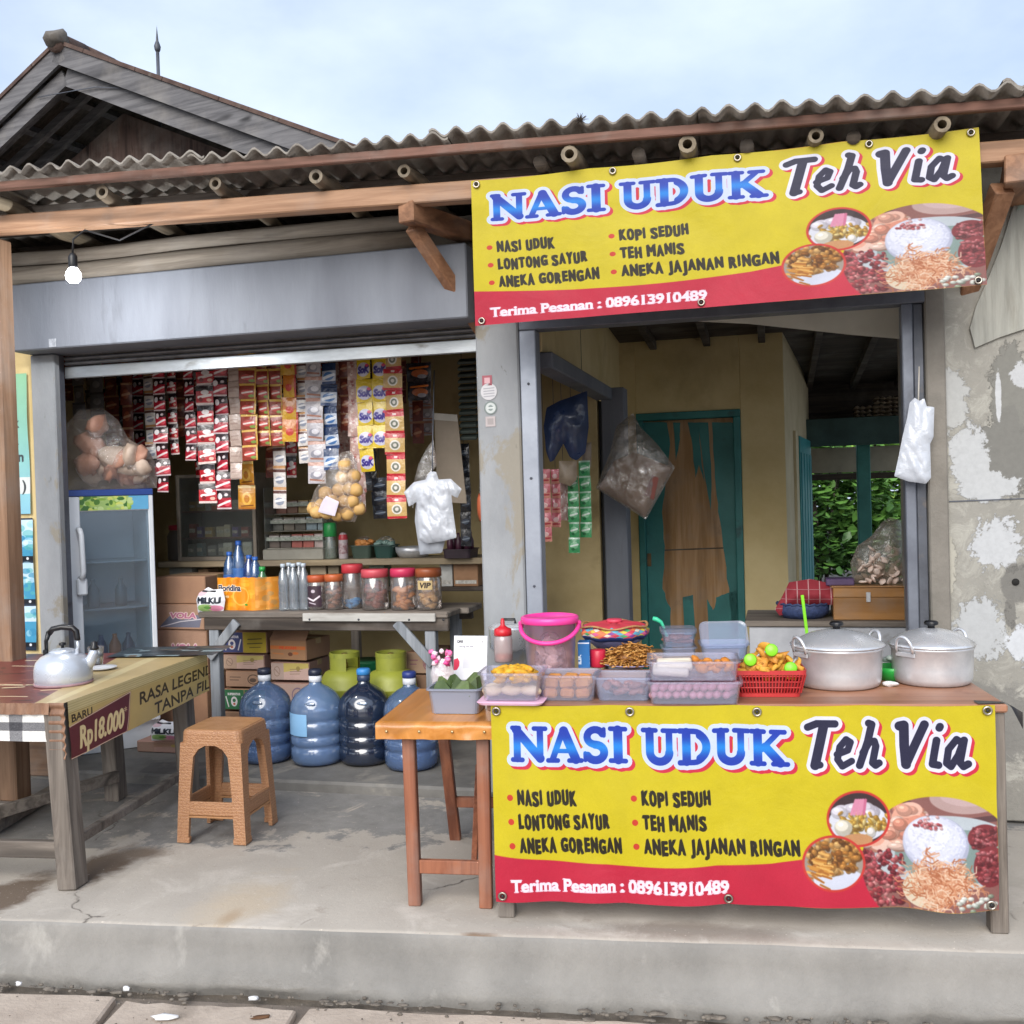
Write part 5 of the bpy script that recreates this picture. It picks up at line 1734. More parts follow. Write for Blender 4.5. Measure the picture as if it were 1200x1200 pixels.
m = MB(); m.lathe([(.0, .004), (.07, .004), (.076, .05), (.07, .1), (.03, .14), (.012, .165), (0, .17)], 20)
part('inner_bag', m, clear('inner_film', '#ffffff', '#f0e2ea', .1, .06, .3, bump=.6, bsc=25), bk)

def box_on(name, label, px, py, w, d, h, mat, rz=0, z=WALLT, taper=.88, group='plastic food boxes on the stall'):
    p = Zp(px, py, z)
    t = thing(name, label, 'food box', (p.x, p.y + d / 2, z), rz, group)
    part('box_wall', tub(w, d, h, taper), mat, t)
    return t
# front row of boxes
t1 = box_on('food_box', 'plastic box of yellow fritters on a pink tray, first in front row', 598, 822, .196, .15, .088, LILAC, R(-2), WALLT + .012)
p = Vector(t1.location)
m = MB(); loft(m, [[(x, y, z) for x, y in rrect(w, d_, .02)] for w, d_, z in ((.20, .16, 0), (.215, .17, .008), (.21, .165, .0095))])
single('pink_tray', m, pm('pale_pink_plastic', '#e3b9cf', '#d8a9c2', 6, .4), 'pale pink lid used as tray under the yellow fritters', 'tray', (p.x, p.y, WALLT), R(-2))
f1 = thing('fritter_heap', 'bright yellow fried fritters heaped in the first box', 'food', (p.x, p.y, p.z + .004), R(-2))
YF = pm('yellow_fritter', '#dba926', '#c48a1c', 40, .55, bump=.4, bsc=60)
FM = meshes_of(lambda i: MB().blob((0, 0, 0), (.05, .024, .02), i, .45, 3, 2), 4, YF, 'fritter')
WH = pm('pale_dough', '#d9c6a6', '#c7b08c', 20, .6, bump=.2)
WM = meshes_of(lambda i: MB().blob((0, 0, 0), (.075, .04, .035), i, .25, 2, 2), 3, WH, 'roll')
for i in range(6):
    part('roll', WM[i % 3], None, f1, (-.06 + .06 * (i % 3), -.03 + .06 * (i // 3), .022), (0, 0, rnd(-.3, .3)))
scatter(f1, 'fritter', FM, None, 16, .14, .11, .058, 3, .012, .4, 3)
t2 = box_on('food_box', 'plastic box of fried tofu cubes, second in the front row', 665, 822, .19, .14, .082, LILAC, R(-2))
p = Vector(t2.location)
f2 = thing('tofu_heap', 'orange brown fried tofu cubes in the second box', 'food', (p.x, p.y, p.z + .004), R(-2))
TF = pm('fried_tofu', '#c98a42', '#b3702c', 18, .6, bump=.4, bsc=50)
TM = meshes_of(lambda i: MB().cbox((0, 0, 0), (.044, .036, .03), .008), 1, TF, 'tofu_cube')
for l in range(2):
    for i in range(3):
        for j in range(3):
            part('tofu_cube', TM[0], None, f2, (-.052 + .052 * i + rnd(-.004, .004), -.04 + .04 * j, .018 + l * .032), (rnd(-.1, .1), rnd(-.1, .1), rnd(-.2, .2)))
t3 = box_on('food_box', 'plastic box nearly empty but for reddish morsels, third in front row', 731, 822, .185, .135, .075, BLUEP, R(-1))
p = Vector(t3.location)
f3 = thing('morsel_heap', 'reddish brown morsels lying in the third box', 'food', (p.x, p.y, p.z + .004), 0)
RM_ = meshes_of(lambda i: MB().blob((0, 0, 0), (.05, .03, .02), i + 7, .4, 3, 2), 3, pm('red_morsel', '#a86a5a', '#8d5140', 20, .5, bump=.3), 'morsel')
scatter(f3, 'morsel', RM_, None, 9, .13, .08, .018, 2, .016, .4, 5)
t4 = box_on('food_box', 'large lilac box of pink sausages, next to the red basket', 814, 826, .285, .185, .07, LILAC, R(0), WALLT, .93)
p = Vector(t4.location)
f4 = thing('sausage_heap', 'row of pink sausages in the lower lilac box', 'food', (p.x, p.y, p.z + .004))
SA = pm('pink_sausage', '#bf8793', '#ad7381', 12, .4)
me = MB().tube([(-.045, 0, 0), (-.04, 0, .0), (-.02, .0, .003), (.02, 0, .003), (.04, 0, 0), (.046, 0, 0)], [.004, .011, .013, .013, .011, .004], 10).mesh('sausage'); me.materials.append(SA)
for i in range(10):
    for l in range(2):
        part('sausage', me, None, f4, (-.115 + .025 * i + l * .01, -.035 + .0 * l, .02 + .022 * l), (rnd(-.1, .1), rnd(-.05, .05), R(62) + rnd(-.12, .12)))
        part('sausage', me, None, f4, (-.115 + .025 * i + l * .01, .045, .02 + .022 * l), (rnd(-.1, .1), rnd(-.05, .05), R(62) + rnd(-.12, .12)))
t5 = box_on('food_box', 'upper lilac box stacked on the sausages, holding crepes and nuggets', 812, 800, .275, .18, .06, LILAC, R(0), WALLT + .071, .95)
t5.location = (p.x, p.y + .005, WALLT + .0715)
f5 = thing('snack_heap', 'white crepes and orange nuggets side by side in the upper box', 'food', (p.x, p.y + .005, WALLT + .076))
CR = pm('white_crepe', '#d8cfc0', '#c6bca9', 10, .6, bump=.2)
me = MB().tube([(-.055, 0, 0), (-.05, 0, .0), (.05, 0, 0), (.056, 0, 0)], [.008, .014, .014, .008], 10).mesh('crepe'); me.materials.append(CR)
for i in range(6):
    part('crepe', me, None, f5, (-.07 + .012 * (i % 2), -.055 + .022 * i, .018 + .012 * (i % 2)), (0, rnd(-.05, .05), rnd(-.2, .1)))
NG = pm('orange_nugget', '#d0872e', '#b96d1d', 20, .6, bump=.4, bsc=60)
NM = meshes_of(lambda i: MB().blob((0, 0, 0), (.035, .03, .022), i, .4, 3, 2), 3, NG, 'nugget')
for i in range(22):
    part('nugget', random.choice(NM), None, f5, (rnd(.01, .115), rnd(-.06, .06), rnd(.014, .045)), (rnd(-1, 1), rnd(-1, 1), rnd(0, 6)))
# back row
t6 = box_on('food_box', 'small closed blue box behind the noodles', 794, 770, .13, .12, .06, BLUEP, R(4), WALLT + .0, .9)
p6 = Vector(t6.location); t6.location = (p6.x + .005, p6.y + .02, WALLT + .035)
single('box_riser', tub(.13, .12, .034, .95), BLUEP, 'low blue box carrying the small box behind the noodles', 'food box', (p6.x + .005, p6.y + .02, WALLT), R(4))
m = MB(); loft(m, [[(x, y, z) for x, y in rrect(w, d_, .02)] for w, d_, z in ((.13, .12, .061), (.142, .132, .061), (.142, .132, .07), (.13, .12, .072))])
part('lid', m, BLUEP, t6)
f6 = thing('snack_heap', 'pinkish snacks inside the small closed blue box', 'food', (p6.x + .005, p6.y + .02, WALLT + .04))
scatter(f6, 'morsel', RM_, None, 8, .09, .07, .012, 2, .015, .3, 9)
a = Zp(850, 775, T)
bl_ = thing('leaning_lid', 'pale blue box lid leaning against the red basket', 'lid', (a.x + .0, a.y + .08, WALLT + .055), R(6))
m = MB(); loft(m, [[(x, y, z) for x, y in rrect(w, d_, .025)] for w, d_, z in ((.175, .11, 0), (.185, .12, .004), (.185, .12, .012), (.17, .105, .008))])
part('lid_panel', m, BLUEP, bl_, (0, 0, .03), (R(52), 0, 0))
t7 = box_on('food_box', 'empty pale blue box under the leaning lid', 850, 775, .18, .13, .06, BLUEP, R(2), WALLT, .9)
t7.location = (a.x, a.y + .1, WALLT)
# noodles
a = Zp(738, 785, T)
nh = thing('noodle_heap', 'heap of brown fried noodles on a plate behind the boxes', 'food', (a.x, a.y + .09, WALLT + .01))
NO = [pm('fried_noodle', '#b8823c', '#9a6628', 30, .45), pm('fried_noodle_dark', '#8f5d26', '#744819', 30, .45), pm('fried_noodle_light', '#d0a05a', '#bb8641', 30, .45)]
for q in range(3):
    m = MB()
    for i in range(210):
        an = rnd(0, 6.3); q0 = math.sqrt(random.random()); h = .075 * (1 - q0 ** 1.6) + .004
        c = Vector((q0 * .095 * math.cos(an), q0 * .075 * math.sin(an), h * rnd(.5, 1)))
        d = rnd(0, 6.3); L = rnd(.02, .04)
        pts = []
        for k in range(5):
            d += rnd(-.9, .9)
            pts.append(c.copy()); c = c + Vector((math.cos(d) * L * .4, math.sin(d) * L * .4, rnd(-.008, .006)))
            c.z = max(c.z, .004)
        m.tube(pts, .0028, 5)
    part('noodle_strands', m, NO[q], nh, kind='stuff')
part('mound', MB().blob((0, 0, .015), (.15, .11, .08), 2, .2, 2, 3), NO[1], nh)
pl_ = thing('noodle_plate', 'round lilac plate under the brown noodles', 'plate', (a.x, a.y + .09, WALLT))
part('dish', MB().lathe([(0, 0), (.07, 0), (.11, .012), (.112, .015), (.1, .012), (.06, .005), (0, .005)], 30), pm('lilac_solid', '#a9a3c9', '#9a94bd', 6, .35), pl_)
# blue book-like box, red tin
a = Zp(683, 786, T)
cvb = Canvas(60, 120, '#1f6db0'); cvb.text('ILIK', 14, 100, 20, '#e6eef6', rot=-1.57, bold=1); cvb.rect(0, 0, 60, 6, '#dfe6ee')
o_ = thing('blue_carton', 'narrow upright blue carton just right of the pink bucket', 'carton', (a.x + .002, a.y + .07, WALLT))
part('carton_body', MB().box(-.022, .022, -.03, .03, 0, .1, .002), pm('blue_card', '#1f6db0', '#1a60a0', 6, .5), o_)
m = MB(); m.grid(lambda u, v: (-.021 + .042 * u, -.0315, .002 + .096 * v), 1, 1); part('printed_face', m, cvb.mat('blue_carton_print', .4), o_)
a = Zp(698, 786, T)
single('red_tin', MB().lathe([(0, 0), (.028, 0), (.03, .004), (.03, .062), (.027, .066), (0, .066)], 20), pm('red_tin', '#c2263f', '#a81d34', 6, .35), 'small red tin between blue carton and noodles', 'tin', (a.x + .004, a.y + .08, WALLT))
# cloth-covered bowl
a = Zp(720, 770, T)
cb = thing('covered_bowl', 'large bowl under a colourful woven diamond cover behind the noodles', 'bowl', (a.x - .01, a.y + .26, WALLT))
cb.scale = (1.0, 1.0, .72)
part('bowl', MB().lathe([(0, 0), (.08, 0), (.12, .05), (.135, .075), (.13, .075), (.1, .04), (0, .02)], 32), pm('lilac_bowl', '#8f8bb5', '#7f7ba6', 6, .3), cb)
cvd = Canvas(512, 128, '#c63f4d')
cols = ['#d8c04a', '#cf5d8c', '#4aa36a', '#d97b4a', '#d9d2c0', '#7a3f8a', '#c43f50', '#5aa7c0']
for j in range(5):
    for i in range(26):
        x = i * 20 + (10 if j % 2 else 0); y = 20 + j * 15
        cvd.put(cvd.m_poly([(x, y), (x + 10, y + 13), (x, y + 26), (x - 10, y + 13)]), random.Random(i * 7 + j).choice(cols))
cvd.rect(0, 100, 512, 128, '#2f3f7a')
for i in range(26):
    cvd.ell(i * 20, 100, 10, 8, '#2f3f7a')
m = MB(); n_ = 48
m.lathe([(.128, .055), (.142, .075), (.145, .1), (.13, .128), (.1, .142), (.06, .146), (.02, .148), (0, .148)], n_, uv=True)
m.v = [(x * (1 + .03 * math.sin(math.atan2(y, x) * 11)), y * (1 + .03 * math.sin(math.atan2(y, x) * 11)), z + .004 * math.sin(math.atan2(y, x) * 7)) for x, y, z in m.v]
part('woven_cover', m, cvd.mat('diamond_weave', .6), cb)
part('cover_rim', MB().tube([(.138 * math.cos(t) , .138 * math.sin(t), .134 + .008 * math.sin(t * 5)) for t in [2 * math.pi * k / 40 for k in range(40)]], .006, 6, closed=True), pm('straw_rim', '#b98a5a', '#9a6e44', 30, .7), cb)
part('cover_knob', MB().lathe([(.03, .147), (.034, .152), (.034, .162), (.028, .168), (0, .169)], 20), pm('pink_knob', '#d84a62', '#c43f56', 6, .4), cb)
# red basket with fritters
a = Zp(902, 818, T)
rbk = thing('red_basket', 'red plastic lattice basket between the lilac box and the pots', 'basket', (a.x, a.y + .08, WALLT), R(0))
RED = pm('red_plastic', '#bf3434', '#a92a2b', 6, .4)
m = MB(); W, D, Hh = .225, .16, .085
loft(m, [[(x, y, z) for x, y in rrect(W * k, D * k, .02)] for k, z in ((.86, 0), (.87, .012))], True, True)
loft(m, [[(x, y, z) for x, y in rrect(W * k, D * k, .02)] for k, z in ((1.0, Hh - .014), (1.03, Hh - .014), (1.03, Hh), (1.0, Hh))], False, False)
part('rim', m, RED, rbk)
m = MB()
for face in range(4):
    n_ = 20 if face % 2 == 0 else 14
    for i in range(n_ + 1):
        t = -1 + 2 * i / n_
        for zz0, zz1 in ((.0, .5), (.5, 1.0)):
            k0 = .87 + .13 * zz0; k1 = .87 + .13 * zz1
            if face == 0: p0, p1 = (t * W / 2 * k0 * .93, -D / 2 * k0), (t * W / 2 * k1 * .93, -D / 2 * k1)
            elif face == 2: p0, p1 = (t * W / 2 * k0 * .93, D / 2 * k0), (t * W / 2 * k1 * .93, D / 2 * k1)
            elif face == 1: p0, p1 = (W / 2 * k0, t * D / 2 * k0 * .93), (W / 2 * k1, t * D / 2 * k1 * .93)
            else: p0, p1 = (-W / 2 * k0, t * D / 2 * k0 * .93), (-W / 2 * k1, t * D / 2 * k1 * .93)
            m.beam((*p0, .012 + (Hh - .026) * zz0), (*p1, .012 + (Hh - .026) * zz1), .0042, .003, 0)
part('lattice_bars', m, RED, rbk)
m = MB()
for z in (.03, .048, .066):
    k = .87 + .13 * z / Hh
    P = [(x, y, z) for x, y in rrect(W * k, D * k, .02)]
    m.tube(P, .0022, 5, closed=True)
part('lattice_rings', m, RED, rbk)
part('liner', MB().box(-.088, .088, -.058, .058, .014, .05, .01), pm('dark_red_liner', '#8f2a2a', '#7b2323', 6, .6), rbk)
ff = thing('fritter_heap', 'golden orange fritters piled high in the red basket', 'food', (a.x, a.y + .08, WALLT))
GF = pm('golden_fritter', '#dca83e', '#c98f2c', 30, .55, bump=.5, bsc=50)
GF2 = pm('orange_fritter', '#d0913a', '#b97a28', 30, .55, bump=.5, bsc=50)
GM = meshes_of(lambda i: MB().blob((0, 0, 0), (.062, .042, .018), i, .6, 3.4, 2), 5, GF, 'fritter') + meshes_of(lambda i: MB().blob((0, 0, 0), (.07, .03, .022), i + 9, .6, 3.4, 2), 3, GF2, 'fritter')
for i in range(64):
    an = rnd(0, 6.3); q0 = math.sqrt(random.random()); h = rnd(.06, .085) + .075 * max(0, 1 - q0 ** 1.4) * random.random()
    part('fritter', random.choice(GM), None, ff, (q0 * .09 * math.cos(an) + .01, q0 * .062 * math.sin(an), h), (rnd(-.9, .9), rnd(-.9, .9), rnd(0, 6)))
LIME = pm('lime_plastic', '#86d62a', '#76c71f', 6, .35)
def tongs(label, px, py, off, d):
    b = Zp(px, py, T)
    p = Vector((a.x, a.y + .08, WALLT)) + Vector(off)
    t = thing('tongs', label, 'tongs', p, 0, 'lime tipped tongs in the fritter basket')
    e = Vector(d)
    part('arm', MB().tube([(0, 0, 0), e * .5 + Vector((0, 0, .006)), e], .004, 6), ALU, t)
    M = e.normalized().to_track_quat('Z', 'Y').to_matrix()
    part('tip', MB().cbox((0, 0, 0), (.002, .002, .002), 0) if False else MB().lathe([(0, -.004), (.017, -.0035), (.0205, 0), (.017, .0035), (0, .004)], 20, (0, -.006, 0), M=Matrix.Rotation(R(78), 3, 'X')), LIME, t)
tongs('lime tipped tongs standing up at the back of the fritters', 905, 750, (.012, -.045, .145), (-.07, .05, -.05))
tongs('lime tipped tongs at the left of the fritters', 882, 765, (-.055, -.05, .115), (-.03, .09, -.02))
tongs('lime tipped tongs poking out at the right front of the fritters', 927, 778, (.068, -.06, .09), (.03, .07, .02))
# pots
def pot(label, px, py, r, h, rz):
    p = Zp(px, py, T)
    t = thing('cooking_pot', label, 'pot', (p.x, p.y + r * .93, WALLT), rz, 'aluminium pots on the stall')
    part('body', MB().lathe([(0, 0), (r * .86, 0), (r * .93, .005), (r * .97, .02), (r * .985, .05), (r, h - .01), (r * 1.035, h - .006), (r * 1.04, h), (r * 1.0, h + .003)], 56), ALUR, t)
    ldp = part('lid', MB().lathe([(r * 1.06, h + .002), (r * 1.075, h + .006), (r * 1.03, h + .012), (r * .9, h + .022), (r * .62, h + .042), (r * .3, h + .053), (r * .12, h + .056), (0, h + .0565)], 56), ALU, t)
    part('knob', MB().lathe([(.012, h + .055), (.011, h + .064), (.022, h + .068), (.023, h + .074), (.019, h + .08), (0, h + .083)], 20), BLK, ldp)
    for s in (-1, 1):
        c = Vector((s * r * .98, 0, h - .012))
        pts = []
        for k in range(13):
            q = math.pi * k / 12
            pts.append(c + Vector((s * (.006 + .012 * math.sin(q)), .032 * math.cos(q), .052 * math.sin(q) ** .8)))
        hd = part('handle', MB().tube(pts, .0055, 8), ALU, t)
        part('handle_plate', MB().cbox(c + Vector((s * .004, 0, -.008)), (.005, .074, .014), .002), ALUR, hd)
    return t
pot('larger lidded aluminium pot beside the red fritter basket', 990, 811, .142, .128, R(28))
pot('smaller lidded aluminium pot at the right end of the table', 1104, 807, .128, .122, R(38))
# green bowl between the pots with wrapped goods
a = Zp(1050, 800, T)
gb = thing('green_bowl', 'bright green bowl of wrapped sweets between the two pots', 'bowl', (a.x + .005, a.y + .06, WALLT))
part('bowl', MB().lathe([(0, 0), (.045, 0), (.058, .03), (.062, .045), (.058, .045), (.04, .01), (0, .008)], 24), pm('bright_green_plastic', '#2fae4a', '#279c40', 6, .35), gb)
for i in range(8):
    part('wrapped_sweet', MB().blob((rnd(-.035, .035), rnd(-.03, .03), .05 + rnd(0, .035)), (.035, .02, .022), i, .5, 4, 2), pm('clear_wrap', '#b7c4bd', '#93a7a0', 30, .3), gb)
a = Zp(1045, 806, T)
single('paper_scrap', MB().blob((0, 0, .008), (.05, .03, .02), 5, .5, 4, 2), LIT, 'crumpled white tissue between the two pots', 'tissue', (a.x, a.y + .02, WALLT))
# spoons
a = Zp(955, 765, T)
sp_ = thing('spoon', 'lime green spoon handle standing up behind the larger pot', 'spoon', (a.x + .01, a.y + .28, WALLT))
part('handle', MB().beam((.0, 0, .01), (-.018, .0, .2), .013, .006, .002, (0, 1, 0)), LIME, sp_)
part('bowl', MB().blob((.002, 0, .012), (.05, .035, .016), 1, .05, 1, 2), LIME, sp_)
a = Zp(778, 760, T)
ss = thing('scoop', 'mint green scoop handle beside the small closed blue box', 'scoop', (a.x - .0, a.y + .12, WALLT + .055))
part('handle', MB().tube([(.02, 0, -.045), (.0, 0, .02), (-.01, 0, .04), (-.03, 0, .052), (-.045, 0, .056)], [.006, .006, .008, .011, .009], 8), pm('mint_plastic', '#43c79a', '#38b389', 6, .35), ss)
# ------------------------------------------------------------------ inside the shop (frame F)
def fth(name, label, cat, u, v, z, rz=0, group=None):
    return thing(name, label, cat, F.W(u, v, z), F.a + rz, group)
def pxbox(x0, y0, x1, y1, v):
    a = FL(x0, y0, v); b = FL(x1, y1, v)
    return a.x, b.x, b.z, a.z
FLZ = .052
# --- showcase fridge, turned towards the porch
fc = K(134, 700, 5.42)
fr_ = thing('display_fridge', 'white glass door display fridge with blue top beside the left pillar', 'fridge', (fc.x, fc.y, FLZ), R(40))
W, D, Hf = .43, .42, 1.385
FRW = pm('fridge_white', '#dde1e6', '#cfd4da', 4, .35, bump=.03)
FRG = pm('fridge_inside', '#e0e4e8', '#d3d8dd', 4, .5)
part('side_panel', MB().box(-W / 2, -W / 2 + .03, .03, D, 0, Hf, .004), FRW, fr_)
part('side_panel', MB().box(W / 2 - .03, W / 2, .03, D, 0, Hf, .004), FRW, fr_)
part('back_panel', MB().box(-W / 2 + .0305, W / 2 - .0305, D - .03, D, 0, Hf - .031, .003), FRG, fr_)
part('top_panel', MB().box(-W / 2 + .0305, W / 2 - .0305, .03, D, Hf - .03, Hf, .003), FRW, fr_)
part('base', MB().box(-W / 2 + .0305, W / 2 - .0305, .03, D - .031, 0, .14, .003), FRW, fr_)
BLUEF = pm('fridge_blue', '#26468f', '#203c7e', 5, .4)
part('header_cap', MB().box(-W / 2, W / 2, -.004, .0295, Hf - .03, Hf + .004, .003), BLUEF, fr_)
cvh = Canvas(240, 50, '#5fa6cf'); r5 = random.Random(4)
cvh.rect(0, 0, 170, 50, '#9ab86a')
for i in range(60):
    cvh.ell(r5.uniform(0, 175), r5.uniform(0, 50), r5.uniform(5, 14), r5.uniform(4, 11), r5.choice(['#7fa63a', '#a9c45a', '#4d7a2a', '#c8cf6a', '#3b6a2a', '#b9d08a']))
m = MB(); m.grid(lambda u, v: (-W / 2 + .06 + (W - .085) * u, -.0015, Hf - .105 + .073 * v), 1, 1)
part('header_print', m, cvh.mat('fridge_header', .35), fr_)
dr_ = part('door_frame', MB().box(-W / 2, -W / 2 + .06, 0, .0295, .14, Hf - .031, .004), FRW, fr_)
part('door_frame', MB().box(W / 2 - .026, W / 2, 0, .0295, .14, Hf - .031, .004), FRW, fr_)
part('door_frame', MB().box(-W / 2 + .0605, W / 2 - .0265, 0, .0295, .14, .19, .004), FRW, fr_)
part('door_frame', MB().box(-W / 2 + .0605, W / 2 - .0265, 0.0005, .0295, Hf - .11, Hf - .0315, .004), FRW, fr_)
part('door_glass', MB().box(-W / 2 + .0605, W / 2 - .0265, .008, .014, .1905, Hf - .1105, 0), clear('fridge_glass', '#e3ecf2', '#c2d0da', .06, .08, .2), fr_)
m = MB()
m.tube([(-W / 2 + .05, -.004, Hf - .2), (-W / 2 + .05, -.045, Hf - .205), (-W / 2 + .055, -.052, Hf - .23), (-W / 2 + .06, -.05, Hf - .42), (-W / 2 + .055, -.045, Hf - .45), (-W / 2 + .05, -.004, Hf - .455)], .014, 8)
m.cbox((-W / 2 + .055, -.018, Hf - .5), (.05, .036, .09), .008)
part('handle', m, FRW, fr_)
for z in (.45, .75, 1.0):
    s_ = part('wire_shelf', MB().box(-W / 2 + .035, W / 2 - .035, .05, D - .035, z, z + .008, 0), pm('wire_white', '#aeb6bc', '#9aa2a8', 5, .4), fr_)
for k, (x, z, c) in enumerate(((-.05, .459, '#3b3f6a'), (.02, .459, '#b5662a'), (.09, .459, '#2f3550'), (.06, .759, '#5b6a70'), (-.08, .759, '#7c8890'))):
    o = MB().lathe([(0, 0), (.03, 0), (.032, .01), (.032, .09), (.012, .13), (.012, .15), (0, .15)], 14)
    single('drink_bottle', o, pm('bottle_' + c[1:], c, None, 6, .3), ('dark drink bottle, left on the fridge shelf', 'orange drink bottle in the middle of the fridge', 'navy drink bottle, right on the fridge shelf', 'grey bottle at right on the upper fridge shelf', 'pale bottle at left on the upper fridge shelf')[k], 'bottle', fr_.matrix_basis @ Vector((x, .14, z)), 0, 'bottles in the fridge')
# bags of crackers on the fridge
FILM = clear('clear_film', '#fbfaf8', '#d9d2cc', .1, .1, .2, bump=.7, bsc=22)
FILMB = clear('clear_film_thin', '#fbfaf8', '#d9d4cf', .07, .1, .2, bump=.8, bsc=18)
def px_out(pts, v, ref=None):
    Q = [FL(x, y, v) for x, y in pts]
    u0 = sum(q.x for q in Q) / len(Q); z0 = min(q.z for q in Q)
    return [(q.x - u0, q.z - z0) for q in Q], u0, z0
cb_ = thing('cracker_bag', 'big clear bag of pinkish prawn crackers lying on the fridge', 'bag', (fc.x + .0, fc.y + .1, FLZ + Hf + .006), R(12))
SHR = pm('pink_cracker', '#c79a86', '#b58570', 18, .65, bump=.3)
SHR2 = pm('white_cracker', '#d3c0b0', '#c2ab98', 18, .65, bump=.3)
cm1 = meshes_of(lambda i: MB().blob((0, 0, 0), (.16, .07, .12), i, .5, 2.4, 2), 4, SHR, 'cracker')
cm2 = meshes_of(lambda i: MB().blob((0, 0, 0), (.15, .07, .13), i + 5, .5, 2.4, 2), 4, SHR2, 'cracker')
for i in range(26):
    x = rnd(-.2, .13); hmax = .36 if x < -.06 else .2
    z = rnd(.07, hmax)
    part('cracker', random.choice(cm1 if (z > .2 or random.random() < .3) else cm2), None, cb_, (x * .85, rnd(-.05, .06), z), (rnd(-.6, .6), rnd(-.6, .6), rnd(0, 6)))
m = pillow([(-.28, 0), (.19, 0), (.2, .1), (.16, .2), (.05, .27), (.0, .37), (-.08, .44), (-.2, .43), (-.27, .36), (-.29, .15)], .13, .022, .02, 9, 3)
part('film', m, FILM, cb_)

# --- stacked noodle cartons next to the fridge
KR = pm('kraft_card', '#a37e62', '#93705a', 5, .85, bump=.1, bsc=30, dirt=('#84634c', 4, .62, .8))
KRD = pm('kraft_card_dull', '#8d6f58', '#7b5f4b', 5, .85, bump=.1, bsc=30)
KRP = pm('pink_kraft', '#a8857a', '#967468', 5, .85, bump=.1, bsc=30)
def carton(label, box, v, depth, mat, cv=None, rz=0, group='grocery cartons in the shop', name='carton', flaps=False, top=None):
    u0, u1, z0, z1 = box
    w = u1 - u0; h = z1 - z0
    t = fth(name, label, 'carton', (u0 + u1) / 2, v, z0, rz, group)
    part('carton_body', MB().box(-w / 2, w / 2, 0, depth, 0, h, .004), mat, t)
    if cv is not None:
        m = MB(); m.grid(lambda a, b: (-w / 2 + .004 + (w - .008) * a, -.0015, .004 + (h - .008) * b), 1, 1)
        part('printed_face', m, cv.mat('carton_print', .7), t)
    part('tape', MB().box(-w / 2 - .0012, w / 2 + .0012, depth / 2 - .025, depth / 2 + .025, h - .03, h + .0012, 0), pm('parcel_tape', '#b39a74', '#a48b66', 6, .3), t)
    return t
def cv_wave(bg, txt, c1, c2):
    cv = Canvas(220, 150, bg)
    cv.put(cv.m_poly([(10, 140), (60, 70), (120, 92), (190, 60), (210, 80), (200, 140)]), c2)
    cv.line([(20, 138), (110, 104), (205, 88)], 3, '#c9c4c9')
    cv.put(cv.grow(cv.m_text(txt, 62, 82, 34, wid=120, bold=2, shear=.12), 4), '#e0c9c6')
    cv.text(txt, 62, 82, 34, c1, wid=120, bold=2, shear=.12)
    return cv.grain(.02)
zc = [.052, .052 + .21, .052 + .42, .052 + .63]
lbl = ['bottom carton of the tall stack beside the fridge', 'second carton from the floor in the stack beside the fridge', 'third carton with printed wave logo in the stack beside the fridge', 'plain open topped carton on top of the stack beside the fridge']
uA = FL(181, 700, .75).x; uB = FL(240, 700, .75).x
for k in range(4):
    cvx = cv_wave('#a4826c', 'VOLA', '#b5708a', '#6d6f80') if k in (1, 2) else None
    z1 = [FL(200, y, .75).z for y in (802, 738, 708, 675)]
levels = [FL(200, y, .75).z for y in (860, 790, 738, 708, 676)]
levels[0] = FLZ
for k in range(4):
    carton(lbl[k], (uA, uB, levels[k] + .0015, levels[k + 1]), .75 + .01 * (k % 2), .3, KR, cv_wave('#a4826c', 'VOLA', '#b5708a', '#6d6f80') if k in (1, 2) else None, R(-4 + 3 * (k % 2)))

# --- old work bench
bu0, bu1, bz = -1.757, -.40, .778
bn = fth('work_bench', 'old grey plank bench carrying jars inside the shop', 'bench', 0, .5, FLZ)
bz -= FLZ
part('plank', MB().box(bu0 - .03, bu1, -.02, .20, bz - .03, bz, .006), OLDW, bn)
part('plank', MB().box(bu0 - .02, bu1 + .04, .204, .46, bz - .034, bz - .002, .006), OLDW, bn)
part('edge_strip', MB().box(bu0 + .58, bu1 - .06, -.034, -.021, bz - .045, bz - .004, .003), pm('white_strip', '#b5b3ae', '#9a9893', 14, .7, stretch=(.2, 1, 1), dirt=('#7a746c', 9, .58, .74)), bn)
part('rail', MB().box(bu0, bu1, -.012, .02, bz - .095, bz - .0305, .004), OLDD, bn)
part('rail', MB().box(bu0, bu1, .40, .43, bz - .085, bz - .035, .004), OLDD, bn)
GLEG = wood('grey_leg', '#8b9096', '#70757b', 2, .8, .3, 26)
for u in (bu0 + .05, bu1 - .10):
    for v in (.02, .42):
        part('leg', MB().box(u - .028, u + .028, v - .025, v + .025, 0, bz - .0345, .004), GLEG, bn)
part('brace', MB().beam((bu0 + .03, -.022, bz - .24), (bu0 + .2, -.022, bz - .05), .02, .05), GLEG, bn)
part('brace', MB().beam((bu1 - .08, -.022, bz - .26), (bu1 - .27, -.022, bz - .05), .02, .05), GLEG, bn)
part('stretcher', MB().box(bu0 + .08, bu1 - .13, .40, .425, .2, .24, .004), OLDD, bn)
for u in (.0, .27, .54, .72):
    part('nail', MB().lathe([(.006, 0), (0, .003)], 8, (bu0 + .62 + u, -.0345, bz - .035), M=Matrix.Rotation(R(90), 3, 'X')), STEELD, bn)
BT = FLZ + bz + .001      # bench top
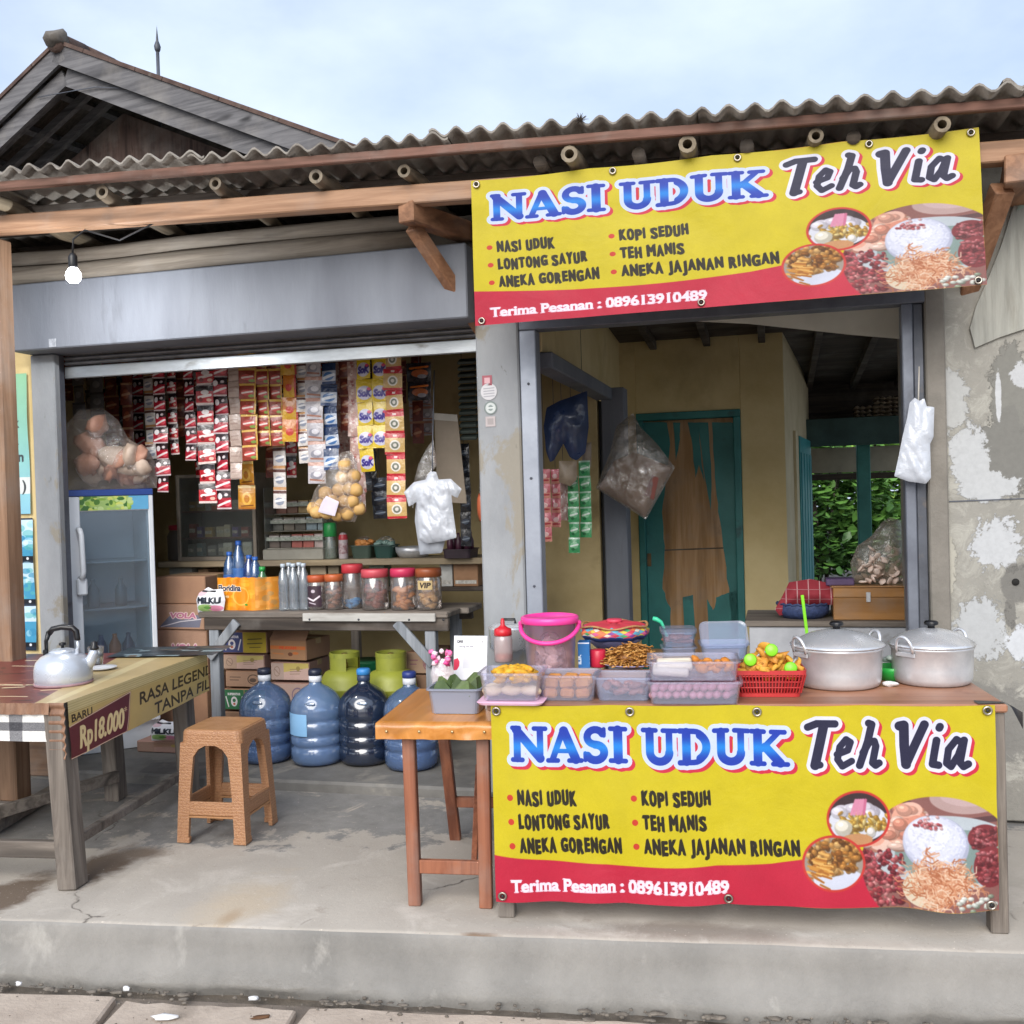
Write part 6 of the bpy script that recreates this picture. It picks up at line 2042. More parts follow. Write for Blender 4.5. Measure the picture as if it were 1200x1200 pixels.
# jars
JG = clear('jar_plastic', '#f1ece9', '#cfc7c4', .14, .13, .15, sheen_rough=.08)
COOK = {'dark': ('#3a2430', '#4d303a'), 'brown': ('#7a4a34', '#8f5d40'), 'red': ('#6d3430', '#84433a'), 'orange': ('#b8753a', '#c98b4c'), 'pale': ('#bd945c', '#cfab74'), 'blue': ('#3f8fd0', '#5aa8e0')}
def jar(label, px, w, top, bot, lid, kind, v=.60, extra=None):
    a = FL(px - w / 2, bot, v); b = FL(px + w / 2, bot, v); t_ = FL(px, top, v)
    r = (b.x - a.x) / 2; h = max(t_.z - BT, .08)
    j = fth('snack_jar', label, 'jar', (a.x + b.x) / 2, v + r * .2, BT, 0, 'snack jars on the bench')
    part('jar_wall', MB().open_lathe([(0.001, .001), (r * .92, .001), (r * .97, .006), (r * .97, h * .74), (r * .86, h * .8), (r * .86, h * .84)], 22), JG, j)
    part('lid', MB().lathe([(r * .88, h * .8), (r * .98, h * .805), (r * .98, h * .97), (r * .93, h), (0, h)], 24), pm('lid_' + lid[1:], lid, None, 6, .4), j)
    c1, c2 = COOK[kind]
    mt = pm('snack_' + kind, c1, c2, 40, .6, bump=.3, bsc=60)
    ms = meshes_of(lambda i: MB().blob((0, 0, 0), (r * .85, r * .6, r * .4), i, .35, 2.6, 2), 3, mt, 'snack')
    n = {'blue': 10}.get(kind, 26); hm = {'blue': .22, 'orange': .55}.get(kind, .68)
    for i in range(n):
        an = rnd(0, 6.3); q = math.sqrt(random.random()) * r * .55
        part('snack', random.choice(ms), None, j, (q * math.cos(an), q * math.sin(an), r * .25 + (h * hm - r * .3) * (i / n)), (rnd(-.5, .5), rnd(-.5, .5), rnd(0, 6)))
    if extra:
        extra(j, r, h)
    return j
def vip(j, r, h):
    cv = Canvas(96, 60, '#bfa878'); cv.text('VIP', 14, 46, 34, '#2d2118', wid=68, bold=2, shear=.15)
    m = MB(); m.grid(lambda u, v: (r * .985 * math.sin(-.6 + 1.2 * u), -r * .985 * math.cos(-.6 + 1.2 * u), h * .5 + h * .22 * v), 8, 1)
    part('jar_label', m, cv.mat('vip_print', .5), j)
def swirl(j, r, h):
    cv = Canvas(96, 120, '#3a2833'); cv.line([(14, 70), (50, 84), (84, 60)], 5, '#d8cfd6'); cv.line([(20, 95), (60, 104)], 3, '#b9aeb8'); cv.ell(48, 30, 12, 10, '#b9aeb8')
    m = MB(); m.grid(lambda u, v: (r * .985 * math.sin(-.9 + 1.8 * u), -r * .985 * math.cos(-.9 + 1.8 * u), h * .1 + h * .6 * v), 8, 1)
    part('jar_label', m, cv.mat('swirl_print', .4), j)
jar('jar with orange lid and dark wrapper, first left of the bench jars', 371, 21, 674, 711, '#b8552f', 'dark', extra=swirl)
jar('slim jar of brown sticks with orange lid', 391, 21, 673, 710, '#b85f35', 'brown')
jar('tall clear jar with red lid and a little blue at the bottom', 413, 24, 661, 709, '#c03a44', 'blue', .66)
jar('wide jar of dark red cookies with rose lid', 439, 31, 667, 708, '#c8505c', 'red')
jar('jar of orange brown cookies with magenta lid', 472, 29, 666, 708, '#c03358', 'orange')
jar('jar of pale cookies with brown lid, marked VIP', 502, 30, 666, 708, '#96502f', 'pale', extra=vip)
# drink pack, water bottles, cans of milk
a = FL(287, 717, .56)
fp = fth('juice_pack', 'shrink wrapped pack of orange juice bottles at the bench end', 'drink pack', FL(286, 717, .56).x, .56, BT, R(-6))
cvf = Canvas(300, 230, '#e08d1c'); r6 = random.Random(6)
for i in range(70):
    cvf.ell(r6.uniform(0, 300), r6.uniform(0, 230), r6.uniform(8, 40), r6.uniform(8, 34), r6.choice(['#ec9f22', '#d97f14', '#f2b03a', '#e7951d', '#c96f10']), op=.5)
cvf.ell(190, 130, 66, 66, '#f0b048'); cvf.ell(190, 130, 56, 56, '#e08a18')
cvf.put(cvf.grow(cvf.m_text('Floridina', 10, 92, 42, wid=180, bold=2), 4), '#f3e3c8'); cvf.text('Floridina', 10, 92, 42, '#2b3350', wid=180, bold=2)
cvf.text('coco', 40, 140, 20, '#e9dcb0', bold=1); cvf.ell(230, 190, 14, 8, '#4f8a2c')
Wp = FL(329, 717, .56).x - FL(264, 717, .56).x; Hp = FL(286, 677, .56).z - BT
nb = 4
m = MB()
m.grid(lambda u, v: (-Wp / 2 + Wp * .72 * u, -.006 * abs(math.sin(math.pi * u * nb)), Hp * v), 40, 8)
part('wrap_front', m, cvf.mat('juice_print', .3, coat=.3), fp)
cvg = Canvas(100, 230, '#c9822a'); 
for i in range(30):
    cvg.ell(r6.uniform(0, 100), r6.uniform(0, 230), r6.uniform(8, 24), r6.uniform(8, 24), r6.choice(['#b87425', '#d99a4a', '#9a805a', '#c08a3a']), op=.6)
m = MB(); m.grid(lambda u, v: (-Wp / 2 + Wp * .72 + Wp * .28 * u, .09 * u - .012 * abs(math.sin(math.pi * u * 2)), Hp * v), 16, 8)
part('wrap_side', m, cvg.mat('juice_side_print', .35), fp)
BC = clear('blue_bottle', '#c9ddf2', '#4f80c0', .35, .14, .15)
for k in range(5):
    x = -Wp / 2 + Wp * .12 + Wp * .15 * k
    b = part('bottle', MB().lathe([(0, .002), (.03, .002), (.03, Hp * .95), (.024, Hp * .97), (.011, Hp * .985), (.011, Hp * .99), (0, Hp * .995)], 14, (x, .05, 0)), pm('juice', '#d98a24', None, 6, .3), fp)
a = FL(282, 690, .8)
for k, px in enumerate((270, 281, 293, 300)):
    q = FL(px, 690, .8)
    o = thing('water_bottle', ('blue water bottle, leftmost behind the juice pack', 'blue water bottle with tall neck, second behind the juice pack', 'dark blue water bottle, third behind the juice pack', 'blue water bottle, rightmost behind the juice pack')[k], 'bottle', F.W(q.x, .8, BT), 0, 'bottles behind the juice pack')
    hh = (.30, .36, .28, .27)[k]
    part('bottle', MB().lathe([(0, .001), (.033, .001), (.035, .01), (.034, hh * .3), (.035, hh * .6), (.03, hh * .78), (.013, hh * .92), (.013, hh * .94)], 18), BC if k != 2 else clear('navy_bottle', '#9fb2d6', '#1f3f86', .6, .14), o)
    part('cap', MB().lathe([(.015, hh * .93), (.016, hh * .94), (.016, hh), (0, hh)], 14), pm('cap_blue', '#2f63b8', None, 5, .4), o)
    part('label_band', MB().open_lathe([(.0355, hh * .3), (.0358, hh * .35), (.0358, hh * .52), (.0355, hh * .58)], 18), pm('label_blue', '#4a78b5', '#2a4f8f', 20, .4), o)
q = FL(308, 690, .72)
o = thing('green_bottle', 'green capped bottle squeezed beside the juice pack', 'bottle', F.W(q.x, .72, BT))
part('bottle', MB().lathe([(0, .001), (.03, .001), (.03, .15), (.014, .19), (.014, .2)], 16), clear('green_bottle', '#cfe6d2', '#4f9a5c', .45, .12), o)
part('cap', MB().lathe([(.017, .195), (.017, .22), (0, .22)], 14), pm('cap_green', '#2f9a4a', None, 5, .4), o)
CB = clear('water_bottle_clear', '#eef3f7', '#b9c4cf', .22, .2, .12)
for k, (px, v) in enumerate(((333, .56), (345, .57), (357, .58), (340, .64), (352, .65))):
    q = FL(px, 712, v)
    o = thing('clear_bottle', ('clear water bottle, front left beside the juice pack', 'clear water bottle, middle of the front three', 'clear water bottle, front right beside the dark jar', 'clear water bottle, rear left of the clear group', 'clear water bottle, rear right of the clear group')[k], 'bottle', F.W(q.x, v, BT), 0, 'clear bottles on the bench')
    hh = .245
    part('bottle', MB().lathe([(0, .001), (.026, .001), (.028, .01), (.026, .05), (.028, .08), (.026, .115), (.028, .15), (.022, .19), (.011, .218), (.011, .23)], 16), CB, o)
    part('cap', MB().lathe([(.0135, .226), (.0135, hh), (0, hh)], 12), pm('cap_clear', '#b8c4cf', None, 5, .35), o)
def milku(label, px0, py0, px1, py1, v, z=None):
    P, u0, z0 = px_out([(px0, py1), (px1 - 2, py1 - 2), (px1, (py0 + py1) / 2), (px1 - 3, py0 + 2), (px1 - 14, py0 + 3), (px0 + 12, py0), (px0 + 1, py0 + 7), (px0 - 2, (py0 + py1) / 2)], v)
    cv = Canvas(160, 150, '#dfe0e6')
    cv.ell(30, 30, 40, 20, '#d9bcc6'); cv.ell(60, 120, 50, 22, '#8fb06a'); cv.ell(110, 122, 40, 18, '#d78aa6'); cv.ell(70, 118, 20, 9, '#5f8f45')
    cv.line([(40, 22), (110, 24)], 5, '#26262c')
    cv.text('MiLKU', 14, 92, 34, '#1d2430', wid=124, bold=3, shear=.05)
    t = fth('milk_bag', label, 'bag', u0, v, z0 if z is None else z)
    part('bag', pillow(P, .03, .007, .006, 26, px0), cv.mat('milk_print', .3, coat=.2), t)
milku('white printed bag of milk drinks on the bench, left of the juice pack', 232, 688, 264, 718, .54)
milku('white printed bag of milk drinks on the floor box behind the stool', 178, 843, 212, 868, .35)

# --- boxes under the bench
def cv_tea(bg, left, right, l2='#d8d3d6'):
    cv = Canvas(300, 110, bg)
    cv.rect(0, 0, 145, 110, left); cv.rect(150, 0, 300, 110, right)
    cv.line([(12, 40), (30, 95)], 4, l2); cv.line([(132, 40), (114, 95)], 4, l2)
    cv.text('SUPERSTAR', 26, 30, 12, l2, wid=92, bold=1)
    cv.ell(72, 66, 24, 28, l2); cv.ell(72, 60, 12, 10, left); cv.ell(72, 80, 9, 6, '#b5563a')
    cv.line([(180, 38), (270, 34)], 3, '#5f5426'); cv.line([(176, 62), (274, 58)], 3, '#5f5426'); cv.line([(190, 82), (262, 80)], 2, '#5f5426')
    return cv.grain(.02)
def cv_pale(c1='#b59a86', c2='#c9a99c', c3='#bfae6a'):
    cv = Canvas(300, 110, c1); cv.rect(100, 0, 300, 110, c2); cv.put(cv.m_poly([(100, 0), (300, 0), (300, 30), (100, 60)]), c3)
    cv.ell(45, 55, 26, 34, '#8c7466'); cv.ell(45, 55, 21, 29, c1); cv.line([(28, 40), (60, 70)], 3, '#8c7466')
    for k in range(3):
        cv.line([(150, 40 + 16 * k), (250 - 12 * k, 38 + 16 * k)], 2, '#8a7460')
    cv.ell(215, 36, 16, 16, '#97844a')
    return cv.grain(.02)
def cv_plain(bg, em):
    cv = Canvas(300, 110, bg); cv.ell(210, 56, 46, 38, em); cv.ell(210, 56, 38, 30, bg); cv.ell(205, 62, 26, 16, em); cv.line([(30, 40), (110, 40)], 3, em); cv.line([(30, 62), (96, 62)], 3, em)
    return cv.grain(.02)
V1 = .80
def stackbox(label, x0, y0, x1, y1, mat, cv, v=V1, dep=.26, rz=0):
    u0, u1, z0, z1 = pxbox(x0, y0, x1, y1, v)
    return carton(label, (u0, u1, z0 + .001, z1), v, dep, mat, cv, rz)
b0 = FL(280, 833, V1).z
stackbox('blue and yellow printed carton, top of the left stack under the bench', 258, 740, 313, 766, KR, cv_tea('#a8845e', '#3f4674', '#b7a02e'))
stackbox('pale pink and yellow carton, second in the left stack under the bench', 261, 767, 310, 785, KRP, cv_pale())
stackbox('plain kraft carton with dark emblem, third in the left stack', 264, 786, 312, 806, KR, cv_plain('#a8866e', '#5c4a3e'))
stackbox('green banded carton low in the left stack under the bench', 262, 807, 312, 833, KR, cv_tea('#a8845e', '#2f6a45', '#2f6a45'))
u0, u1, z0, z1 = pxbox(262, 834, 312, 880, V1)
carton('kraft carton on the floor at the base of the left stack', (u0, u1, FLZ, z1), V1, .26, KRD)
ob = stackbox('open kraft carton with orange print, top of the middle stack', 314, 750, 361, 774, KR, None, V1 - .02, .24, R(-8))
cvo = Canvas(300, 140, '#a57c5a'); cvo.rect(0, 40, 300, 66, '#c9733a'); cvo.text('MI AYAM', 80, 62, 18, '#d9542a', wid=140, bold=2); cvo.ell(170, 100, 20, 14, '#6a3f2a'); cvo.ell(215, 92, 26, 10, '#c9733a'); cvo.line([(20, 96), (110, 100)], 4, '#c07a45')
u0, u1, z0, z1 = pxbox(314, 750, 361, 774, V1 - .02); w = u1 - u0; h = z1 - z0
m = MB(); m.grid(lambda a, b: (-w / 2 + .004 + (w - .008) * a, -.0015, .003 + (h - .006) * b), 1, 1); part('printed_face', m, cvo.mat('orange_carton_print', .7), ob)
m = MB(); m.add([(-w / 2, -.004, h), (w / 2, -.004, h), (w / 2 + .005, .05, h + .075), (-w / 2 + .02, .05, h + .075), (-w / 2, .0, h), (w / 2, .0, h), (w / 2 + .005, .054, h + .075), (-w / 2 + .02, .054, h + .075)], [(0, 1, 2, 3), (7, 6, 5, 4), (0, 4, 5, 1), (1, 5, 6, 2), (2, 6, 7, 3), (3, 7, 4, 0)])
part('flap', m, KR, ob)
stackbox('pale pink carton with round emblem under the open orange carton', 317, 776, 363, 798, KRP, cv_pale('#b09a90', '#c4a69c', '#c0ad62'))
stackbox('pale kraft carton behind the second blue water bottle', 316, 800, 364, 828, KRP, cv_plain('#b0958a', '#7f6a7a'))
u0, u1, z0, z1 = pxbox(316, 829, 364, 880, V1)
carton('kraft carton on the floor under the middle stack', (u0, u1, FLZ, z1), V1, .26, KRD)
stackbox('small kraft carton with round stamp behind the gas cylinders, right', 476, 764, 512, 790, KR, cv_plain('#a38770', '#8a5a66'), .7)
u0, u1, z0, z1 = pxbox(476, 791, 512, 880, .7)
carton('tall plain carton under the round stamp carton', (u0, u1, FLZ, z1), .7, .25, KRD)
# floor cartons behind the drinks table
u0, u1, z0, z1 = pxbox(160, 868, 222, 900, .38)
carton('worn printed carton on the floor behind the stool', (u0, u1, FLZ, z1), .38, .3, KRP, cv_pale('#8e7264', '#9a7a70', '#8f6f5c'))
u0, u1, z0, z1 = pxbox(245, 853, 262, 890, .75)

# --- blue water gallons
GB = clear('gallon_blue', '#b4c6e0', '#7491bd', .34, .08, .15, sheen_rough=.08)
GB2 = clear('gallon_light', '#c2d4ec', '#86a6d2', .38, .08, .15, sheen_rough=.08)
GBD = clear('gallon_dark', '#4a5a78', '#22304a', .6, .12, .15, sheen_rough=.08)
def gallon(label, px, py, mat, cap, capt, full, v=.2, lab=None):
    p = FL(px, py, v)
    t = fth('water_gallon', label, 'water bottle', p.x - .045, v + .13, FLZ, rnd(-.3, .3), 'water gallons in front of the bench')
    r = .133; t.scale = (.97, .97, .93)
    prof = [(0.002, .012), (r * .72, .002), (r * .9, .008), (r * .99, .03), (r, .06), (r * .99, .09), (r * .915, .1), (r * .99, .11), (r, .125), (r * .99, .15), (r * .915, .16), (r * .99, .17), (r, .2), (r * .99, .225), (r * .915, .235), (r * .99, .245), (r, .27), (r * .99, .3), (r * .93, .335), (r * .76, .37), (r * .5, .398), (r * .27, .415), (r * .215, .43), (r * .21, .455)]
    part('bottle', MB().open_lathe(prof, 40), mat, t)
    inner = [(0.002, .02)] + [(max(a - .004, .001), z) for a, z in prof[2:] if z < full]
    part('water', MB().lathe(inner + [(0, inner[-1][1])], 32), clear('gallon_water' + cap, '#b9d0ec', '#6f97cc', .25, .04) if mat is not GBD else clear('dark_water', '#304060', '#182338', .8, .05), t)
    part('neck_ring', MB().lathe([(r * .22, .43), (r * .25, .432), (r * .25, .462), (r * .22, .464)], 20), pm('gallon_ring_' + cap[1:], cap, None, 5, .4), t)
    part('cap', MB().lathe([(r * .24, .4645), (r * .265, .466), (r * .265, .49), (r * .22, .497), (0, .497)], 20), pm('gallon_cap_' + capt[1:], capt, None, 5, .4), t)
    part('handle_dent', MB().blob((.03, -r * .93, .335), (.06, .012, .02), 3, .2, 2, 2), clear('dent', '#dfe9f5', '#aac4e6', .4, .3), t)
    if lab:
        m = MB(); m.grid(lambda u, v: (r * 1.006 * math.sin(-1.15 + 1.25 * u), -r * 1.006 * math.cos(-1.15 + 1.25 * u), .165 + .115 * v), 12, 4); m.uv = {}
        part('label_band', m, pm('gallon_label', '#86b4dc', '#79a8d2', 6, .35), t)
    return t
gallon('pale blue water gallon half hidden behind the brown stool', 308, 902, GB, '#d9dde4', '#23283a', .2)
gallon('blue water gallon with a square pale label, second from the left', 369, 903, GB2, '#d9dde4', '#23283a', .18, lab=True)
gallon('very dark navy water gallon with blue cap in front of the gas cylinders', 427, 898, GBD, '#31405c', '#3a86c8', .42, v=.24)
gallon('blue water gallon behind the legs of the orange table', 482, 904, GB, '#d9dde4', '#2b3a7a', .2, v=.18)

# --- gas cylinders
GASG = pm('gas_green', '#8a8f34', '#797e2d', 5, .5, bump=.08, dirt=('#5a6424', 9, .63, .76))
def gas(label, px, py, v, rz):
    p = FL(px, py, v)
    t = fth('gas_cylinder', label, 'gas cylinder', p.x, v, p.z - .3, rz, 'green gas cylinders under the bench')
    r = .13
    part('tank', MB().lathe([(0, .02), (r * .6, .025), (r * .9, .05), (r, .09), (r, .15), (r * 1.01, .152), (r * 1.01, .158), (r, .16), (r * .97, .2), (r * .8, .235), (r * .5, .25), (0, .255)], 36), GASG, t)
    part('foot_ring', MB().open_lathe([(r * .75, 0), (r * .76, .03), (r * .72, .035)], 28), GASG, t)
    m = MB()
    n = 30
    for k in range(n):
        a0_ = R(-60 + 300 * k / n) ; a1_ = R(-60 + 300 * (k + 1) / n)
        for (ra, rb) in (((r * .62, r * .6),)):
            pass
    def ring(a0_, a1_, z0, z1, rr_):
        mm = MB(); mm.grid(lambda u, v: (rr_ * math.cos(a0_ + (a1_ - a0_) * u), rr_ * math.sin(a0_ + (a1_ - a0_) * u), z0 + (z1 - z0) * v), 24, 2)
        mm.grid(lambda u, v: ((rr_ - .006) * math.cos(a0_ + (a1_ - a0_) * u), (rr_ - .006) * math.sin(a0_ + (a1_ - a0_) * u), z0 + (z1 - z0) * v), 24, 2)
        mm.grid(lambda u, v: ((rr_ - .006 * v) * math.cos(a0_ + (a1_ - a0_) * u), (rr_ - .006 * v) * math.sin(a0_ + (a1_ - a0_) * u), z1), 24, 1)
        mm.uv = {}
        return mm
    part('collar', ring(R(-58), R(238), .238, .335, r * .6), GASG, t)
    part('collar_rim', ring(R(0), R(360), .312, .337, r * .61), GASG, t)
    part('valve', MB().lathe([(.018, .25), (.016, .28), (.01, .285), (.01, .31), (.016, .312), (.016, .33), (0, .333)], 12), pm('brass_valve', '#a58f5a', '#7f6a3c', 10, .35, .8), t)
    return t
g1 = gas('green gas cylinder with open collar, left one behind the water gallons', 404, 772, .62, R(60))
g2 = gas('green gas cylinder with closed collar side, right one behind the gallons', 458, 772, .60, R(-130))
for g_ in (g1, g2):
    base = g_.location.z
    if base > FLZ + .02:
        m = MB().lathe([(0, 0), (.1, 0), (.1, base - FLZ - .002), (0, base - FLZ - .002)], 24)
        single('cylinder_stand', m, STEELD, 'dark drum carrying the %s gas cylinder' % ('left' if g_ is g1 else 'right'), 'stand', (g_.location.x, g_.location.y, FLZ))
    else:
        g_.location.z = FLZ
q = FL(431, 800, 1.0)
o = thing('green_tub', 'green plastic tub between the two gas cylinders', 'tub', F.W(q.x, 1.0, FLZ))
part('tub_wall', MB().lathe([(0, 0), (.09, 0), (.1, q.z + .12 - FLZ), (.105, q.z + .13 - FLZ), (0, q.z + .12 - FLZ)], 24), pm('green_tub', '#2f8a5c', '#277a50', 6, .4), o)

# --- rear shelf with goods
SV = 1.1
sz = 1.008
shf = fth('wall_shelf', 'long pale wooden shelf board behind the snack jars', 'shelf', 0, SV, 0)
ul, ur = FL(185, 660, SV).x, -.14
part('shelf_board', MB().box(ul, ur, 0, .32, sz - .035, sz, .004), wood('pale_shelf', '#a5957a', '#8b7b62', 0, .75, .25, 24), shf)
for u in (ul + .06, (ul + ur) / 2, ur - .05):
    part('upright', MB().box(u - .025, u + .025, .27, .318, FLZ, sz - .0355, .004), OLDZ, shf)
part('lower_board', MB().box(ul, ur, .05, .318, sz - .19, sz - .165, .004), OLDD, shf)
# small packs under the board
for k, (x0, x1, c, lb_) in enumerate(((198, 225, '#a9a79c', 'long pale pack under the shelf board at far left'), (228, 250, '#b5a05a', 'yellow pack under the shelf board at left'), (232, 244, '#96785a', 'brown pack below the yellow pack at left'), (363, 382, '#9a8a72', 'kraft pack under the shelf board above the dark jar'), (384, 397, '#85765f', 'brown pack under the shelf board above the slim jar'), (432, 450, '#6a7a68', 'grey green pack under the shelf board above the rose lid'), (515, 530, '#b5b5b0', 'white card under the shelf board above the jar marked VIP'), (531, 560, '#9a7352', 'orange brown pack under the right end of the shelf board'))):
    y0, y1 = (660, 672)
    if k < 3: y0, y1 = ((664, 674), (656, 664), (667, 675))[k]
    u0, u1, z0, z1 = pxbox(x0, y0, x1, y1, SV + .06)
    t = fth('goods_pack', lb_, 'pack', (u0 + u1) / 2, SV + .06, sz - .164, 0, 'small packs under the shelf board')
    if k == 1: t.location.z = z0
    part('pack_body', MB().box(-(u1 - u0) / 2, (u1 - u0) / 2, 0, .12, 0, max(z1 - sz + .164, .04) if k != 1 else z1 - z0, .003), pm('pack_' + c[1:], c, None, 20, .6), t)
    part('pack_band', MB().box(-(u1 - u0) / 2 + .01, (u1 - u0) / 2 - .01, -.0012, .0, .015, .035, 0), pm('band_pale', '#c9c6bd', '#8f8b84', 60, .6), t)
# display cabinet
u0, u1, z0, z1 = pxbox(205, 557, 301, 655, SV + .02)
cab = fth('display_cabinet', 'glazed display cabinet of small goods above the carton stack', 'cabinet', u0, SV + .02, z0 if abs(z0 - sz) < .05 else sz)
cab.location.z = sz + .001
w = u1 - u0; h = z1 - sz
FRM = pm('cabinet_frame', '#8d8478', '#756d62', 10, .5, .2)
for a, b, c, d in ((0, .022, 0, h), (w - .022, w, 0, h), (.0225, w - .0225, 0, .025), (.0225, w - .0225, h - .02, h)):
    part('frame_bar', MB().box(a, b, 0, .022, c, d, .003), FRM, cab)
part('back_panel', MB().box(0, w, .27, .28, 0, h, .002), pm('cabinet_back', '#4e463e', '#3d3630', 6, .8), cab)
part('side_panel', MB().box(0, .006, .0225, .2695, 0, h, .001), FRM, cab)
part('side_panel', MB().box(w - .006, w, .0225, .2695, 0, h, .001), FRM, cab)
for z in (.13, .29):
    part('inner_shelf', MB().box(.007, w - .007, .03, .268, z, z + .008, 0), pm('red_shelf_edge', '#6f3a34', '#5a2e2a', 6, .6), cab)
part('glass_pane', MB().box(.0225, w - .0225, .008, .012, .0255, h - .0205, 0), clear('cabinet_glass', '#e9ece9', '#b9bfbc', .06, .07, .1), cab)
rg = random.Random(12)
goods_c = ['#9a8f86', '#b9552f', '#4a5f9a', '#a98a4a', '#5f4a8a', '#7d7d80', '#b0a58f', '#8d3a34', '#c0c0bd', '#6a7f8a']
k = 0
for lvl, zb, hh in ((0, .026, .085), (1, .139, .1), (2, .299, .09)):
    x = .035
    while x < w - .07:
        ww = rg.uniform(.035, .06); h2 = hh * rg.uniform(.55, 1); c = rg.choice(goods_c)
        t = thing('goods_box', ('%s of the %s cabinet shelf, small %s box' % (('first', 'second', 'third', 'fourth', 'fifth', 'sixth', 'seventh', 'eighth', 'ninth', 'tenth')[k % 10], ('bottom', 'middle', 'top')[lvl], {'#9a8f86': 'taupe', '#b9552f': 'orange', '#4a5f9a': 'blue', '#a98a4a': 'mustard', '#5f4a8a': 'purple', '#7d7d80': 'grey', '#b0a58f': 'beige', '#8d3a34': 'dark red', '#c0c0bd': 'white', '#6a7f8a': 'slate'}[c])), 'box', cab.matrix_basis @ Vector((x + ww / 2, .07 + rg.uniform(0, .05), zb)) if False else F.W(u0 + x + ww / 2, SV + .09 + rg.uniform(0, .04), sz + .001 + zb), F.a + rg.uniform(-.1, .1), 'small goods in the glazed cabinet')
        part('box_body', MB().box(-ww / 2, ww / 2, -.02, .02, 0, h2, .003), pm('goods_' + c[1:], c, None, 30, .5), t)
        part('box_band', MB().box(-ww / 2 + .004, ww / 2 - .004, -.0212, -.0201, h2 * .35, h2 * .65, 0), pm('band_pale', '#c9c6bd'), t)
        x += ww + rg.uniform(.006, .02); k += 1
    k = 0
# cigarette rack
u0, u1, z0, z1 = pxbox(306, 572, 376, 655, SV)
w = u1 - u0; h = z1 - sz
rk = fth('cigarette_rack', 'stepped grey rack of cigarette packs beside the glazed cabinet', 'rack', u0, SV + .03, sz + .001)
RK = pm('rack_grey', '#9a978c', '#858278', 6, .6)
part('base', MB().box(-.01, w + .01, -.02, .22, 0, .062, .004), RK, rk)
for i in range(3):
    part('tier', MB().box(0, w, .02 + i * .05, .2, .063 + i * .1, .068 + i * .1, .001), RK, rk)
    part('price_strip', MB().box(0, w, .012 + i * .05, .0195 + i * .05, .11 + i * .1, .132 + i * .1, .001), pm('price_strip', '#b3b8ae', '#7d8a7c', 60, .5), rk)
for x in (-.004, w):
    part('side_panel', MB().box(x, x + .004, .0, .2, .063, h, .001), clear('rack_acrylic', '#e4e8e6', '#b8bfbc', .25, .1), rk)
pcols = [['#6a5f58', '#5f5650', '#a85f56', '#b0645a', '#b5a5a0'], ['#6b6d66', '#7a7468', '#66645c', '#8fa3ac', '#93a8b0'], ['#8a5f52', '#7a5a4a', '#a08a5f', '#b09a6a', '#6a6058']]
names_c = [['dark brown', 'umber', 'rose red', 'brick red', 'pale pink'], ['grey green', 'khaki', 'olive grey', 'ice blue', 'pale blue'], ['reddish brown', 'chestnut', 'sand', 'straw', 'dark taupe']]
for i in range(3):
    for j in range(5):
        ww = w / 5
        t = thing('cigarette_pack', '%s cigarette pack on the %s tier of the rack' % (names_c[i][j], ('bottom', 'middle', 'top')[i]), 'cigarettes', F.W(u0 + ww * (j + .5), SV + .03 + .04 + i * .05, sz + .0695 + i * .1), F.a, 'cigarette packs in the stepped rack')
        part('pack_body', MB().box(-ww / 2 + .003, ww / 2 - .003, 0, .025, 0, .078, .002), pm('cig_' + pcols[i][j][1:], pcols[i][j], None, 30, .4), t)
        part('pack_top', MB().box(-ww / 2 + .004, ww / 2 - .004, -.0012, -.0001, .05, .07, 0), pm('cig_white', '#c9c6c2', '#8f8c88', 50, .4), t)
# bottle, spray can, baskets on the shelf
q = FL(387, 655, SV + .05)
o = thing('green_cap_bottle', 'clear bottle with a green cap right of the cigarette rack', 'bottle', F.W(q.x, SV + .06, sz + .001))
part('bottle', MB().lathe([(0, 0), (.034, 0), (.036, .01), (.035, .1), (.03, .13), (.03, .135)], 18), clear('clear_bottle', '#dfe5e0', '#9aa79c', .35, .15), o)
part('cap', MB().lathe([(.036, .13), (.038, .132), (.036, .2), (.03, .21), (0, .212)], 18), pm('green_cap', '#2f9a50', '#278a46', 6, .4), o)
q = FL(402, 655, SV + .05)
o = thing('spray_can', 'white spray can with a red ring right of the green capped bottle', 'can', F.W(q.x, SV + .06, sz + .001))
part('can_body', MB().lathe([(0, 0), (.026, 0), (.027, .005), (.027, .12), (.022, .14), (.014, .15), (0, .152)], 18), pm('can_white', '#b9aeb2', '#a39a9e', 20, .4), o)
part('red_ring', MB().open_lathe([(.0275, .11), (.0277, .115), (.0277, .122), (.0225, .1405)], 18), pm('can_red', '#b0333d', '#9a2a34', 6, .4), o)
part('print_band', MB().open_lathe([(.0275, .03), (.0278, .035), (.0278, .085), (.0275, .09)], 18), pm('can_band', '#7a4a52', '#c2b6b8', 60, .4), o)
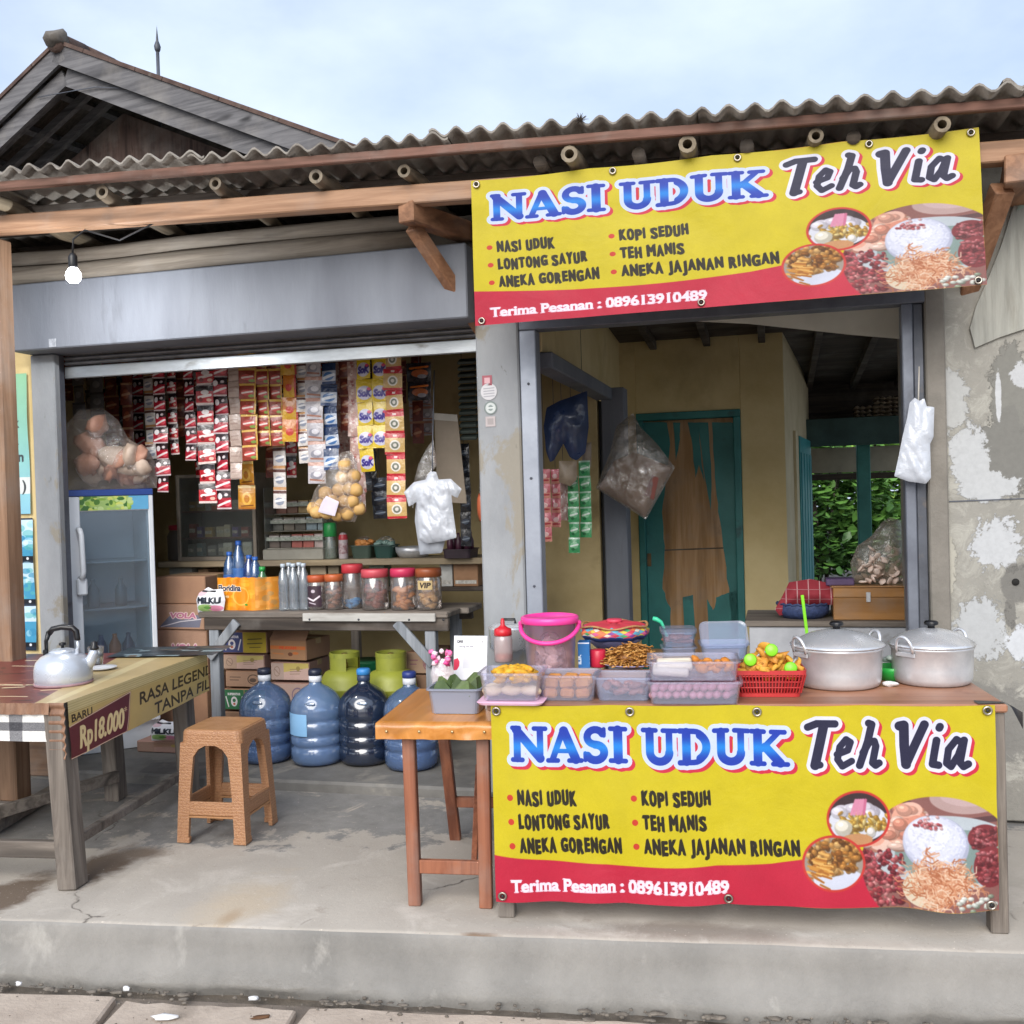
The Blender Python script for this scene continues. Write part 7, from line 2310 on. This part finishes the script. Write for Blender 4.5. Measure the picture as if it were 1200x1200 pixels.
for k, (px, c, lb_) in enumerate(((424, '#3f4f45', 'dark green tub of fried snacks on the shelf, left of two'), (450, '#24453f', 'dark teal tub of wrapped snacks on the shelf, right of two'))):
    q = FL(px, 655, SV + .08)
    o = thing('snack_tub', lb_, 'tub', F.W(q.x, SV + .12, sz + .001), F.a)
    part('tub_wall', tub(.13 if k == 0 else .12, .12, .075, .85), pm('tub_' + c[1:], c, None, 6, .4), o)
    for i in range(9):
        part('snack', MB().blob((rnd(-.045, .045), rnd(-.04, .04), .07 + rnd(0, .025)), (.05, .035, .03), i, .5, 3, 2), pm('snack_orange', '#a86a34', '#8a5226', 30, .6) if k == 0 else pm('snack_clear', '#7f9a92', '#5f7a72', 30, .3), o)
    part('film', pillow([(-.06, .06), (.06, .06), (.055, .1), (.02, .125), (-.03, .12), (-.058, .1)], .04, .012, .01, 20, k), FILMB, o)
q = FL(478, 655, SV + .1)
single('steel_bowl', MB().lathe([(0, 0), (.08, 0), (.1, .03), (.105, .06), (.1, .06), (.08, .01), (0, .008)], 24), ALUR, 'plain metal bowl on the shelf behind the white bag', 'bowl', F.W(q.x + .02, SV + .14, sz + .001))
q = FL(548, 650, SV + .1)
o = fth('dark_crate', 'dark crate of bottled goods at the right end of the shelf', 'crate', q.x - .02, SV + .04, sz + .001)
part('crate_wall', tub(.16, .18, .05, .95), pm('dark_crate', '#3a2a34', '#2b2028', 6, .5), o)
for i in range(6):
    part('bottle', MB().lathe([(0, .004), (.018, .004), (.018, .09), (.008, .12), (.008, .14), (0, .14)], 10, (-.05 + .05 * (i % 3), -.04 + .07 * (i // 3), 0)), pm('plum_bottle', '#4a2638', '#3a1d2c', 8, .3), o)
# jar and dark goods left of the cabinet
q = FL(183, 640, 1.0)
o = thing('red_lid_jar', 'big clear jar with a red lid between fridge and cabinet', 'jar', F.W(q.x, 1.25, sz + .001))
part('jar_wall', MB().lathe([(0, 0), (.07, 0), (.075, .01), (.075, .15), (.06, .18), (.06, .19)], 22), clear('murky_jar', '#b9b2ac', '#6f6a66', .6, .1), o)
part('lid', MB().lathe([(.062, .185), (.066, .187), (.066, .215), (0, .218)], 22), pm('jar_red_lid', '#a8323f', '#922a36', 6, .4), o)
# ------------------------------------------------------------------ hanging sachet strips
def cv_sachet(kind):
    r = random.Random(hash(kind) % 999 if False else sum(map(ord, kind)))
    cv = Canvas(64, 72, '#8a1f2a')
    if kind == 'coffee':        # black top, white sweep, red body
        cv.rect(0, 0, 64, 72, '#b3202c'); cv.rect(0, 0, 64, 22, '#241a1e'); cv.rect(0, 64, 64, 72, '#d8c9c4')
        cv.ell(34, 26, 15, 9, '#e4dedd'); cv.line([(10, 44), (54, 36)], 5, '#efe6e4'); cv.ell(18, 52, 8, 8, '#7a1219'); cv.ell(48, 54, 9, 6, '#e0b9a8'); cv.rect(0, 0, 64, 3, '#8d8789')
    elif kind == 'coffee2':
        cv.rect(0, 0, 64, 72, '#a3192f'); cv.rect(0, 0, 64, 28, '#2a1a20'); cv.ell(16, 22, 11, 12, '#e6e0e2'); cv.ell(46, 48, 14, 12, '#d64a58'); cv.line([(6, 58), (58, 40)], 4, '#f0e4e4'); cv.ell(44, 16, 8, 6, '#d9cfd2'); cv.rect(0, 66, 64, 72, '#c9b9bb')
    elif kind == 'plain':
        cv.rect(0, 0, 64, 72, '#b9a59a'); cv.line([(8, 24), (56, 22)], 3, '#a08a80'); cv.line([(8, 40), (50, 40)], 3, '#a68f86'); cv.rect(0, 66, 64, 72, '#8f7d74')
    elif kind == 'goldred':
        cv.rect(0, 0, 64, 72, '#8f3a2a'); cv.rect(0, 0, 64, 10, '#d8b25a'); cv.ell(32, 42, 24, 14, '#c2504a'); cv.line([(14, 44), (50, 38)], 4, '#eadad2'); cv.ell(48, 58, 12, 7, '#7f9a4a'); cv.rect(58, 0, 64, 72, '#c99a3f')
    elif kind == 'gold':
        cv.rect(0, 0, 64, 72, '#c98a24'); cv.ell(32, 40, 18, 20, '#dfae4a'); cv.ell(32, 40, 10, 12, '#b8751a'); cv.rect(0, 0, 64, 8, '#e2c070'); cv.rect(0, 66, 64, 72, '#a8661a'); cv.line([(10, 62), (54, 60)], 2, '#7a4410')
    elif kind == 'orange':
        cv.rect(0, 0, 64, 72, '#c4741f'); cv.rect(0, 40, 64, 72, '#d0a028'); cv.ell(30, 40, 16, 12, '#c43a2a'); cv.rect(56, 0, 64, 72, '#b5342a')
    elif kind == 'silver':
        cv.rect(0, 0, 64, 72, '#b9b5ba'); cv.rect(0, 0, 64, 12, '#b98f80'); cv.ell(30, 44, 22, 14, '#8f8f9a'); cv.ell(34, 40, 14, 9, '#d6d4da'); cv.line([(8, 58), (56, 62)], 3, '#a0705f')
    elif kind == 'white':
        cv.rect(0, 0, 64, 72, '#cfcac6'); cv.rect(0, 0, 64, 10, '#b98a5a'); cv.rect(0, 12, 64, 22, '#5a3a34'); cv.ell(32, 48, 22, 13, '#8f96a6'); cv.line([(10, 48), (54, 42)], 4, '#e7e7ea')
    elif kind == 'blue':
        cv.rect(0, 0, 64, 72, '#b4bccb'); cv.rect(0, 0, 64, 26, '#23365a'); cv.ell(32, 44, 24, 14, '#3f6ea8'); cv.line([(8, 50), (56, 40)], 5, '#dfe5ee'); cv.rect(0, 62, 64, 72, '#24406f')
    elif kind == 'candy':
        cv.rect(0, 0, 64, 72, '#c3a199')
        for i in range(26):
            cv.ell(r.uniform(0, 64), r.uniform(0, 72), r.uniform(4, 9), r.uniform(4, 9), r.choice(['#d9c2ba', '#b5837a', '#e2d2ca', '#a86a66', '#caa79c']))
    elif kind == 'brown':
        cv.rect(0, 0, 64, 72, '#6f332a'); cv.ell(30, 36, 18, 16, '#9a5238'); cv.line([(10, 40), (50, 34)], 4, '#c99a7a'); cv.rect(0, 0, 64, 7, '#a87a5a')
    elif kind == 'detergent':
        cv.rect(0, 0, 64, 72, '#d6b824'); cv.ell(32, 42, 30, 22, '#c5c3d8'); cv.text('SoK', 8, 52, 20, '#3a2f86', wid=48, bold=2, shear=.2); cv.ell(50, 30, 8, 5, '#d0486a')
    elif kind == 'emblem':
        cv.rect(0, 0, 64, 72, '#c9a76a'); cv.rect(0, 0, 64, 16, '#b81f2c'); cv.rect(0, 64, 64, 72, '#b81f2c'); cv.ell(32, 40, 17, 17, '#e3ded6'); cv.ell(32, 40, 12, 12, '#6f7468'); cv.ell(32, 40, 6, 6, '#d9d4cc'); cv.rect(26, 5, 38, 12, '#e2c6c2')
    elif kind == 'black':
        cv.rect(0, 0, 64, 72, '#26222a'); cv.ell(34, 40, 22, 15, '#b5653a'); cv.line([(10, 20), (54, 16)], 4, '#d9742f'); cv.ell(40, 52, 12, 8, '#8f8f96')
    elif kind == 'dark':
        cv.rect(0, 0, 64, 72, '#20242c'); cv.ell(32, 40, 20, 12, '#3f4a5a'); cv.line([(12, 44), (52, 38)], 3, '#7f8a96')
    elif kind == 'pink':
        cv.rect(0, 0, 64, 72, '#c4606a'); cv.rect(0, 44, 64, 72, '#d08a7a'); cv.ell(30, 34, 18, 12, '#e2b8b4'); cv.line([(10, 56), (54, 54)], 4, '#a8343f')
    elif kind == 'green':
        cv.rect(0, 0, 64, 72, '#3f9a5f'); cv.ell(32, 36, 22, 16, '#7fc092'); cv.line([(12, 40), (52, 32)], 4, '#e2efe4'); cv.ell(24, 54, 10, 7, '#2a6f44'); cv.rect(0, 0, 64, 8, '#b5d6bf')
    elif kind == 'grey':
        cv.rect(0, 0, 64, 72, '#7d7a78'); cv.ell(32, 40, 18, 14, '#a8a4a2'); cv.rect(0, 0, 64, 10, '#5f5b5a')
    return cv.grain(.03)
SM = {}
def smat(k):
    if k not in SM:
        SM[k] = cv_sachet(k).mat('sachet_' + k, .26, .6, bump=.35, bsc=30, coat=.35)
    return SM[k]
SMESH = {}
def sachet_mesh(kind, w, h):
    key = (kind, round(w, 3), round(h, 3))
    if key in SMESH:
        return SMESH[key]
    m = MB()
    sd = len(SMESH)
    for s in (-1, 1):
        def fn(u, v):
            e = math.sin(math.pi * u) ** .6 * math.sin(math.pi * min(max((v - .08) / .84, 0), 1)) ** .7
            wr = .0018 * noise.noise(Vector((u * 7, v * 7, sd)))
            x = -w / 2 + w * u
            return (x if s < 0 else -x, s * (.007 * e + wr) if e > .01 else wr, -h + h * v)
        m.grid(fn, 6, 7)
    me = m.mesh('sachet'); me.materials.append(smat(kind))
    SMESH[key] = me
    return me
SGRP = 'sachet strips hanging across the shop'
def strip(label, x0, x1, ytop, ybot, hpx, kind, v, cols=1, group=SGRP, lastcols=None):
    a = FL(x0, ybot, v); b = FL(x1, ybot, v)
    w = (b.x - a.x) / cols
    zb = a.z; zt = FL((x0 + x1) / 2, ytop, v).z
    h = FL(x0, ybot - hpx, v).z - zb
    n = max(int(round((zt - zb) / h)), 1)
    t = fth('sachet_strip', label, 'sachet strip', (a.x + b.x) / 2, v, zb + n * h, 0, group)
    me = sachet_mesh(kind, w, h)
    for c in range(cols):
        sw = rnd(-.03, .03)
        for i in range(n):
            if lastcols is not None and c >= lastcols and i >= n - 1:
                continue
            x = -(b.x - a.x) / 2 + w * (c + .5)
            part('sachet', me, None, t, (x + .012 * sw * i, rnd(-.004, .004) + .012 * (c % 2), -i * h), (rnd(-.09, .09), rnd(-.05, .05) + sw * .2, rnd(-.3, .3)))
    if n * h > 0 and zb + n * h < 2.1:
        part('hang_string', MB().tube([(0, .0, 0), (0, 0, max(2.3 - (zb + n * h), .05))], .0015, 4), STEELD, t)
    return t
T0 = 418
strip('dim grey sachet strip at the far left, above the cracker bag', 86, 100, T0, 492, 20, 'grey', .75)
strip('dim beige sachet strip, second from the left pillar', 108, 122, T0, 500, 20, 'grey', .95)
strip('dark red sachet strip in shade, third from the left pillar', 126, 142, T0, 552, 22, 'brown', .95)
strip('brown sachet strip in shade ending beside the fridge top', 146, 158, T0, 553, 26, 'brown', .8)
strip('black and white sachet strip just left of the long red strip', 171, 183, T0, 538, 20, 'white', .7)
strip('short brown sachet pair below the black and white strip', 166, 178, 535, 568, 30, 'brown', .85)
strip('long red and white coffee strip, first left of the gap', 183, 199, T0, 577, 19, 'coffee2', .55)
strip('narrow red coffee strip, short, second left of the gap', 199, 209, T0, 533, 18, 'coffee', .6)
strip('red and white coffee strip just right of the gap', 218, 231, T0, 540, 19, 'coffee2', .58)
strip('longest red coffee strip of large sachets', 235, 254, T0, 590, 23, 'coffee', .5)
strip('long red coffee strip ending lowest beside the gold sachets', 254, 271, T0, 597, 22, 'coffee2', .52)
strip('plain beige sachet strip right of the red coffee strips', 271, 284, T0, 562, 19, 'plain', .5)
strip('pair of large gold sachets hanging low above the cabinet', 281, 299, 540, 597, 28, 'gold', .6)
strip('gold edged red sachet strip right of the beige strip', 283, 303, T0, 540, 18, 'goldred', .48)
strip('gold edged red sachets in two columns', 303, 331, T0, 523, 18, 'goldred', .5, 2)
strip('white and brown coffee strip hanging low in the middle', 321, 337, 519, 596, 25, 'white', .6)
strip('orange and yellow sachet strip in the middle', 333, 350, T0, 518, 26, 'orange', .5)
strip('narrow silver sachet strip right of the orange strip', 350, 363, T0, 543, 20, 'white', .52)
strip('wide shiny silver sachet strip', 362, 382, T0, 567, 25, 'silver', .5)
strip('blue and silver sachet strip', 380, 398, T0, 551, 25, 'blue', .5)
strip('short dark red strip right of the blue strip', 400, 413, T0, 505, 21, 'brown', .58)
strip('long pale candy strip reaching down behind the cracker bag', 412, 429, T0, 600, 22, 'candy', .56)
strip('yellow and violet detergent sachets in two columns', 421, 456, T0, 553, 27, 'detergent', .5, 2, lastcols=1)
strip('red and cream emblem sachet strip', 455, 477, T0, 608, 25, 'emblem', .5)
strip('black and orange snack packs high under the shutter', 477, 507, T0, 470, 22, 'black', .7)
strip('small dark packs hanging below the detergent', 436, 456, 560, 608, 16, 'dark', .62)
strip('dark plum packs at the right end of the shop', 541, 553, 520, 640, 20, 'dark', 1.0)
for k_, (x0_, x1_, yb_, kd_, lb_) in enumerate(((72, 86, 470, 'brown', 'dim brown strip against the left pillar'), (100, 110, 480, 'grey', 'dim grey strip between the two left dim strips'), (140, 150, 530, 'dark', 'dark strip in shade left of the brown strip'), (158, 170, 525, 'coffee2', 'dim red coffee strip left of the black and white strip'), (207, 219, 512, 'brown', 'dim brown strip filling the gap between red coffee strips'), (228, 238, 560, 'coffee', 'dim red strip tucked behind the longest red strip'), (268, 284, 545, 'goldred', 'dim gold red strip behind the plain beige strip'), (312, 326, 560, 'brown', 'dim brown strip behind the white and brown coffee strip'), (336, 348, 560, 'coffee', 'dim red strip behind the orange strip'), (396, 410, 540, 'candy', 'dim candy strip behind the short dark red strip'), (428, 442, 575, 'dark', 'dim dark strip behind the detergent sachets'), (484, 498, 520, 'brown', 'dim brown strip below the black snack packs'))):
    strip(lb_, x0_, x1_, T0, yb_, 20 + (k_ % 3) * 3, kd_, .95 + .12 * (k_ % 2))
ORD = ('first', 'second', 'third', 'fourth', 'fifth', 'sixth', 'seventh', 'eighth', 'ninth', 'tenth', 'eleventh', 'twelfth', 'thirteenth', 'fourteenth')
for k_ in range(14):
    x_ = 78 + k_ * 31
    strip('dim sachet strip in the rearmost row, %s from the left' % ORD[k_], x_, x_ + 26, T0, 470 + (k_ * 37) % 55, 17, ('brown', 'coffee', 'goldred', 'plain', 'coffee2', 'brown', 'silver')[k_ % 7], 1.45, 2)
# strips seen through the bay doorway
DG_ = 'sachet strips inside the bay doorway'
strip('pink sachet strip at the left of the bay doorway', 633, 647, 545, 635, 17, 'pink', .95, group=DG_)
strip('second pink sachet strip in the bay doorway', 647, 658, 552, 618, 17, 'pink', 1.05, group=DG_)
strip('rose sachet strip beside the green ones in the doorway', 656, 667, 560, 610, 16, 'candy', 1.15, group=DG_)
strip('green sachet strip, longer, in the bay doorway', 667, 680, 556, 648, 18, 'green', 1.1, group=DG_)
strip('green sachet strip, shorter, at the right in the doorway', 680, 694, 548, 630, 18, 'green', 1.15, group=DG_)

# rails the strips hang from
rl = fth('hanging_rail', 'dark bamboo rail above the sachet strips behind the shutter', 'rail', 0, .55, 2.28)
part('pole', MB().tube([(-2.9, .0, 0), (0.05, -.05, .01)], .015, 8), OLDD, rl)
part('pole', MB().tube([(-2.9, .4, .02), (0.05, .35, .02)], .015, 8), OLDD, rl)

# ------------------------------------------------------------------ hanging bags
def hangbag(name, label, pts, v, thick, mat, cell=.012, wr=.01, wf=12, seed=1, cat='bag', rz=0, pname='bag'):
    P, u0, z0 = px_out(pts, v)
    t = fth(name, label, cat, u0, v, z0, rz)
    part(pname, pillow(P, thick, cell, wr, wf, seed), mat, t)
    return t, P, u0, z0
WB = clear('white_bag', '#ffffff', '#c6cbd4', .82, .04, .25, bump=.3, bsc=22)
t, P, u0, z0 = hangbag('shirt_bag', 'bundle of white carrier bags hanging from a hook by the pillar', [(505, 552), (511, 553), (514, 562), (528, 561), (541, 573), (536, 584), (529, 580), (531, 600), (535, 630), (520, 634), (500, 637), (491, 632), (489, 600), (488, 588), (479, 594), (476, 582), (473, 577), (485, 565), (499, 562), (501, 556)], .35, .03, WB, .006, .012, 13, 2)
q = FL(507, 553, .35)
part('hook', MB().tube([(q.x - u0, 0, q.z - z0 - .01), (q.x - u0, 0, q.z - z0 + .05), (q.x - u0 - .01, .1, q.z - z0 + .5)], .003, 6), STEELD, t)
P2, u2, z2 = px_out([(489, 565), (520, 562), (530, 600), (518, 648), (492, 650), (486, 610)], .40)
part('under_bag', pillow(P2, .03, .012, .01, 12, 4), pm('grey_bag', '#a9aeb6', '#989da6', 6, .4), t, (u2 - u0, .05, z2 - z0))
t, P, u0, z0 = hangbag('film_bag', 'loose clear plastic hanging beside the white carrier bags', [(508, 515), (512, 545), (500, 560), (488, 580), (483, 600), (484, 570), (490, 545), (500, 525)], .42, .02, FILMB, .01, .012, 20, 5)
hb = hangbag('cracker_bag', 'clear bag of round brown crackers with a white tag, hanging mid shop', [(400, 530), (410, 528), (418, 540), (420, 560), (424, 590), (416, 612), (395, 610), (370, 606), (362, 598), (368, 575), (388, 545)], .36, .05, FILM, .011, .012, 14, 7)[0]
bc = thing('cracker_pile', 'round brown puffed crackers inside the hanging clear bag', 'food', hb.location, hb.rotation_euler.z)
PC = pm('brown_cracker', '#c9a468', '#b58d50', 14, .6, bump=.25)
for k, (px, py) in enumerate(((405, 545), (402, 560), (414, 558), (396, 574), (408, 572), (418, 574), (390, 588), (401, 588), (413, 588), (384, 600), (396, 603), (408, 602), (419, 596), (375, 592), (372, 600), (380, 578), (366, 596))):
    q = FL(px, py, .36)
    p = F.loc(hb.location)
    part('cracker', MB().blob((q.x - p.x, rnd(-.015, .02), q.z - p.z), (.075, .06, .07), k, .25, 2, 2), PC, bc)
P, u1_, z1_ = px_out([(382, 581), (397, 588), (392, 605), (372, 600), (377, 588)], .30)
q = F.loc(hb.location)
part('tag', pillow(P, .002, .006, .001, 20, 3), pm('paper_tag', '#c9c2cf', '#b9b2c0', 10, .6), hb, (u1_ - q.x, -.056, z1_ - q.z))
# brown sheet, louvre stack
P, u0, z0 = px_out([(509, 484), (536, 486), (547, 590), (513, 588)], .85)
t = fth('cardboard_sheet', 'large taupe cardboard sheet hung near the pillar', 'cardboard', u0, .85, z0)
part('board', MB().prism(P, lambda x, y, k: (x, k, y), -.003, .003), pm('taupe_card', '#8d8274', '#7f7568', 5, .8, bump=.1), t)
P3, u3, z3 = px_out([(509, 484), (536, 486), (537, 494), (509, 492)], .85)
part('top_strip', MB().prism(P3, lambda x, y, k: (x, k, y), -.006, -.0035), pm('card_strip', '#b0aca4', None, 5, .7), t, (u3 - u0, 0, z3 - z0))
a = FL(537, 420, .9); b = FL(560, 515, .9)
t = fth('louvre_stack', 'dark green slatted stack hanging beside the pillar', 'louvre', a.x, .9, b.z)
nsl = 13
for k in range(nsl):
    z = (a.z - b.z) * k / nsl
    part('slat', MB().cbox(((b.x - a.x) / 2, 0, z + .015), (b.x - a.x, .05, .018), .004, Matrix.Rotation(R(25), 3, 'X')), pm('green_slat', '#47514c', '#39423e', 6, .5), t)
q = FL(557, 575, .5)
o = fth('orange_drink', 'orange sachet drink hanging at the pillar edge', 'drink', q.x, .6, FL(557, 612, .5).z)
part('pouch', MB().blob((0, 0, .07), (.05, .04, .15), 2, .25, 2, 2), pm('orange_pouch', '#c4704a', '#b5563a', 14, .35), o)
part('neck', MB().tube([(0, 0, .13), (.002, 0, .25)], [.012, .003], 8), FILMB, o)
# doorway: blue bag of goods
t, P, u0, z0 = hangbag('blue_goods_bag', 'blue plastic goods bag hanging high in the bay doorway', [(640, 478), (655, 470), (688, 458), (690, 500), (686, 530), (676, 540), (668, 536), (660, 520), (646, 545), (640, 530), (637, 500)], 1.0, .06, pm('navy_film', '#2f3f63', '#24324f', 10, .3, bump=.5, bsc=25, coat=.5), .02, .02, 14, 9)
t, P, u0, z0 = hangbag('goods_pouch', 'pair of small beige pouches under the blue bag in the doorway', [(655, 540), (676, 540), (676, 562), (668, 570), (655, 565)], 1.02, .02, pm('beige_pouch', '#9a8a78', '#83745f', 14, .4), .012, .006, 14, 10)
t, P, u0, z0 = hangbag('kraft_sleeve', 'pale upright sleeve at the right of the bay doorway', [(682, 520), (693, 518), (693, 548), (682, 550)], 1.2, .015, pm('kraft_sleeve', '#9c8e80', '#857868', 14, .5), .012, .004, 14, 11)
a = FL(655, 688, 1.6)
single('blue_rag', MB().blob((0, 0, .04), (.22, .1, .06), 3, .5, 3, 3), pm('blue_rag', '#3c4a5c', '#2d3947', 14, .8), 'dark blue rag lying low inside the bay doorway', 'rag', F.W(a.x - .05, 1.5, .05))
# brown paper parcel in clear bag by the teal door
t, P, u0, z0 = hangbag('paper_parcel', 'diamond hung brown paper packet in a clear bag before the teal door', [(744, 530), (788, 548), (756, 606), (701, 572), (720, 540)], 1.5, .025, pm('brown_packet', '#a8866c', '#97765d', 5, .7, bump=.15), .018, .01, 8, 4, 'parcel', pname='packet')
P2, u2, z2 = px_out([(742, 484), (750, 500), (770, 520), (791, 548), (757, 609), (698, 572), (715, 530), (722, 500), (736, 488)], 1.5)
part('clear_bag', pillow(P2, .05, .02, .016, 10, 8), clear('parcel_film', '#eceae6', '#b9b2aa', .25, .16, .2, bump=.7, bsc=16), t, (u2 - u0, 0, z2 - z0))
P3, u3, z3 = px_out([(764, 556), (772, 560), (766, 586), (755, 580)], 1.47)
part('red_mark', pillow(P3, .002, .01, .001, 9, 2), pm('packet_red', '#9a5a50', None, 9, .7), t, (u3 - u0, -.03, z3 - z0))
# white bags at the right post
t, P, u0, z0 = hangbag('shirt_bag', 'bundle of white carrier bags hanging on the right gate post', [(1066, 472), (1072, 466), (1078, 470), (1083, 466), (1086, 476), (1095, 477), (1094, 512), (1090, 520), (1091, 560), (1085, 567), (1064, 564), (1048, 558), (1052, 540), (1058, 510), (1063, 490)], -.06, .025, WB, .006, .010, 11, 12)
q = FL(1076, 468, -.06)
part('string', MB().tube([(q.x - u0, 0, q.z - z0 - .02), (q.x - u0 + .01, .03, q.z - z0 + .13)], .003, 6), pm('string_white', '#b9b4aa', None, 6, .8), t)

# stickers on the pillar
for k, (px, py, rr_, kind, lb_) in enumerate(((571, 446, 6, 0, 'small red square sticker at the top of the pillar'), (573, 459, 10, 1, 'round white sticker on the pillar'), (575, 478, 8, 2, 'round grey ringed sticker on the pillar'), (575, 494, 6, 3, 'small faded square sticker lowest on the pillar'))):
    q = FL(px, py, 0); s = rr_ * .0037
    cv = Canvas(64, 64, '#c9c6c4')
    if kind == 0: cv.rect(0, 0, 64, 64, '#9a4a56'); cv.rect(14, 14, 50, 50, '#c9a0a6')
    if kind == 1: cv.rect(0, 0, 64, 64, '#c4c3c6'); [cv.line([(12, 20 + 10 * j), (52, 18 + 10 * j)], 2, '#9a9aa0') for j in range(4)]
    if kind == 2: cv.rect(0, 0, 64, 64, '#6f7a78'); cv.ell(32, 32, 25, 25, '#b9bfbd'); cv.ell(32, 32, 12, 14, '#7c8785'); cv.line([(20, 32), (44, 32)], 3, '#d0d4d2')
    if kind == 3: cv.rect(0, 0, 64, 64, '#b0a6a6'); cv.rect(12, 12, 52, 52, '#98908f')
    m = MB()
    if kind in (1, 2):
        n = 24; m.add([(0, 0, 0)] + [(s * math.cos(2 * math.pi * i / n), 0, s * math.sin(2 * math.pi * i / n)) for i in range(n)], [(0, 1 + i, 1 + (i + 1) % n) for i in range(n)], False, [(.5, .5)] + [(.5 + .5 * math.cos(2 * math.pi * i / n), .5 + .5 * math.sin(2 * math.pi * i / n)) for i in range(n)])
    else:
        m.grid(lambda u, v: (-s + 2 * s * u, 0, -s + 2 * s * v), 1, 1)
    single('sticker', m, cv.mat('sticker_print', .4), lb_, 'sticker', F.W(q.x, -.003, q.z), F.a, 'stickers on the pillar')
# tally marks on the lintel
q = FL(62, 402, -.1)
single('sticker', MB().box(-.02, .02, -.001, .0, -.02, .02, 0), pm('mark', '#8a8e96', '#b5b9c0', 60, .5), 'tiny scuffed label at the lower left corner of the lintel', 'sticker', F.W(q.x, -.1025, q.z), F.a)

# ------------------------------------------------------------------ rear side table in the bay
RV = 1.1
a = FL(908, 733, RV); b = FL(1066, 733, RV)
rt = fth('side_table', 'white fronted side table at the back right of the bay', 'table', (a.x + b.x) / 2, RV, .013)
w = b.x - a.x + .3; zt = FL(960, 728, RV).z - .013
part('table_top', MB().box(-w / 2, w / 2, 0, .5, zt - .03, zt, .004), OLDW, rt)
part('front_panel', MB().box(-w / 2 + .02, w / 2 - .02, .015, .03, zt - .3, zt - .031, .003), pm('white_panel', '#b9bcc2', '#a6a9b0', 8, .5, dirt=('#8b8b8b', 9, .6, .75)), rt)
for x in (-w / 2 + .04, w / 2 - .04):
    for y in (.05, .45):
        part('leg', MB().box(x - .02, x + .02, y - .02, y + .02, 0, zt - .0305, .003), OLDZ, rt)
zt += .014
u0, u1, z0, z1 = pxbox(976, 687, 1075, 727, RV + .04)
wb = fth('wooden_box', 'light varnished wooden box with a metal latch on the side table', 'box', (u0 + u1) / 2, RV + .04, zt)
w = u1 - u0; h = z1 - zt
VW = wood('varnished_wood', '#b3824a', '#9c6d38', 0, .4, .15, 16)
part('box_body', MB().box(-w / 2, w / 2, 0, .3, 0, h * .66, .004), VW, wb)
part('box_lid', MB().box(-w / 2, w / 2, 0, .3, h * .665, h * .96, .004), VW, wb)
part('lid_board', MB().box(-w / 2 - .008, w / 2 + .008, -.008, .308, h * .962, h, .004), VW, wb)
part('latch', MB().cbox((-.03, -.004, h * .68), (.022, .008, .05), .003), ALUR, wb)
q = FL(942, 727, RV + .05)
bb = fth('woven_basket', 'dark blue basket under the red checked cloth on the side table', 'basket', q.x, RV + .15, zt)
m = MB(); m.lathe([(0, 0), (.1, 0), (.13, .03), (.135, .075), (.128, .078), (.11, .03), (0, .01)], 36, sy=.8)
part('basket_wall', m, pm('blue_weave', '#2c3a5e', '#3f507c', 60, .6, bump=.5, bsc=80), bb)
part('basket_rim', MB().tube([(.134 * math.cos(t), .107 * math.sin(t), .076 + .004 * math.sin(t * 20)) for t in [2 * math.pi * k / 60 for k in range(60)]], .006, 6, closed=True), MATS['blue_weave'], bb)
cvc = Canvas(200, 160, '#9a2f3c')
for x in range(0, 200, 34): cvc.rect(x, 0, x + 3, 160, '#c9a0a2')
for y in range(0, 160, 40): cvc.rect(0, y, 200, y + 2, '#b5868a')
P, u0, z0 = px_out([(908, 716), (915, 704), (925, 684), (950, 680), (968, 684), (986, 700), (985, 712), (965, 710), (945, 712), (925, 712), (915, 726)], RV + .02)
cl = fth('checked_cloth', 'red checked cloth draped over the blue basket', 'cloth', u0, RV + .1, z0)
part('cloth', pillow(P, .09, .014, .02, 10, 6), cvc.mat('checked_print', .8), cl)
P, u0, z0 = px_out([(1000, 684), (997, 660), (1005, 640), (1022, 628), (1034, 612), (1044, 606), (1056, 610), (1060, 630), (1066, 650), (1066, 684)], RV + .12)
cbg = fth('cracker_bag', 'tied clear sack of pale crackers on the varnished wooden box', 'bag', u0, RV + .14, z0)
part('film', pillow(P, .09, .018, .015, 10, 9), clear('sack_film', '#eeeae2', '#aaa598', .3, .1, .3, bump=.6, bsc=20), cbg)
cpl = thing('cracker_pile', 'pale ring crackers filling the tied sack on the wooden box', 'food', cbg.location, F.a)
for i in range(70):
    x = rnd(-.12, .13); z = rnd(.015, .19 if abs(x) < .08 else .14)
    part('cracker', random.choice(CM2 if 'CM2' in globals() else CM), None, cpl, (x, rnd(-.075, .06), z), (rnd(-1.2, 1.2), rnd(-1.2, 1.2), rnd(0, 6)))
q = FL(960, 690, RV + .2)
single('dark_tin', MB().box(-.03, .05, 0, .06, 0, .13, .004), pm('dark_tin', '#2f3236', '#24272a', 6, .5), 'dark tin peeping out behind the red checked cloth', 'tin', F.W(q.x - .01, RV + .3, zt), F.a)
q = FL(982, 688, RV + .1)
single('purple_box', MB().box(-.06, .08, 0, .1, 0, .035, .004), pm('purple_box', '#5f4a72', '#503d62', 6, .5), 'flat purple box lying on the wooden box left of the cracker sack', 'box', F.W(q.x, RV + .08, wb.location.z + h), F.a)
